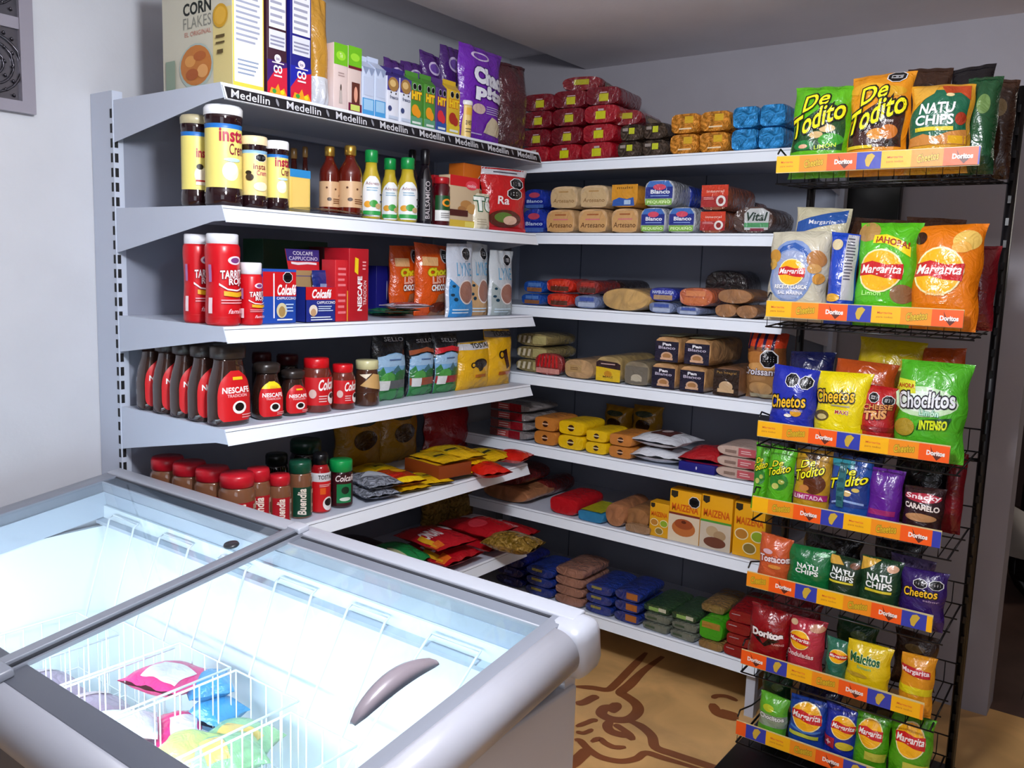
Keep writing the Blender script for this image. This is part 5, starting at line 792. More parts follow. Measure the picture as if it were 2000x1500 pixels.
 ('box', 'box', 'redside', 0.44, 0.4239, 1.327, 90, 0.0478, 0.06, 0.1801, 'narrow bright red box with small print', 'box', None, 0, 1, 0),
 ('box', 'coffee_box', 'nesbox', 0.42, 0.4882, 1.327, 90, 0.0786, 0.11, 0.2153, 'tall red box with vertical white lettering', 'box', None, 0, 1, 0),
 ('bag', 'powder_bag', 'choco', 0.3, 0.8576, 1.327, 90, 0.1367, 0.06, 0.2381, 'orange chocolate powder bag, the one further in shadow', 'bag', 'orange chocolate powder bags', 0, 2, 0),
 ('bag', 'powder_bag', 'choco', 0.355, 0.9379, 1.327, 90, 0.1646, 0.07, 0.2454, 'orange chocolate powder bag beside the pale blue pouch', 'bag', 'orange chocolate powder bags', 0, 3, 0),
 ('pouch', 'powder_pouch', 'lyne_blue', 0.45, 0.9803, 1.327, 90, 0.1398, 0.05, 0.2515, 'pale pouch with blue lower half and chocolate bowl', 'pouch', 'pale grey powder pouches', 0, 2, 0),
 ('pouch', 'powder_pouch', 'lyne_tan', 0.415, 1.1205, 1.327, 90, 0.1175, 0.05, 0.2573, 'pale pouch with tan base between the blue one and the grey one', 'pouch', 'pale grey powder pouches', 0, 3, 0),
 ('pouch', 'powder_pouch', 'lyne_gray', 0.445, 1.2214, 1.327, 90, 0.1399, 0.05, 0.2323, 'pale grey pouch at the far end of the third left shelf', 'pouch', 'pale grey powder pouches', 0, 4, 0),
 ('box', 'pack', 'bluebox', 0.21, 0.8303, 1.327, 90, 0.0995, 0.08, 0.1661, 'dark blue pack in shadow behind the flat sachets', 'pack', None, 0, 1, 0),
 ('lying', 'sachet', 'sach_green', 0.2896, 0.7916, 1.327, 70, 0.15, 0.085, 0.017, 'green sachet at the bottom of the flat pile', 'sachet', 'flat sachets lying on the third left shelf', 0, 0, 0),
 ('lying', 'sachet', 'sach_green', 0.394, 0.722, 1.344, 85, 0.15, 0.085, 0.017, 'green and white sachet on the flat pile', 'sachet', 'flat sachets lying on the third left shelf', 0, 1, 0),
 ('lying', 'sachet', 'sach_white', 0.2738, 0.9483, 1.327, 60, 0.15, 0.085, 0.017, 'white sachet in the flat pile', 'sachet', 'flat sachets lying on the third left shelf', 0, 2, 0),
 ('lying', 'sachet', 'sach_red', 0.4558, 0.7175, 1.361, 75, 0.15, 0.085, 0.017, 'white and maroon sachet near the top of the flat pile', 'sachet', 'flat sachets lying on the third left shelf', 0, 3, 0),
 ('lying', 'sachet', 'sach_red', 0.1991, 1.0552, 1.344, 100, 0.15, 0.085, 0.017, 'topmost white and maroon sachet of the flat pile', 'sachet', 'flat sachets lying on the third left shelf', 0, 4, 0),
 ('jar', 'coffee_jar', 'nescafe', 0.09, 0.058, 1.061, 88, 0.108, 0.08, 0.212, 'waisted coffee jar closest to the wall in the row', 'jar', 'dark waisted coffee jars in a row from wall to front', 0, 1, 0),
 ('jar', 'coffee_jar', 'nescafe', 0.175, 0.058, 1.061, 88, 0.108, 0.08, 0.212, 'second waisted coffee jar out from the wall', 'jar', 'dark waisted coffee jars in a row from wall to front', 0, 1, 0),
 ('jar', 'coffee_jar', 'nescafe', 0.26, 0.058, 1.061, 88, 0.108, 0.08, 0.212, 'middle waisted coffee jar of the row of five', 'jar', 'dark waisted coffee jars in a row from wall to front', 0, 1, 0),
 ('jar', 'coffee_jar', 'nescafe', 0.345, 0.058, 1.061, 88, 0.108, 0.08, 0.212, 'fourth waisted coffee jar out from the wall', 'jar', 'dark waisted coffee jars in a row from wall to front', 0, 1, 0),
 ('jar', 'coffee_jar', 'nescafe', 0.435, 0.058, 1.061, 88, 0.108, 0.08, 0.215, 'front waisted coffee jar with full red label showing', 'jar', 'dark waisted coffee jars in a row from wall to front', 0, 1, 0),
 ('jar', 'coffee_jar', 'nescafe_y', 0.43, 0.1868, 1.061, 78, 0.0786, 0.0786, 0.1564, 'small dark coffee jar with yellow topped red label', 'jar', 'small coffee jars on the fourth left shelf', 0, 1, 0),
 ('jar', 'coffee_jar', 'nescafe', 0.43, 0.2775, 1.061, 78, 0.0724, 0.0724, 0.1296, 'small dark lidded coffee jar with red label beside the larger red lid', 'jar', 'small coffee jars on the fourth left shelf', 0, 1, 0),
 ('jar', 'coffee_jar', 'colcafe', 0.43, 0.3642, 1.061, 78, 0.0892, 0.0892, 0.1582, 'larger red lidded coffee jar', 'jar', 'small coffee jars on the fourth left shelf', 0, 1, 0),
 ('jar', 'coffee_jar', 'colcafe', 0.445, 0.4537, 1.061, 78, 0.0747, 0.0747, 0.1353, 'smaller red lidded coffee jar', 'jar', 'small coffee jars on the fourth left shelf', 0, 1, 0),
 ('jar', 'coffee_jar', 'beigejar', 0.445, 0.554, 1.061, 70, 0.0786, 0.0786, 0.1413, 'coffee jar with pale green lid and tan label', 'jar', 'small coffee jars on the fourth left shelf', 0, 1, 0),
 ('jar', 'coffee_jar', 'darkjar_r', 0.25, 0.3061, 1.061, 78, 0.0578, 0.0578, 0.1631, 'dim dark red lidded jar behind the yellow topped label jar', 'jar', 'small coffee jars on the fourth left shelf', 0, 1, 0),
 ('jar', 'coffee_jar', 'darkjar_r', 0.27, 0.3868, 1.061, 78, 0.0668, 0.0668, 0.1539, 'dim dark red lidded jar behind the small dark jar', 'jar', 'small coffee jars on the fourth left shelf', 0, 1, 0),
 ('bag', 'coffee_bag', 'coffee_gray', 0.415, 0.6743, 1.061, 90, 0.1496, 0.07, 0.2251, 'black topped coffee bag with green landscape and grey band', 'coffee bag', 'landscape coffee bags', 0, 1, 0),
 ('bag', 'coffee_bag', 'coffee_brown', 0.405, 0.8312, 1.061, 90, 0.1328, 0.07, 0.2116, 'coffee bag with green landscape and brown band', 'coffee bag', 'landscape coffee bags', 0, 2, 0),
 ('bag', 'coffee_bag', 'coffee_red', 0.415, 0.9492, 1.061, 90, 0.1363, 0.07, 0.2076, 'coffee bag with green landscape and red band', 'coffee bag', 'landscape coffee bags', 0, 3, 0),
 ('bag', 'coffee_bag', 'yellow_cup', 0.425, 1.0967, 1.061, 90, 0.1861, 0.07, 0.173, 'yellow coffee bag with dark cup picture', 'coffee bag', 'yellow coffee bags', 0, 2, 0),
 ('bag', 'coffee_bag', 'yellow_pot', 0.425, 1.2392, 1.061, 90, 0.1648, 0.07, 0.2121, 'taller yellow coffee bag with dark coffee pot picture', 'coffee bag', 'yellow coffee bags', 0, 3, 0),
 ('jar', 'coffee_jar', 'buendia', 0.12, 0.07, 0.7515, 68, 0.098, 0.098, 0.168, 'red lidded coffee jar closest to the slotted upright', 'jar', 'red lidded coffee jars beside the freezer', 0, 1, 0),
 ('jar', 'coffee_jar', 'buendia', 0.222, 0.076, 0.7515, 68, 0.098, 0.098, 0.168, 'second red lidded coffee jar from the slotted upright', 'jar', 'red lidded coffee jars beside the freezer', 0, 1, 0),
 ('jar', 'coffee_jar', 'buendia', 0.324, 0.082, 0.7515, 68, 0.098, 0.098, 0.168, 'third red lidded coffee jar from the slotted upright', 'jar', 'red lidded coffee jars beside the freezer', 0, 1, 0),
 ('jar', 'coffee_jar', 'buendia', 0.428, 0.088, 0.7515, 68, 0.098, 0.098, 0.168, 'largest looking red lidded coffee jar at the front corner', 'jar', 'red lidded coffee jars beside the freezer', 0, 1, 0),
 ('jar', 'coffee_jar', 'buendia', 0.42, 0.1631, 0.7515, 66, 0.0681, 0.0681, 0.168, 'medium red lidded coffee jar right of the large one', 'jar', 'red lidded coffee jars beside the freezer', 0, 1, 0),
 ('jar', 'coffee_jar', 'buendia', 0.44, 0.2217, 0.7515, 66, 0.0634, 0.0634, 0.1435, 'smallest red lidded coffee jar', 'jar', 'red lidded coffee jars beside the freezer', 0, 1, 0),
 ('jar', 'coffee_jar', 'buendia_g', 0.43, 0.3045, 0.7515, 66, 0.0696, 0.0696, 0.169, 'green lidded coffee jar with dark green label', 'jar', None, 0, 1, 0),
 ('jar', 'jar', 'darkjar', 0.27, 0.3441, 0.7515, 78, 0.0685, 0.0685, 0.1579, 'black lidded jar behind the red lidded ones', 'jar', 'dark jars at the back of the fifth left shelf', 0, 1, 0),
 ('jar', 'jar', 'darkjar_g', 0.28, 0.4498, 0.7515, 78, 0.0992, 0.0992, 0.1896, 'tall dark green lidded jar at the back', 'jar', 'dark jars at the back of the fifth left shelf', 0, 1, 0),
 ('jar', 'coffee_bottle', 'tostao', 0.43, 0.3811, 0.7515, 65, 0.0607, 0.0607, 0.1804, 'red coffee bottle with black cap and white neck band', 'bottle', None, 0, 1, 0),
 ('jar', 'coffee_jar', 'colcafe_g', 0.43, 0.4628, 0.7515, 70, 0.0716, 0.0716, 0.1469, 'bright green lidded coffee jar', 'jar', None, 0, 1, 0),
 ('lying', 'pack', 'silverpack', 0.4145, 0.6054, 0.7515, 75, 0.13, 0.17, 0.0405, 'silver pack at the bottom of its pair', 'coffee pack', 'flat packs piled on the fifth left shelf', 0, 1, 0),
 ('lying', 'pack', 'silverpack', 0.4145, 0.6143, 0.7815, 78, 0.13, 0.17, 0.0405, 'silver pack on top of its pair', 'coffee pack', 'flat packs piled on the fifth left shelf', 0, 2, 0),
 ('lying', 'pack', 'yellowflat', 0.4194, 0.7457, 0.7515, 80, 0.13, 0.16, 0.027, 'yellow flat pack under the red and yellow one', 'coffee pack', 'flat packs piled on the fifth left shelf', 0, 1, 0),
 ('lying', 'pack', 'redyellow', 0.4145, 0.7256, 0.7715, 76, 0.13, 0.17, 0.0405, 'red and yellow pack beside the silver pair', 'coffee pack', 'flat packs piled on the fifth left shelf', 0, 2, 0),
 ('lying', 'pack', 'yellowflat', 0.246, 0.8028, 0.7515, 84, 0.14, 0.18, 0.0405, 'yellow pack lying behind the silver pair', 'coffee pack', 'flat packs piled on the fifth left shelf', 0, 3, 0),
 ('lying', 'pack', 'yellowflat', 0.4243, 0.8683, 0.7515, 70, 0.13, 0.15, 0.027, 'yellow flat pack under the brown sided stack', 'coffee pack', 'flat packs piled on the fifth left shelf', 0, 2, 0),
 ('box', 'pack', 'brownstack', 0.4048, 0.943, 0.7715, 82, 0.15, 0.19, 0.045, 'brown sided yellow brick pack in the middle of the shelf', 'coffee pack', 'flat packs piled on the fifth left shelf', 0, 1, 0),
 ('lying', 'pack', 'yellowpack', 0.4097, 0.9502, 0.8165, 84, 0.14, 0.18, 0.0203, 'yellow pack on top of the brown sided brick', 'coffee pack', 'flat packs piled on the fifth left shelf', 0, 2, 0),
 ('lying', 'pack', 'yellowpack', 0.4145, 1.0599, 0.7515, 85, 0.13, 0.17, 0.0338, 'lowest yellow pack left of the red bags', 'coffee pack', 'flat packs piled on the fifth left shelf', 0, 3, 0),
 ('lying', 'pack', 'yellowpack', 0.4145, 1.0731, 0.7765, 82, 0.13, 0.17, 0.0405, 'middle yellow pack left of the red bags', 'coffee pack', 'flat packs piled on the fifth left shelf', 0, 1, 0),
 ('lying', 'pack', 'yellowpack', 0.4, 1.0307, 0.8065, 80, 0.16, 0.2, 0.0405, 'topmost yellow pack towards the back wall', 'coffee pack', 'flat packs piled on the fifth left shelf', 0, 2, 0),
 ('lying', 'pack', 'yellowpack', 0.4097, 1.2151, 0.7715, 92, 0.14, 0.18, 0.0405, 'yellow pack behind the two red bags', 'coffee pack', 'flat packs piled on the fifth left shelf', 0, 4, 0),
 ('lying', 'pack', 'redbag', 0.5183, 1.0779, 0.7515, 70, 0.13, 0.15, 0.05, 'nearer bright red bag near the end of the fifth left shelf', 'bag', 'bright red bags lying at the shelf end', 0, 1, 0),
 ('lying', 'pack', 'redbag', 0.476, 1.2887, 0.7635, 105, 0.14, 0.13, 0.045, 'further bright red bag at the very end of the fifth left shelf', 'bag', 'bright red bags lying at the shelf end', 0, 2, 0),
 ('bag', 'coffee_bag', 'backyellow', 0.115, 0.8273, 0.7515, 90, 0.2321, 0.09, 0.2287, 'dim yellow brown coffee bag at the back near the jars', 'coffee bag', 'dim coffee bags at the back of the fifth left shelf', 0, 1, 0),
 ('bag', 'coffee_bag', 'backyellow', 0.115, 1.0306, 0.7515, 90, 0.2181, 0.09, 0.2296, 'dim yellow brown coffee bag in the middle at the back', 'coffee bag', 'dim coffee bags at the back of the fifth left shelf', 0, 2, 0),
 ('bag', 'coffee_bag', 'backred', 0.125, 1.3057, 0.7515, 90, 0.2814, 0.09, 0.1771, 'dim dark red bag at the back of the fifth left shelf', 'coffee bag', 'dim coffee bags at the back of the fifth left shelf', 0, 3, 0),
 ('lying', 'pack', 'greenpack', 0.3145, 0.8211, 0.4204, 85, 0.2, 0.2, 0.09, 'green pack on the lowest visible left shelf', 'pack', None, 0, 1, 0),
 ('lying', 'pack', 'darkpack', 0.13, 0.7964, 0.4204, 90, 0.22, 0.24, 0.08, 'dark pack in shadow beside the green one', 'pack', None, 0, 2, 0),
 ('lying', 'pack', 'redpack', 0.3709, 0.992, 0.4204, 90, 0.21, 0.26, 0.075, 'red pack nearest the freezer on the lowest visible left shelf', 'pack', 'red packs on the lowest visible left shelf', 0, 1, 0),
 ('lying', 'pack', 'redpack', 0.3758, 0.9706, 0.4924, 84, 0.2, 0.25, 0.05, 'red pack with white lettering lying on top', 'pack', 'red packs on the lowest visible left shelf', 0, 2, 0),
 ('lying', 'pack', 'redpack2', 0.3709, 1.2166, 0.4204, 92, 0.18, 0.26, 0.065, 'red pack at the middle of the lowest visible left shelf', 'pack', 'red packs on the lowest visible left shelf', 0, 3, 0),
 ('lying', 'pack', 'redpack2', 0.3806, 1.2189, 0.4824, 88, 0.2, 0.24, 0.05, 'red pack with pale patches on top', 'pack', 'red packs on the lowest visible left shelf', 0, 4, 0),
 ('lying', 'pack', 'redpack2', 0.3806, 1.3859, 0.4204, 95, 0.16, 0.24, 0.06, 'red pack beside the gold foil one', 'pack', 'red packs on the lowest visible left shelf', 0, 1, 0),
 ('lying', 'pack', 'goldpack', 0.5832, 1.1701, 0.4604, 100, 0.14, 0.2, 0.07, 'gold foil pack hanging over the shelf end', 'pack', None, 0, 1, 0),
 ('bag', 'foil_bag', 'goldpack', 0.14, 1.2341, 0.4204, 90, 0.1632, 0.08, 0.1669, 'dim gold foil bag at the back nearer the freezer', 'bag', 'dim gold foil bags at the back', 0, 1, 0),
 ('bag', 'foil_bag', 'goldpack', 0.14, 1.3882, 0.4204, 90, 0.1585, 0.08, 0.1414, 'dim gold foil bag at the back nearer the corner', 'bag', 'dim gold foil bags at the back', 0, 2, 0),
 ('block', 'wafer_pack', 'wafer_red2', 0.4123, 1.56, 1.904, -4, 0.14, 0.2, 0.066, 'deep red pack in the bottom row, against the corner', 'wafer pack', 'red wafer packs stacked on the top back shelf', 0, 0, 0),
 ('block', 'wafer_pack', 'wafer_red', 0.4052, 1.57, 1.97, -1, 0.1405, 0.2, 0.066, 'deep red pack in the second row, against the corner', 'wafer pack', 'red wafer packs stacked on the top back shelf', 0, 1, 0),
 ('block', 'wafer_pack', 'wafer_red', 0.4123, 1.56, 2.036, 2, 0.14, 0.2, 0.066, 'deep red pack in the third row, against the corner', 'wafer pack', 'red wafer packs stacked on the top back shelf', 0, 2, 0),
 ('block', 'wafer_pack', 'wafer_red', 0.4052, 1.57, 2.102, 5, 0.1405, 0.2, 0.066, 'deep red pack in the top row, against the corner', 'wafer pack', 'red wafer packs stacked on the top back shelf', 0, 3, 0),
 ('block', 'wafer_pack', 'wafer_red2', 0.5535, 1.56, 1.904, -4, 0.1423, 0.2, 0.066, 'red pack in the bottom row, middle column', 'wafer pack', 'red wafer packs stacked on the top back shelf', 0, 0, 0),
 ('block', 'wafer_pack', 'wafer_red', 0.5468, 1.57, 1.97, -1, 0.1429, 0.2, 0.066, 'red pack in the second row, middle column', 'wafer pack', 'red wafer packs stacked on the top back shelf', 0, 1, 0),
 ('block', 'wafer_pack', 'wafer_red', 0.5535, 1.56, 2.036, 2, 0.1423, 0.2, 0.066, 'red pack in the third row, middle column', 'wafer pack', 'red wafer packs stacked on the top back shelf', 0, 2, 0),
 ('block', 'wafer_pack', 'wafer_red', 0.5468, 1.57, 2.102, 5, 0.1429, 0.2, 0.066, 'red pack in the top row, middle column', 'wafer pack', 'red wafer packs stacked on the top back shelf', 0, 3, 0),
 ('block', 'wafer_pack', 'wafer_red2', 0.6955, 1.56, 1.904, -4, 0.1417, 0.2, 0.066, 'bright red pack in the bottom row, column beside the brown packs', 'wafer pack', 'red wafer packs stacked on the top back shelf', 0, 0, 0),
 ('block', 'wafer_pack', 'wafer_red2', 0.6894, 1.57, 1.97, -1, 0.1422, 0.2, 0.066, 'bright red pack in the second row, column beside the brown packs', 'wafer pack', 'red wafer packs stacked on the top back shelf', 0, 1, 0),
 ('block', 'wafer_pack', 'wafer_red2', 0.6955, 1.56, 2.036, 2, 0.1417, 0.2, 0.066, 'bright red pack in the third row, column beside the brown packs', 'wafer pack', 'red wafer packs stacked on the top back shelf', 0, 2, 0),
 ('block', 'wafer_pack', 'wafer_red', 0.6894, 1.57, 2.102, 5, 0.1422, 0.2, 0.066, 'bright red pack in the top row, column beside the brown packs', 'wafer pack', 'red wafer packs stacked on the top back shelf', 0, 3, 0),
 ('block', 'wafer_pack', 'wafer_top', 0.5613, 1.61, 2.169, 12, 0.1604, 0.22, 0.052, 'red pack lying across the very top of the red stack', 'wafer pack', 'red wafer packs stacked on the top back shelf', 0, 2, 0),
 ('block', 'wafer_pack', 'wafer_top', 0.7743, 1.6, 2.029, 6, 0.1235, 0.2, 0.055, 'red and tan pack leaning down the side of the red stack', 'wafer pack', 'red wafer packs stacked on the top back shelf', 0, 1, 0),
 ('block', 'wafer_pack', 'wafer_brown', 0.835, 1.53, 1.904, 0, 0.0953, 0.18, 0.057, 'bottom brown pack next to the red stack', 'wafer pack', 'brown wafer packs on the top back shelf', 0, 0, 0),
 ('block', 'wafer_pack', 'wafer_brown', 0.9365, 1.53, 1.904, 0, 0.0996, 0.18, 0.057, 'bottom brown pack next to the gold stack', 'wafer pack', 'brown wafer packs on the top back shelf', 0, 1, 0),
 ('block', 'wafer_pack', 'wafer_brown', 0.8412, 1.53, 1.962, 0, 0.0909, 0.18, 0.057, 'upper brown pack next to the red stack', 'wafer pack', 'brown wafer packs on the top back shelf', 0, 2, 0),
 ('block', 'wafer_pack', 'wafer_brown', 0.9346, 1.53, 1.962, 0, 0.0877, 0.18, 0.057, 'upper brown pack next to the gold stack', 'wafer pack', 'brown wafer packs on the top back shelf', 0, 3, 0),
 ('block', 'wafer_pack', 'wafer_gold', 1.0514, 1.52, 1.904, 0, 0.1045, 0.18, 0.067, 'lower gold pack beside the brown packs', 'wafer pack', 'gold wafer packs in a two by two stack', 0, 0, 0),
 ('block', 'wafer_pack', 'wafer_gold', 1.1593, 1.52, 1.904, 0, 0.1037, 0.18, 0.067, 'lower gold pack beside the blue packs', 'wafer pack', 'gold wafer packs in a two by two stack', 0, 1, 0),
 ('block', 'wafer_pack', 'wafer_gold', 1.0514, 1.52, 1.972, 0, 0.1045, 0.18, 0.067, 'upper gold pack beside the brown packs', 'wafer pack', 'gold wafer packs in a two by two stack', 0, 2, 0),
 ('block', 'wafer_pack', 'wafer_gold', 1.1593, 1.52, 1.972, 0, 0.1037, 0.18, 0.067, 'upper gold pack beside the blue packs', 'wafer pack', 'gold wafer packs in a two by two stack', 0, 3, 0),
 ('block', 'wafer_pack', 'wafer_blue', 1.2651, 1.51, 1.904, 0, 0.0888, 0.16, 0.07, 'lower blue pack beside the gold stack', 'wafer pack', 'metallic blue wafer packs in a two by two stack', 0, 0, 0),
 ('block', 'wafer_pack', 'wafer_blue', 1.3556, 1.51, 1.904, 0, 0.0855, 0.16, 0.07, 'lower blue pack beside the snack rack', 'wafer pack', 'metallic blue wafer packs in a two by two stack', 0, 1, 0),
 ('block', 'wafer_pack', 'wafer_blue', 1.2651, 1.51, 1.975, 0, 0.0888, 0.16, 0.07, 'upper blue pack beside the gold stack', 'wafer pack', 'metallic blue wafer packs in a two by two stack', 0, 2, 0),
 ('block', 'wafer_pack', 'wafer_blue', 1.3556, 1.51, 1.975, 0, 0.0855, 0.16, 0.07, 'upper blue pack beside the snack rack', 'wafer pack', 'metallic blue wafer packs in a two by two stack', 0, 3, 0),
 ('block', 'bread_loaf', 'loaf_darkblue', 0.4248, 1.56, 1.638, 0, 0.1144, 0.22, 0.095, 'dark blue wrapped loaf at the corner end, lower one', 'bread', 'wrapped bread loaves on the second back shelf', 0, 1, 0),
 ('block', 'bread_loaf', 'loaf_darkblue', 0.3883, 1.6, 1.734, 0, 0.1089, 0.2, 0.08, 'dark blue wrapped loaf in shadow at the corner end, upper one', 'bread', 'wrapped bread loaves on the second back shelf', 0, 1, 0),
 ('block', 'bread_loaf', 'loaf_artesano', 0.5625, 1.56, 1.638, 0, 0.1343, 0.26, 0.09, 'lower tan loaf beside the dark blue ones', 'bread', 'wrapped bread loaves on the second back shelf', 0, 0, 0),
 ('block', 'bread_loaf', 'loaf_artesano', 0.7046, 1.56, 1.638, 0, 0.1319, 0.26, 0.09, 'lower tan loaf second from the dark blue ones', 'bread', 'wrapped bread loaves on the second back shelf', 0, 1, 0),
 ('block', 'bread_loaf', 'loaf_artesano', 0.8387, 1.56, 1.638, 0, 0.1149, 0.26, 0.09, 'lower tan loaf under the orange one', 'bread', 'wrapped bread loaves on the second back shelf', 0, 2, 0),
 ('block', 'bread_loaf', 'loaf_blue', 0.9523, 1.56, 1.638, 0, 0.104, 0.26, 0.09, 'lower blue and green loaf beside the tan ones', 'bread', 'wrapped bread loaves on the second back shelf', 0, 3, 0),
 ('block', 'bread_loaf', 'loaf_blue', 1.0618, 1.56, 1.638, 0, 0.1073, 0.26, 0.09, 'lower blue and green loaf beside the red ones', 'bread', 'wrapped bread loaves on the second back shelf', 0, 4, 0),
 ('block', 'bread_loaf', 'loaf_pale', 0.5679, 1.565, 1.729, 0, 0.1292, 0.25, 0.085, 'upper pale loaf beside the dark blue ones', 'bread', 'wrapped bread loaves on the second back shelf', 0, 0, 0),
 ('block', 'bread_loaf', 'loaf_pale', 0.7007, 1.565, 1.729, 0, 0.1274, 0.25, 0.085, 'upper pale loaf beside the orange one', 'bread', 'wrapped bread loaves on the second back shelf', 0, 1, 0),
 ('block', 'bread_loaf', 'loaf_orange', 0.8274, 1.565, 1.729, 0, 0.1131, 0.25, 0.085, 'upper orange loaf with blue patch', 'bread', 'wrapped bread loaves on the second back shelf', 0, 2, 0),
 ('block', 'bread_loaf', 'loaf_blue', 0.9521, 1.565, 1.729, 6, 0.1158, 0.25, 0.095, 'upper blue and green loaf standing highest', 'bread', 'wrapped bread loaves on the second back shelf', 0, 3, 0),
 ('block', 'bread_loaf', 'loaf_darkblue', 0.9773, 1.675, 1.738, 0, 0.073, 0.15, 0.08, 'dark blue pack behind the highest blue loaf', 'bread', 'wrapped bread loaves on the second back shelf', 0, 1, 0),
 ('block', 'bread_loaf', 'loaf_red', 1.1751, 1.54, 1.638, 0, 0.0952, 0.22, 0.075, 'lower red wrapped loaf', 'bread', 'wrapped bread loaves on the second back shelf', 0, 1, 0),
 ('block', 'bread_loaf', 'loaf_red', 1.1719, 1.56, 1.714, 0, 0.1024, 0.24, 0.088, 'upper red wrapped loaf', 'bread', 'wrapped bread loaves on the second back shelf', 0, 1, 0),
 ('block', 'bread_loaf', 'loaf_vital', 1.3136, 1.53, 1.638, 0, 0.1416, 0.2, 0.088, 'round topped brown loaf with white and green label', 'bread', 'wrapped bread loaves on the second back shelf', 0, 1, 0),
 ('block', 'bread_loaf', 'loaf_red', 1.171, 1.775, 1.638, 0, 0.0825, 0.15, 0.13, 'dim red loaf at the back of the second back shelf', 'bread', 'wrapped bread loaves on the second back shelf', 0, 1, 0),
 ('block', 'wrapped_cake', 'sn_blue', 0.437, 1.52, 1.36, 0, 0.1079, 0.16, 0.045, 'lower blue wrapped cake at the corner end', 'cake', 'small wrapped cakes on the third back shelf', 0, 1, 0),
 ('block', 'wrapped_cake', 'sn_blue', 0.4327, 1.54, 1.406, 0, 0.1083, 0.16, 0.05, 'upper blue wrapped cake at the corner end', 'cake', 'small wrapped cakes on the third back shelf', 0, 1, 0),
 ('block', 'wrapped_cake', 'sn_red', 0.5639, 1.52, 1.36, 0, 0.1171, 0.16, 0.052, 'lower red wrapped cake beside the blue ones', 'cake', 'small wrapped cakes on the third back shelf', 0, 1, 0),
 ('block', 'wrapped_cake', 'sn_red', 0.5505, 1.54, 1.413, 0, 0.1274, 0.16, 0.055, 'upper red wrapped cake beside the blue ones', 'cake', 'small wrapped cakes on the third back shelf', 0, 1, 0),
 ('block', 'wrapped_cake', 'sn_white', 0.6876, 1.52, 1.36, 0, 0.1119, 0.16, 0.05, 'lower blue and white wrapped cake left of the pale bread', 'cake', 'small wrapped cakes on the third back shelf', 0, 1, 0),
 ('block', 'wrapped_cake', 'sn_darkred', 0.6713, 1.55, 1.411, 0, 0.1085, 0.16, 0.055, 'upper dark red wrapped cake left of the pale bread', 'cake', 'small wrapped cakes on the third back shelf', 0, 1, 0),
 ('block', 'wrapped_cake', 'sn_white', 0.9978, 1.52, 1.36, 0, 0.1034, 0.16, 0.04, 'lower blue and white pack right of the pale bread', 'cake', 'small wrapped cakes on the third back shelf', 0, 1, 0),
 ('block', 'wrapped_cake', 'sn_navy', 0.9966, 1.53, 1.401, 0, 0.1116, 0.16, 0.05, 'upper navy pack with white lettering', 'cake', 'small wrapped cakes on the third back shelf', 0, 1, 0),
 ('block', 'wrapped_cake', 'sn_orange', 1.1208, 1.53, 1.39, 0, 0.129, 0.16, 0.065, 'orange wrapped cake right of the navy pack', 'cake', 'small wrapped cakes on the third back shelf', 0, 1, 0),
 ('block', 'wrapped_cake', 'sn_white', 1.1058, 1.51, 1.36, 0, 0.0951, 0.16, 0.03, 'flat blue pack under the orange cake', 'cake', 'small wrapped cakes on the third back shelf', 0, 1, 0),
 ('block', 'bread_roll', 'bun', 0.8547, 1.53, 1.36, 0, 0.1976, 0.2, 0.083, 'long pale bread roll in clear wrap', 'bread', None, 0, 1, 0),
 ('block', 'bun_pack', 'bun_brown', 1.2409, 1.52, 1.36, 0, 0.0794, 0.18, 0.045, 'lower brown bun pack nearer the orange cake', 'bread', 'brown bun packs on the third back shelf', 0, 1, 0),
 ('block', 'bun_pack', 'bun_brown', 1.3155, 1.52, 1.36, 0, 0.077, 0.18, 0.045, 'lower brown bun pack nearer the snack rack', 'bread', 'brown bun packs on the third back shelf', 0, 2, 0),
 ('block', 'bun_pack', 'bun_brown', 1.2609, 1.54, 1.406, 0, 0.1256, 0.18, 0.05, 'upper brown bun pack', 'bread', 'brown bun packs on the third back shelf', 0, 3, 0),
 ('block', 'bread_loaf', 'bun_dark', 1.0882, 1.85, 1.36, 0, 0.1746, 0.14, 0.16, 'dark loaf in shadow against the back panel', 'bread', None, 0, 1, 0),
 ('block', 'bread_loaf', 'bun_dark', 0.6755, 1.75, 1.36, 0, 0.1271, 0.2, 0.11, 'low dark pack behind the pale roll', 'bread', None, 0, 1, 0),
 ('block', 'toast_pack', 'stripe_tan', 0.4369, 1.56, 1.094, 0, 0.1685, 0.2, 0.051, 'bottom striped tan toast pack', 'toast pack', 'striped tan toast packs', 0, 0, 0),
 ('block', 'toast_pack', 'stripe_tan', 0.4345, 1.56, 1.146, 0, 0.1637, 0.2, 0.051, 'middle striped tan toast pack', 'toast pack', 'striped tan toast packs', 0, 1, 0),
 ('block', 'toast_pack', 'stripe_tan', 0.4321, 1.56, 1.198, 0, 0.1588, 0.2, 0.051, 'top striped tan toast pack', 'toast pack', 'striped tan toast packs', 0, 2, 0),
 ('block', 'toast_pack', 'stripe_red', 0.5324, 1.445, 1.094, 0, 0.1293, 0.03, 0.085, 'red striped pack in front of the tan toast packs', 'toast pack', None, 0, 1, 0),
 ('block', 'bread_loaf', 'loaf_tan', 0.6722, 1.55, 1.094, 0, 0.1343, 0.24, 0.075, 'tan loaf with a pink end next to the red striped pack', 'bread', 'square wrapped loaves on the fourth back shelf', 0, 1, 0),
 ('block', 'bread_loaf', 'loaf_yellow', 0.8003, 1.57, 1.094, 0, 0.1106, 0.28, 0.098, 'loaf with a bright yellow and black label', 'bread', 'square wrapped loaves on the fourth back shelf', 0, 1, 0),
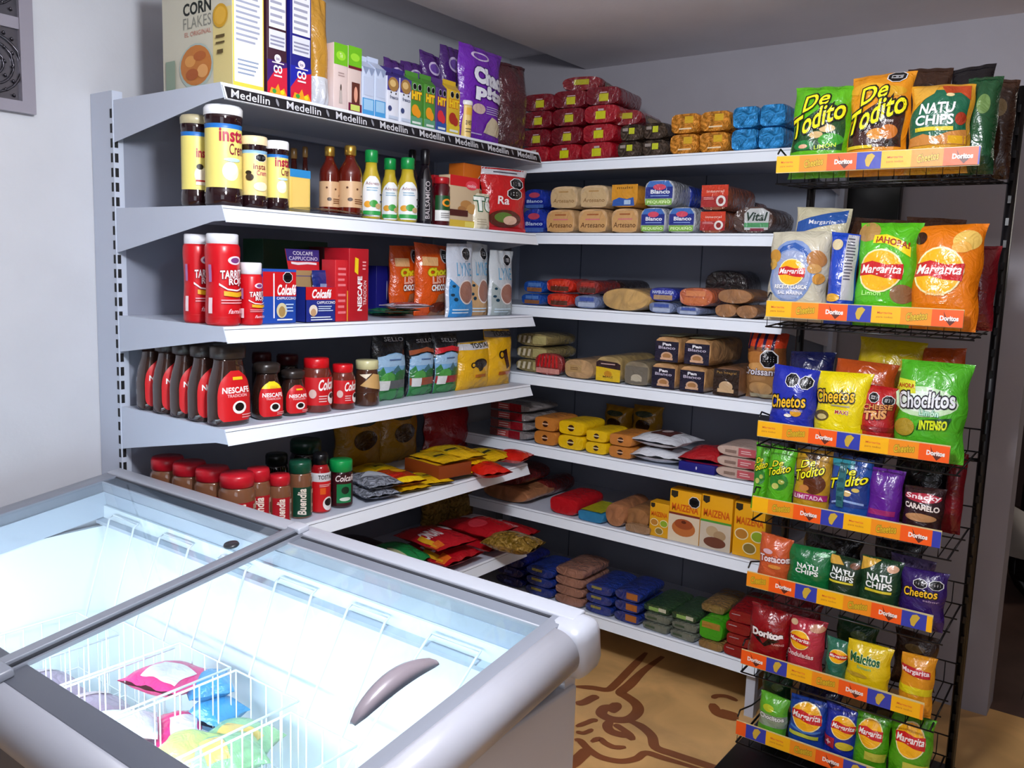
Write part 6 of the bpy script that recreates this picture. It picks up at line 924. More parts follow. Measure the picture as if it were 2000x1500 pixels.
 ('block', 'bread_loaf', 'loaf_gray', 0.919, 1.57, 1.094, 0, 0.1078, 0.28, 0.09, 'greyish brown loaf with a round pale emblem', 'bread', 'square wrapped loaves on the fourth back shelf', 0, 1, 0),
 ('block', 'bread_loaf', 'loaf_pan', 1.0267, 1.57, 1.094, 0, 0.0994, 0.28, 0.093, 'lower dark blue label loaf beside the greyish one', 'bread', 'square wrapped loaves on the fourth back shelf', 0, 1, 0),
 ('block', 'bread_loaf', 'loaf_pan', 1.1365, 1.57, 1.094, 0, 0.1008, 0.28, 0.093, 'lower dark blue label loaf beside the brown one', 'bread', 'square wrapped loaves on the fourth back shelf', 0, 1, 0),
 ('block', 'bread_loaf', 'loaf_pan', 1.0346, 1.57, 1.188, 0, 0.0991, 0.28, 0.093, 'upper dark blue label loaf beside empty shelf', 'bread', 'square wrapped loaves on the fourth back shelf', 0, 1, 0),
 ('block', 'bread_loaf', 'loaf_pan', 1.1488, 1.57, 1.188, 0, 0.1022, 0.28, 0.093, 'upper dark blue label loaf nearer the snack rack', 'bread', 'square wrapped loaves on the fourth back shelf', 0, 1, 0),
 ('block', 'bread_loaf', 'loaf_brown', 1.2595, 1.56, 1.094, 0, 0.0978, 0.26, 0.1, 'loaf with a dark brown label beside the croissants', 'bread', 'square wrapped loaves on the fourth back shelf', 0, 1, 0),
 ('bag', 'croissant_bag', 'croissant', 1.3698, 1.5, 1.094, 0, 0.1361, 0.12, 0.2302, 'standing bag of croissants with orange and purple stripes', 'bread', None, 0, 1, 0),
 ('block', 'pack', 'redwhite', 0.3497, 1.54, 0.8174, -3, 0.2142, 0.2, 0.034, 'bottom red and clear pack of the corner stack', 'pack', 'red and clear packs stacked at the corner of the fifth back shelf', 0, 0, 0),
 ('block', 'pack', 'redwhite', 0.3423, 1.55, 0.8524, 2, 0.215, 0.2, 0.034, 'second red and clear pack of the corner stack', 'pack', 'red and clear packs stacked at the corner of the fifth back shelf', 0, 1, 0),
 ('block', 'pack', 'redwhite', 0.3348, 1.56, 0.8874, 0, 0.2158, 0.2, 0.034, 'third red and clear pack of the corner stack', 'pack', 'red and clear packs stacked at the corner of the fifth back shelf', 0, 2, 0),
 ('block', 'pack', 'redwhite', 0.3274, 1.57, 0.9224, -2, 0.2166, 0.2, 0.034, 'top red and clear pack of the corner stack', 'pack', 'red and clear packs stacked at the corner of the fifth back shelf', 0, 3, 0),
 ('block', 'sugar_block', 'pan_orange', 0.5298, 1.51, 0.8174, 0, 0.1067, 0.16, 0.055, 'lower orange block beside the red and clear packs', 'sugar block', 'orange and yellow sugar blocks on the fifth back shelf', 0, 0, 0),
 ('block', 'sugar_block', 'pan_orange', 0.5298, 1.51, 0.8734, 0, 0.1067, 0.16, 0.055, 'upper orange block beside the red and clear packs', 'sugar block', 'orange and yellow sugar blocks on the fifth back shelf', 0, 1, 0),
 ('block', 'sugar_block', 'pan_yellow', 0.6495, 1.51, 0.8174, 0, 0.1184, 0.16, 0.055, 'lower yellow block beside the taller orange pair', 'sugar block', 'orange and yellow sugar blocks on the fifth back shelf', 0, 0, 0),
 ('block', 'sugar_block', 'pan_yellow', 0.6495, 1.51, 0.8734, 0, 0.1184, 0.16, 0.055, 'upper yellow block beside the taller orange pair', 'sugar block', 'orange and yellow sugar blocks on the fifth back shelf', 0, 1, 0),
 ('block', 'sugar_block', 'pan_yellow', 0.7634, 1.51, 0.8174, 0, 0.0957, 0.16, 0.045, 'lower yellow block between yellow and orange pairs', 'sugar block', 'orange and yellow sugar blocks on the fifth back shelf', 0, 0, 0),
 ('block', 'sugar_block', 'pan_yellow', 0.7634, 1.51, 0.8634, 0, 0.0957, 0.16, 0.045, 'upper yellow block between yellow and orange pairs', 'sugar block', 'orange and yellow sugar blocks on the fifth back shelf', 0, 1, 0),
 ('block', 'sugar_block', 'pan_orange', 0.867, 1.51, 0.8174, 0, 0.0984, 0.16, 0.045, 'lower orange block beside the white bags', 'sugar block', 'orange and yellow sugar blocks on the fifth back shelf', 0, 0, 0),
 ('block', 'sugar_block', 'pan_orange', 0.867, 1.51, 0.8634, 0, 0.0984, 0.16, 0.045, 'upper orange block beside the white bags', 'sugar block', 'orange and yellow sugar blocks on the fifth back shelf', 0, 1, 0),
 ('lying', 'pack', 'whitebag', 1.002, 1.514, 0.8174, 8, 0.2, 0.18, 0.055, 'lower white bag on the fifth back shelf', 'bag', 'white and red bags on the fifth back shelf', 0, 1, 0),
 ('lying', 'pack', 'whitebag', 1.0042, 1.524, 0.8724, -4, 0.2, 0.2, 0.05, 'upper white bag with brown picture', 'bag', 'white and red bags on the fifth back shelf', 0, 2, 0),
 ('lying', 'pack', 'redflat', 1.1912, 1.5273, 0.8174, 5, 0.2, 0.18, 0.08, 'red flat bag behind the blue box', 'bag', 'white and red bags on the fifth back shelf', 0, 3, 0),
 ('box', 'box', 'bluebox', 1.1739, 1.475, 0.8174, 0, 0.1351, 0.1, 0.03, 'low dark blue box at the shelf front', 'box', None, 0, 1, 0),
 ('block', 'pack', 'creamred', 1.3131, 1.51, 0.8174, 0, 0.1438, 0.16, 0.037, 'bottom cream and red pack next to the snack rack', 'pack', 'cream and red packs beside the snack rack', 0, 0, 0),
 ('block', 'pack', 'creamred', 1.3131, 1.51, 0.8554, 0, 0.1438, 0.16, 0.037, 'middle cream and red pack next to the snack rack', 'pack', 'cream and red packs beside the snack rack', 0, 1, 0),
 ('block', 'pack', 'creamred', 1.3131, 1.51, 0.8934, 0, 0.1438, 0.16, 0.037, 'top cream and red pack next to the snack rack', 'pack', 'cream and red packs beside the snack rack', 0, 2, 0),
 ('bag', 'bag', 'backyellow', 0.6656, 1.77, 0.8174, 0, 0.1314, 0.1, 0.1362, 'dim yellow bag at the back of the fifth back shelf', 'bag', 'dim yellow bags at the back of the fifth back shelf', 0, 1, 0),
 ('bag', 'bag', 'backyellow', 0.7986, 1.77, 0.8174, 0, 0.1346, 0.1, 0.1525, 'dim yellow bag at the back, further from the corner', 'bag', 'dim yellow bags at the back of the fifth back shelf', 0, 2, 0),
 ('block', 'bun_pack', 'bunsred', 0.3182, 1.56, 0.6168, 0, 0.1901, 0.2, 0.07, 'dark red wrapped buns at the corner, upper pack', 'bread', 'red and tan buns at the corner of the sixth back shelf', 0, 1, 0),
 ('block', 'bun_pack', 'buns_clear', 0.3339, 1.54, 0.5518, 0, 0.2415, 0.2, 0.064, 'tan buns in clear wrap at the corner, lower pack', 'bread', 'red and tan buns at the corner of the sixth back shelf', 0, 1, 0),
 ('block', 'pack', 'redpackbox', 0.6224, 1.54, 0.5518, 0, 0.1329, 0.2, 0.07, 'red pack on the sixth back shelf', 'pack', None, 0, 1, 0),
 ('block', 'pack', 'bunsred', 0.3993, 1.7, 0.5518, 0, 0.0967, 0.2, 0.07, 'dark red pack behind the red one', 'pack', None, 0, 1, 0),
 ('block', 'pack', 'blueyellow', 0.7524, 1.52, 0.5518, 0, 0.1154, 0.18, 0.04, 'blue pack with yellow top beside the red one', 'pack', None, 0, 1, 0),
 ('block', 'bun_pack', 'buns_clear', 0.8546, 1.54, 0.5518, 0, 0.087, 0.2, 0.09, 'round orange bun in clear wrap', 'bread', 'buns beside the cornstarch boxes', 0, 2, 0),
 ('block', 'bun_pack', 'bun_brown', 0.9349, 1.56, 0.5518, 0, 0.1017, 0.2, 0.085, 'brown bun pack beside the cornstarch boxes', 'bread', 'buns beside the cornstarch boxes', 0, 1, 0),
 ('block', 'pack', 'tan_pkt', 0.9561, 1.44, 0.5518, 0, 0.1005, 0.03, 0.03, 'flat tan pack at the shelf front beside the cornstarch', 'pack', None, 0, 1, 0),
 ('box', 'cornstarch_box', 'maizena_small', 1.0353, 1.465, 0.5518, 0, 0.0751, 0.05, 0.1252, 'smallest yellow cornstarch box', 'box', 'yellow cornstarch boxes', 0, 1, 0),
 ('box', 'cornstarch_box', 'maizena_cake', 1.1335, 1.47, 0.5518, 0, 0.1188, 0.06, 0.187, 'yellow cornstarch box with a ring cake picture', 'box', 'yellow cornstarch boxes', 0, 1, 0),
 ('box', 'cornstarch_box', 'maizena_cookie', 1.2527, 1.47, 0.5518, 0, 0.1133, 0.06, 0.1907, 'yellow cornstarch box with a green stripe and cookies', 'box', 'yellow cornstarch boxes', 0, 1, 0),
 ('box', 'cornstarch_box', 'maizena_bowls', 1.3723, 1.47, 0.5518, 0, 0.1114, 0.06, 0.1865, 'yellow cornstarch box with three round bowls', 'box', 'yellow cornstarch boxes', 0, 1, 0),
 ('block', 'pack', 'navyflat', 0.3723, 1.54, 0.1986, 0, 0.1416, 0.2, 0.041, 'bottom navy pack in the corner column', 'pack', 'dark blue flat packs on the bottom back shelf', 0, 0, 0),
 ('block', 'pack', 'blueflat', 0.5292, 1.52, 0.1986, 0, 0.134, 0.18, 0.039, 'bottom blue pack left of the clear trays', 'pack', 'dark blue flat packs on the bottom back shelf', 0, 0, 0),
 ('block', 'pack', 'navyflat', 0.3723, 1.54, 0.2406, 0, 0.1416, 0.2, 0.041, 'middle navy pack in the corner column', 'pack', 'dark blue flat packs on the bottom back shelf', 0, 1, 0),
 ('block', 'pack', 'blueflat', 0.5292, 1.52, 0.2386, 0, 0.134, 0.18, 0.039, 'middle blue pack left of the clear trays', 'pack', 'dark blue flat packs on the bottom back shelf', 0, 1, 0),
 ('block', 'pack', 'navyflat', 0.3723, 1.54, 0.2826, 0, 0.1416, 0.2, 0.041, 'top navy pack in the corner column', 'pack', 'dark blue flat packs on the bottom back shelf', 0, 2, 0),
 ('block', 'pack', 'blueflat', 0.5292, 1.52, 0.2786, 0, 0.134, 0.18, 0.039, 'top blue pack left of the clear trays', 'pack', 'dark blue flat packs on the bottom back shelf', 0, 2, 0),
 ('block', 'cake_tray', 'clearorange', 0.6716, 1.53, 0.1986, 0, 0.1344, 0.2, 0.037, 'bottom clear cake tray of the stack', 'cake tray', 'clear trays of orange cakes on the bottom back shelf', 0, 0, 0),
 ('block', 'cake_tray', 'clearorange', 0.6716, 1.53, 0.2366, 0, 0.1344, 0.2, 0.037, 'second clear cake tray of the stack', 'cake tray', 'clear trays of orange cakes on the bottom back shelf', 0, 1, 0),
 ('block', 'cake_tray', 'clearorange', 0.6716, 1.53, 0.2746, 0, 0.1344, 0.2, 0.037, 'third clear cake tray of the stack', 'cake tray', 'clear trays of orange cakes on the bottom back shelf', 0, 2, 0),
 ('block', 'cake_tray', 'clearorange', 0.6716, 1.53, 0.3126, 0, 0.1344, 0.2, 0.037, 'top clear cake tray of the stack', 'cake tray', 'clear trays of orange cakes on the bottom back shelf', 0, 3, 0),
 ('block', 'pack', 'blueflat', 0.8072, 1.53, 0.1986, 0, 0.1213, 0.2, 0.038, 'bottom blue pack right of the clear trays', 'pack', 'blue and orange packs on the bottom back shelf', 0, 0, 0),
 ('block', 'pack', 'blueorange', 0.9302, 1.53, 0.1986, 0, 0.1116, 0.2, 0.041, 'bottom blue and orange pack beside the green ones', 'pack', 'blue and orange packs on the bottom back shelf', 0, 0, 0),
 ('block', 'pack', 'blueflat', 0.8072, 1.53, 0.2376, 0, 0.1213, 0.2, 0.038, 'middle blue pack right of the clear trays', 'pack', 'blue and orange packs on the bottom back shelf', 0, 1, 0),
 ('block', 'pack', 'blueorange', 0.9302, 1.53, 0.2406, 0, 0.1116, 0.2, 0.041, 'middle blue and orange pack beside the green ones', 'pack', 'blue and orange packs on the bottom back shelf', 0, 1, 0),
 ('block', 'pack', 'blueflat', 0.8072, 1.53, 0.2766, 0, 0.1213, 0.2, 0.038, 'top blue pack right of the clear trays', 'pack', 'blue and orange packs on the bottom back shelf', 0, 2, 0),
 ('block', 'pack', 'blueorange', 0.9302, 1.53, 0.2826, 0, 0.1116, 0.2, 0.041, 'top blue and orange pack beside the green ones', 'pack', 'blue and orange packs on the bottom back shelf', 0, 2, 0),
 ('block', 'pack', 'grayflat', 1.0531, 1.53, 0.1986, -3, 0.1085, 0.2, 0.029, 'bottom leafy pack next to the blue and orange packs', 'pack', 'green and grey packs on the bottom back shelf', 0, 0, 0),
 ('block', 'pack', 'grayflat', 1.0472, 1.542, 0.2286, 1, 0.109, 0.2, 0.029, 'middle leafy pack next to the blue and orange packs', 'pack', 'green and grey packs on the bottom back shelf', 0, 1, 0),
 ('block', 'pack', 'greenflat', 1.0414, 1.554, 0.2586, -2, 0.1095, 0.2, 0.029, 'top leafy pack next to the blue and orange packs', 'pack', 'green and grey packs on the bottom back shelf', 0, 2, 0),
 ('block', 'pack', 'grayflat', 1.1623, 1.53, 0.1986, -3, 0.1019, 0.2, 0.029, 'bottom leafy pack next to the bright green one', 'pack', 'green and grey packs on the bottom back shelf', 0, 1, 0),
 ('block', 'pack', 'grayflat', 1.1569, 1.542, 0.2286, 1, 0.1024, 0.2, 0.029, 'middle leafy pack next to the bright green one', 'pack', 'green and grey packs on the bottom back shelf', 0, 2, 0),
 ('block', 'pack', 'greenflat', 1.1516, 1.554, 0.2586, -2, 0.1028, 0.2, 0.029, 'top leafy pack next to the bright green one', 'pack', 'green and grey packs on the bottom back shelf', 0, 3, 0),
 ('block', 'pack', 'brightgreen', 1.2635, 1.51, 0.2286, 0, 0.0903, 0.16, 0.07, 'bright green pack beside the dark red bags', 'pack', None, 0, 1, 0),
 ('block', 'pack', 'tanflat', 1.2695, 1.52, 0.1986, 0, 0.0939, 0.2, 0.029, 'flat tan pack under the bright green one', 'pack', None, 0, 1, 0),
 ('block', 'pack', 'tanflat', 1.2372, 1.6, 0.2996, 0, 0.0924, 0.2, 0.03, 'tan pack behind and above the bright green one', 'pack', None, 0, 1, 0),
 ('block', 'snack_bag', 'doritos_lie', 1.369, 1.53, 0.1986, -4, 0.0933, 0.22, 0.041, 'bottom dark red chip bag lying beside the snack rack', 'snack bag', 'dark red tortilla chip bags lying on the bottom back shelf', 0, 0, 0),
 ('block', 'snack_bag', 'doritos_lie', 1.369, 1.53, 0.2406, 1, 0.0933, 0.22, 0.041, 'second dark red chip bag lying beside the snack rack', 'snack bag', 'dark red tortilla chip bags lying on the bottom back shelf', 0, 1, 0),
 ('block', 'snack_bag', 'doritos_lie', 1.369, 1.53, 0.2826, -2, 0.0933, 0.22, 0.041, 'third dark red chip bag lying beside the snack rack', 'snack bag', 'dark red tortilla chip bags lying on the bottom back shelf', 0, 2, 0),
 ('block', 'snack_bag', 'doritos_lie', 1.369, 1.53, 0.3246, 3, 0.0933, 0.22, 0.041, 'top dark red chip bag lying beside the snack rack', 'snack bag', 'dark red tortilla chip bags lying on the bottom back shelf', 0, 3, 0),
 ('block', 'pack', 'greendark', 0.1, 1.46, 0.1986, 0, 0.14, 0.16, 0.08, 'dark green pack hidden in the corner under the left shelves', 'pack', None, 0, 1, 0),
 ('rackbag', 'snack_bag', 'todito_green', 1.5977, 1.157, 1.776, 0, 0.1681, 0.09, 0.2502, 'green mixed snack bag with yellow lettering on the top tray', 'snack bag', None, -4, 1, 0),
 ('rackbag', 'snack_bag', 'todito_orange', 1.7493, 1.157, 1.776, 0, 0.1619, 0.09, 0.268, 'orange mixed snack bag with yellow lettering on the top tray', 'snack bag', None, -4, 2, 0),
 ('rackbag', 'snack_bag', 'natu_big', 1.9001, 1.157, 1.776, 0, 0.1546, 0.09, 0.2245, 'orange and green vegetable chip bag on the top tray', 'snack bag', None, -4, 3, 0),
 ('rackbag', 'snack_bag', 'back_green', 1.987, 1.2, 1.776, 0, 0.0806, 0.08, 0.24, 'dark green bag at the far side of the top tray', 'snack bag', None, -4, 4, 0),
 ('rackbag', 'snack_bag', 'back_dark', 1.9334, 1.34, 1.776, 0, 0.1048, 0.08, 0.3012, 'black bag at the back of the top tray', 'snack bag', None, -4, 5, 0),
 ('rackbag', 'snack_bag', 'back_brown', 1.8226, 1.34, 1.776, 0, 0.1173, 0.08, 0.3106, 'brown bag at the back of the top tray, nearer the middle', 'snack bag', None, -4, 6, 0),
 ('rackbag', 'snack_bag', 'back_brown', 2.0121, 1.33, 1.776, 0, 0.0712, 0.06, 0.2641, 'brown bag at the outer back corner of the top tray', 'snack bag', None, -4, 7, 0),
 ('rackbag', 'snack_bag', 'marg_gray', 1.5639, 1.162, 1.375, 0, 0.179, 0.1, 0.2571, 'pale grey potato chip bag with blue centre', 'snack bag', None, -4, 2, 0),
 ('rackbag', 'snack_bag', 'blue_side', 1.6905, 1.147, 1.375, 0, 0.0787, 0.07, 0.2501, 'blue chip bag turned sideways showing its printed back', 'snack bag', None, -4, 3, 0),
 ('rackbag', 'snack_bag', 'marg_green', 1.8005, 1.162, 1.375, 0, 0.1613, 0.1, 0.2745, 'bright green potato chip bag with a yellow banner', 'snack bag', None, -4, 4, 0),
 ('rackbag', 'snack_bag', 'marg_orange', 1.9494, 1.162, 1.375, 0, 0.1704, 0.1, 0.2699, 'orange potato chip bag on the second tray', 'snack bag', None, -4, 5, 0),
 ('rackbag', 'snack_bag', 'marg_blueback', 1.5765, 1.29, 1.375, 0, 0.1626, 0.08, 0.3313, 'cream chip bag standing behind the pale grey one', 'snack bag', None, -4, 6, 0),
 ('rackbag', 'snack_bag', 'back_brown', 1.7155, 1.34, 1.375, 0, 0.1684, 0.08, 0.3039, 'dark brown bag at the back of the second tray', 'snack bag', None, -4, 1, 0),
 ('rackbag', 'snack_bag', 'back_red', 2.0055, 1.28, 1.375, 0, 0.0959, 0.08, 0.2241, 'dark red bag at the outer back corner of the second tray', 'snack bag', None, -4, 2, 0),
 ('rackbag', 'snack_bag', 'back_brown', 1.8776, 1.34, 1.375, 0, 0.1557, 0.08, 0.3024, 'dim brown bag behind the orange chip bag', 'snack bag', None, -4, 3, 0),
 ('rackbag', 'snack_bag', 'cheetos_blue', 1.5811, 1.152, 1.027, 0, 0.1374, 0.08, 0.2166, 'dark blue cheese puff bag with yellow lettering', 'snack bag', None, -4, 1, 0),
 ('rackbag', 'snack_bag', 'cheetos_yellow', 1.7177, 1.152, 1.027, 0, 0.1503, 0.08, 0.2153, 'bright yellow cheese puff bag', 'snack bag', None, -4, 2, 0),
 ('rackbag', 'snack_bag', 'red_ms', 1.808, 1.165, 1.027, 0, 0.1025, 0.07, 0.1847, 'dark red bag with two black seals on the third tray', 'snack bag', None, -4, 3, 0),
 ('rackbag', 'snack_bag', 'choclitos', 1.9452, 1.162, 1.027, 0, 0.1792, 0.1, 0.2595, 'large green corn snack bag on the third tray', 'snack bag', None, -4, 4, 0),
 ('rackbag', 'snack_bag', 'back_navy', 1.5774, 1.3, 1.027, 0, 0.1364, 0.08, 0.2491, 'navy bag at the back of the third tray', 'snack bag', None, -4, 5, 0),
 ('rackbag', 'snack_bag', 'dorback_yellow', 1.79, 1.34, 1.027, 0, 0.1863, 0.08, 0.3021, 'yellow bag lying high at the back of the third tray', 'snack bag', None, -4, 6, 0),
 ('rackbag', 'snack_bag', 'dorback_orange', 1.7455, 1.26, 1.027, 0, 0.1731, 0.08, 0.2438, 'orange brown bag behind the dark red one', 'snack bag', None, -4, 7, 0),
 ('rackbag', 'snack_bag', 'dorback_orange', 1.9298, 1.34, 1.027, 0, 0.116, 0.08, 0.2911, 'orange bag behind the large green one', 'snack bag', None, -4, 8, 0),
 ('rackbag', 'snack_bag', 'todito_s_green', 1.5667, 1.137, 0.802, 0, 0.0805, 0.05, 0.2085, 'small green mixed snack bag on the fourth tray', 'snack bag', None, -4, 1, 0),
 ('rackbag', 'snack_bag', 'todito_s_brown', 1.6577, 1.142, 0.802, 0, 0.1084, 0.06, 0.2105, 'small brown and yellow mixed snack bag', 'snack bag', None, -4, 2, 0),
 ('rackbag', 'snack_bag', 'todito_s_blue', 1.7618, 1.142, 0.802, 0, 0.1164, 0.06, 0.2078, 'small blue mixed snack bag', 'snack bag', None, -4, 3, 0),
 ('rackbag', 'snack_bag', 'purple_s', 1.8553, 1.142, 0.802, 0, 0.0905, 0.06, 0.1843, 'bright purple bag leaning on the fourth tray', 'snack bag', None, -4, 4, 0),
 ('rackbag', 'snack_bag', 'snacky', 1.9538, 1.142, 0.802, 0, 0.1033, 0.06, 0.1523, 'dark maroon caramel popcorn bag', 'snack bag', None, -4, 5, 0),
 ('rackbag', 'snack_bag', 'back_navy', 1.7198, 1.315, 0.802, 0, 0.1733, 0.07, 0.195, 'navy bag at the back of the fourth tray', 'snack bag', None, -4, 1, 0),
 ('rackbag', 'snack_bag', 'back_dark', 1.9053, 1.335, 0.802, 0, 0.1461, 0.07, 0.1908, 'black bag at the back of the fourth tray', 'snack bag', None, -4, 2, 0),
 ('rackbag', 'snack_bag', 'back_red', 1.9984, 1.31, 0.802, 0, 0.0503, 0.06, 0.2307, 'narrow dark red bag at the outer edge of the fourth tray', 'snack bag', None, -4, 3, 0),
 ('rackbag', 'snack_bag', 'todito_s_green', 1.4967, 1.17, 0.802, 0, 0.0498, 0.04, 0.1986, 'narrow strip of green bags hanging at the rack edge', 'snack bag', None, -4, 3, 0),
 ('rackbag', 'snack_bag', 'tostaco', 1.5654, 1.142, 0.572, 0, 0.0999, 0.06, 0.1665, 'orange brown taco chip bag on the fifth tray', 'snack bag', None, -4, 1, 0),
 ('rackbag', 'snack_bag', 'natu_green', 1.6693, 1.142, 0.572, 0, 0.1324, 0.06, 0.1557, 'glossy green vegetable chip bag', 'snack bag', None, -4, 2, 0),
 ('rackbag', 'snack_bag', 'natu_dark', 1.769, 1.142, 0.572, 0, 0.0959, 0.06, 0.1483, 'dark green vegetable chip bag in the middle of the fifth tray', 'snack bag', None, -4, 3, 0),
 ('rackbag', 'snack_bag', 'natu_dark2', 1.863, 1.142, 0.572, 0, 0.1123, 0.06, 0.1631, 'dark green vegetable chip bag beside the purple one', 'snack bag', None, -4, 4, 0),
 ('rackbag', 'snack_bag', 'cheetos_purple', 1.9735, 1.142, 0.572, 0, 0.1183, 0.06, 0.1565, 'purple cheese puff bag', 'snack bag', None, -4, 5, 0),
 ('rackbag', 'snack_bag', 'foil_purple', 1.9238, 1.225, 0.572, 0, 0.1194, 0.05, 0.1621, 'crumpled silvery purple bag behind the purple one', 'snack bag', None, -4, 6, 0),
 ('rackbag', 'snack_bag', 'back_dark', 1.6763, 1.33, 0.572, 0, 0.1803, 0.06, 0.1517, 'black bag at the back of the fifth tray', 'snack bag', None, -4, 1, 0),
 ('rackbag', 'snack_bag', 'back_dark', 1.8656, 1.33, 0.572, 0, 0.1372, 0.06, 0.1695, 'black bag at the back of the fifth tray, outer side', 'snack bag', None, -4, 2, 0),
 ('rackbag', 'snack_bag', 'doritos_red', 1.5631, 1.147, 0.327, 0, 0.1257, 0.07, 0.1859, 'dark red tortilla chip bag with white lettering', 'snack bag', None, -4, 1, 0),
 ('rackbag', 'snack_bag', 'marg_pink', 1.6762, 1.147, 0.327, 0, 0.1074, 0.07, 0.1824, 'pinkish red wavy chip bag', 'snack bag', None, -4, 2, 0),
 ('rackbag', 'snack_bag', 'marg_teal', 1.7644, 1.145, 0.327, 0, 0.0642, 0.05, 0.1461, 'narrow teal chip bag behind the yellow one', 'snack bag', None, -4, 3, 0),
 ('rackbag', 'snack_bag', 'maicitos', 1.8522, 1.142, 0.327, 0, 0.1238, 0.06, 0.157, 'yellow corn nut bag with green lettering', 'snack bag', None, -4, 4, 0),
 ('rackbag', 'snack_bag', 'marg_small_or', 1.9797, 1.142, 0.327, 0, 0.0897, 0.06, 0.1618, 'small orange chip bag at the end of the sixth tray', 'snack bag', None, -4, 5, 0),
 ('rackbag', 'snack_bag', 'back_green', 1.7742, 1.31, 0.327, 0, 0.1229, 0.06, 0.1516, 'dark green bag at the back of the sixth tray', 'snack bag', None, -4, 1, 0),
 ('rackbag', 'snack_bag', 'back_red', 1.5909, 1.31, 0.327, 0, 0.1572, 0.06, 0.1755, 'dim red bag at the back of the sixth tray', 'snack bag', None, -4, 2, 0),
 ('rackbag', 'snack_bag', 'back_brown', 1.9407, 1.31, 0.327, 0, 0.12, 0.06, 0.1599, 'brown bag at the back of the sixth tray', 'snack bag', None, -4, 3, 0),
 ('rackbag', 'snack_bag', 'choc_low', 1.5971, 1.142, 0.099, 0, 0.0917, 0.06, 0.1488, 'pale green corn snack bag on the lowest tray', 'snack bag', None, -4, 1, 0),
 ('rackbag', 'snack_bag', 'marg_blue', 1.6977, 1.147, 0.099, 0, 0.1134, 0.07, 0.1704, 'blue potato chip bag on the lowest tray', 'snack bag', None, -4, 2, 0),
 ('rackbag', 'snack_bag', 'marg_blue2', 1.7951, 1.142, 0.099, 0, 0.0942, 0.06, 0.1773, 'dark blue potato chip bag with red corner', 'snack bag', None, -4, 3, 0),
 ('rackbag', 'snack_bag', 'marg_low_green', 1.8789, 1.142, 0.099, 0, 0.0969, 0.06, 0.1839, 'green potato chip bag next to the dark blue one', 'snack bag', None, -4, 4, 0),
 ('rackbag', 'snack_bag', 'marg_low_green', 1.9807, 1.142, 0.099, 0, 0.1132, 0.06, 0.2129, 'green potato chip bag at the outer end of the lowest tray', 'snack bag', None, -4, 5, 0),
 ('rackbag', 'snack_bag', 'back_green', 1.5467, 1.31, 0.099, 0, 0.0975, 0.06, 0.1344, 'dark green bag at the back of the lowest tray', 'snack bag', None, -4, 1, 0),
 ('rackbag', 'snack_bag', 'back_navy', 1.6832, 1.31, 0.099, 0, 0.1374, 0.06, 0.1369, 'navy bag at the back of the lowest tray', 'snack bag', None, -4, 2, 0),
 ('rackbag', 'snack_bag', 'back_brown', 1.8895, 1.31, 0.099, 0, 0.1522, 0.06, 0.1659, 'brown bag at the back of the lowest tray', 'snack bag', None, -4, 3, 0),
 ('lying', 'frozen_pack', 'frozen_pink', 0.655, -0.265, 0.5, 15, 0.17, 0.15, 0.06, 'bright pink frozen pack at the back of the basket', 'frozen pack', 'frozen packs in the freezer baskets', -8, 1, 0),
 ('lying', 'frozen_pack', 'frozen_pink', 0.75, -0.3, 0.43, 60, 0.1, 0.14, 0.05, 'deep pink frozen pack between the white and blue ones', 'frozen pack', 'frozen packs in the freezer baskets', 0, 1, 0),
 ('lying', 'frozen_pack', 'frozen_white', 0.7, -0.4, 0.47, -28, 0.12, 0.13, 0.04, 'white frozen pack lying against the pink one', 'frozen pack', 'frozen packs in the freezer baskets', -12, 1, 0),
 ('lying', 'frozen_pack', 'frozen_yellow', 0.655, -0.43, 0.44, 30, 0.13, 0.13, 0.05, 'yellow and white frozen pack', 'frozen pack', 'frozen packs in the freezer baskets', -5, 1, 0),
 ('lying', 'frozen_pack', 'frozen_blue', 0.765, -0.215, 0.43, 10, 0.11, 0.1, 0.07, 'sky blue frozen pack under the other blue one', 'frozen pack', 'frozen packs in the freezer baskets', 0, 2, 0),
 ('lying', 'frozen_pack', 'frozen_blue', 0.72, -0.205, 0.49, -25, 0.12, 0.1, 0.05, 'sky blue frozen pack lying on top', 'frozen pack', 'frozen packs in the freezer baskets', 0, 3, 0),
 ('lying', 'frozen_pack', 'frozen_red', 0.75, -0.42, 0.41, 80, 0.1, 0.16, 0.06, 'red and orange frozen pack', 'frozen pack', 'frozen packs in the freezer baskets', 0, 1, 0),
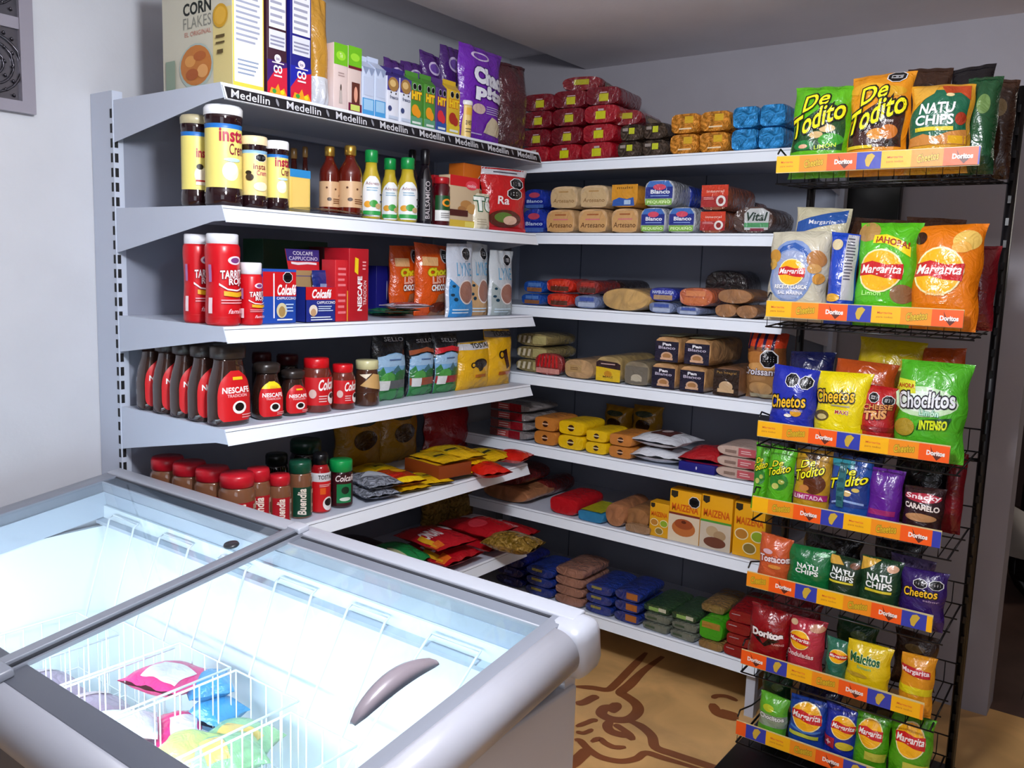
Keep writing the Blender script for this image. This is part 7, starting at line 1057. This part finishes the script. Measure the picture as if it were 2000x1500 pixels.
 ('lying', 'frozen_pack', 'frozen_green', 0.9, -0.25, 0.42, 20, 0.16, 0.12, 0.08, 'pale green frozen pack towards the back', 'frozen pack', 'frozen packs in the freezer baskets', 0, 1, 0),
 ('lying', 'frozen_pack', 'frozen_green', 0.96, -0.33, 0.45, -20, 0.13, 0.15, 0.07, 'pale green frozen pack in the middle of its basket', 'frozen pack', 'frozen packs in the freezer baskets', 0, 2, 0),
 ('lying', 'frozen_pack', 'frozen_lime', 0.89, -0.37, 0.46, 30, 0.12, 0.12, 0.06, 'lime yellow frozen pack', 'frozen pack', 'frozen packs in the freezer baskets', 0, 1, 0),
 ('lying', 'frozen_pack', 'frozen_green', 0.93, -0.48, 0.42, 70, 0.15, 0.16, 0.08, 'pale green frozen pack nearest the front', 'frozen pack', 'frozen packs in the freezer baskets', 0, 3, 0),
 ('lying', 'frozen_pack', 'frozen_green', 1.15, -0.34, 0.38, 10, 0.15, 0.16, 0.07, 'pale green frozen pack in the basket near the handle', 'frozen pack', 'frozen packs in the freezer baskets', 0, 1, 0),
 ('lying', 'frozen_pack', 'frozen_mauve', 0.46, -0.42, 0.32, 0, 0.19, 0.32, 0.14, 'mauve frozen pack under the left glass lid', 'frozen pack', 'frozen packs in the freezer baskets', 0, 1, 0),
 ('lying', 'frozen_pack', 'frozen_mauve', 0.65, -0.44, 0.345, 4, 0.09, 0.34, 0.08, 'mauve frozen pack at the bottom under the centre rail', 'frozen pack', 'frozen packs in the freezer baskets', 0, 2, 0),
 ('lying', 'frozen_pack', 'frozen_mauve', 0.21, -0.42, 0.32, 0, 0.18, 0.3, 0.12, 'mauve frozen pack at the wall end', 'frozen pack', 'frozen packs in the freezer baskets', 0, 3, 0),
 ('lying', 'frozen_pack', 'frozen_green', 1.385, -0.54, 0.36, 0, 0.16, 0.16, 0.1, 'pale green frozen pack in the short basket', 'frozen pack', 'frozen packs in the freezer baskets', 0, 2, 0),
]
for r in ITEMS: place(r[0], r[1], r[2], r[3], r[4], r[5], r[6], r[7], r[8], r[9], r[10], r[11], r[12], r[13], r[14], r[15])
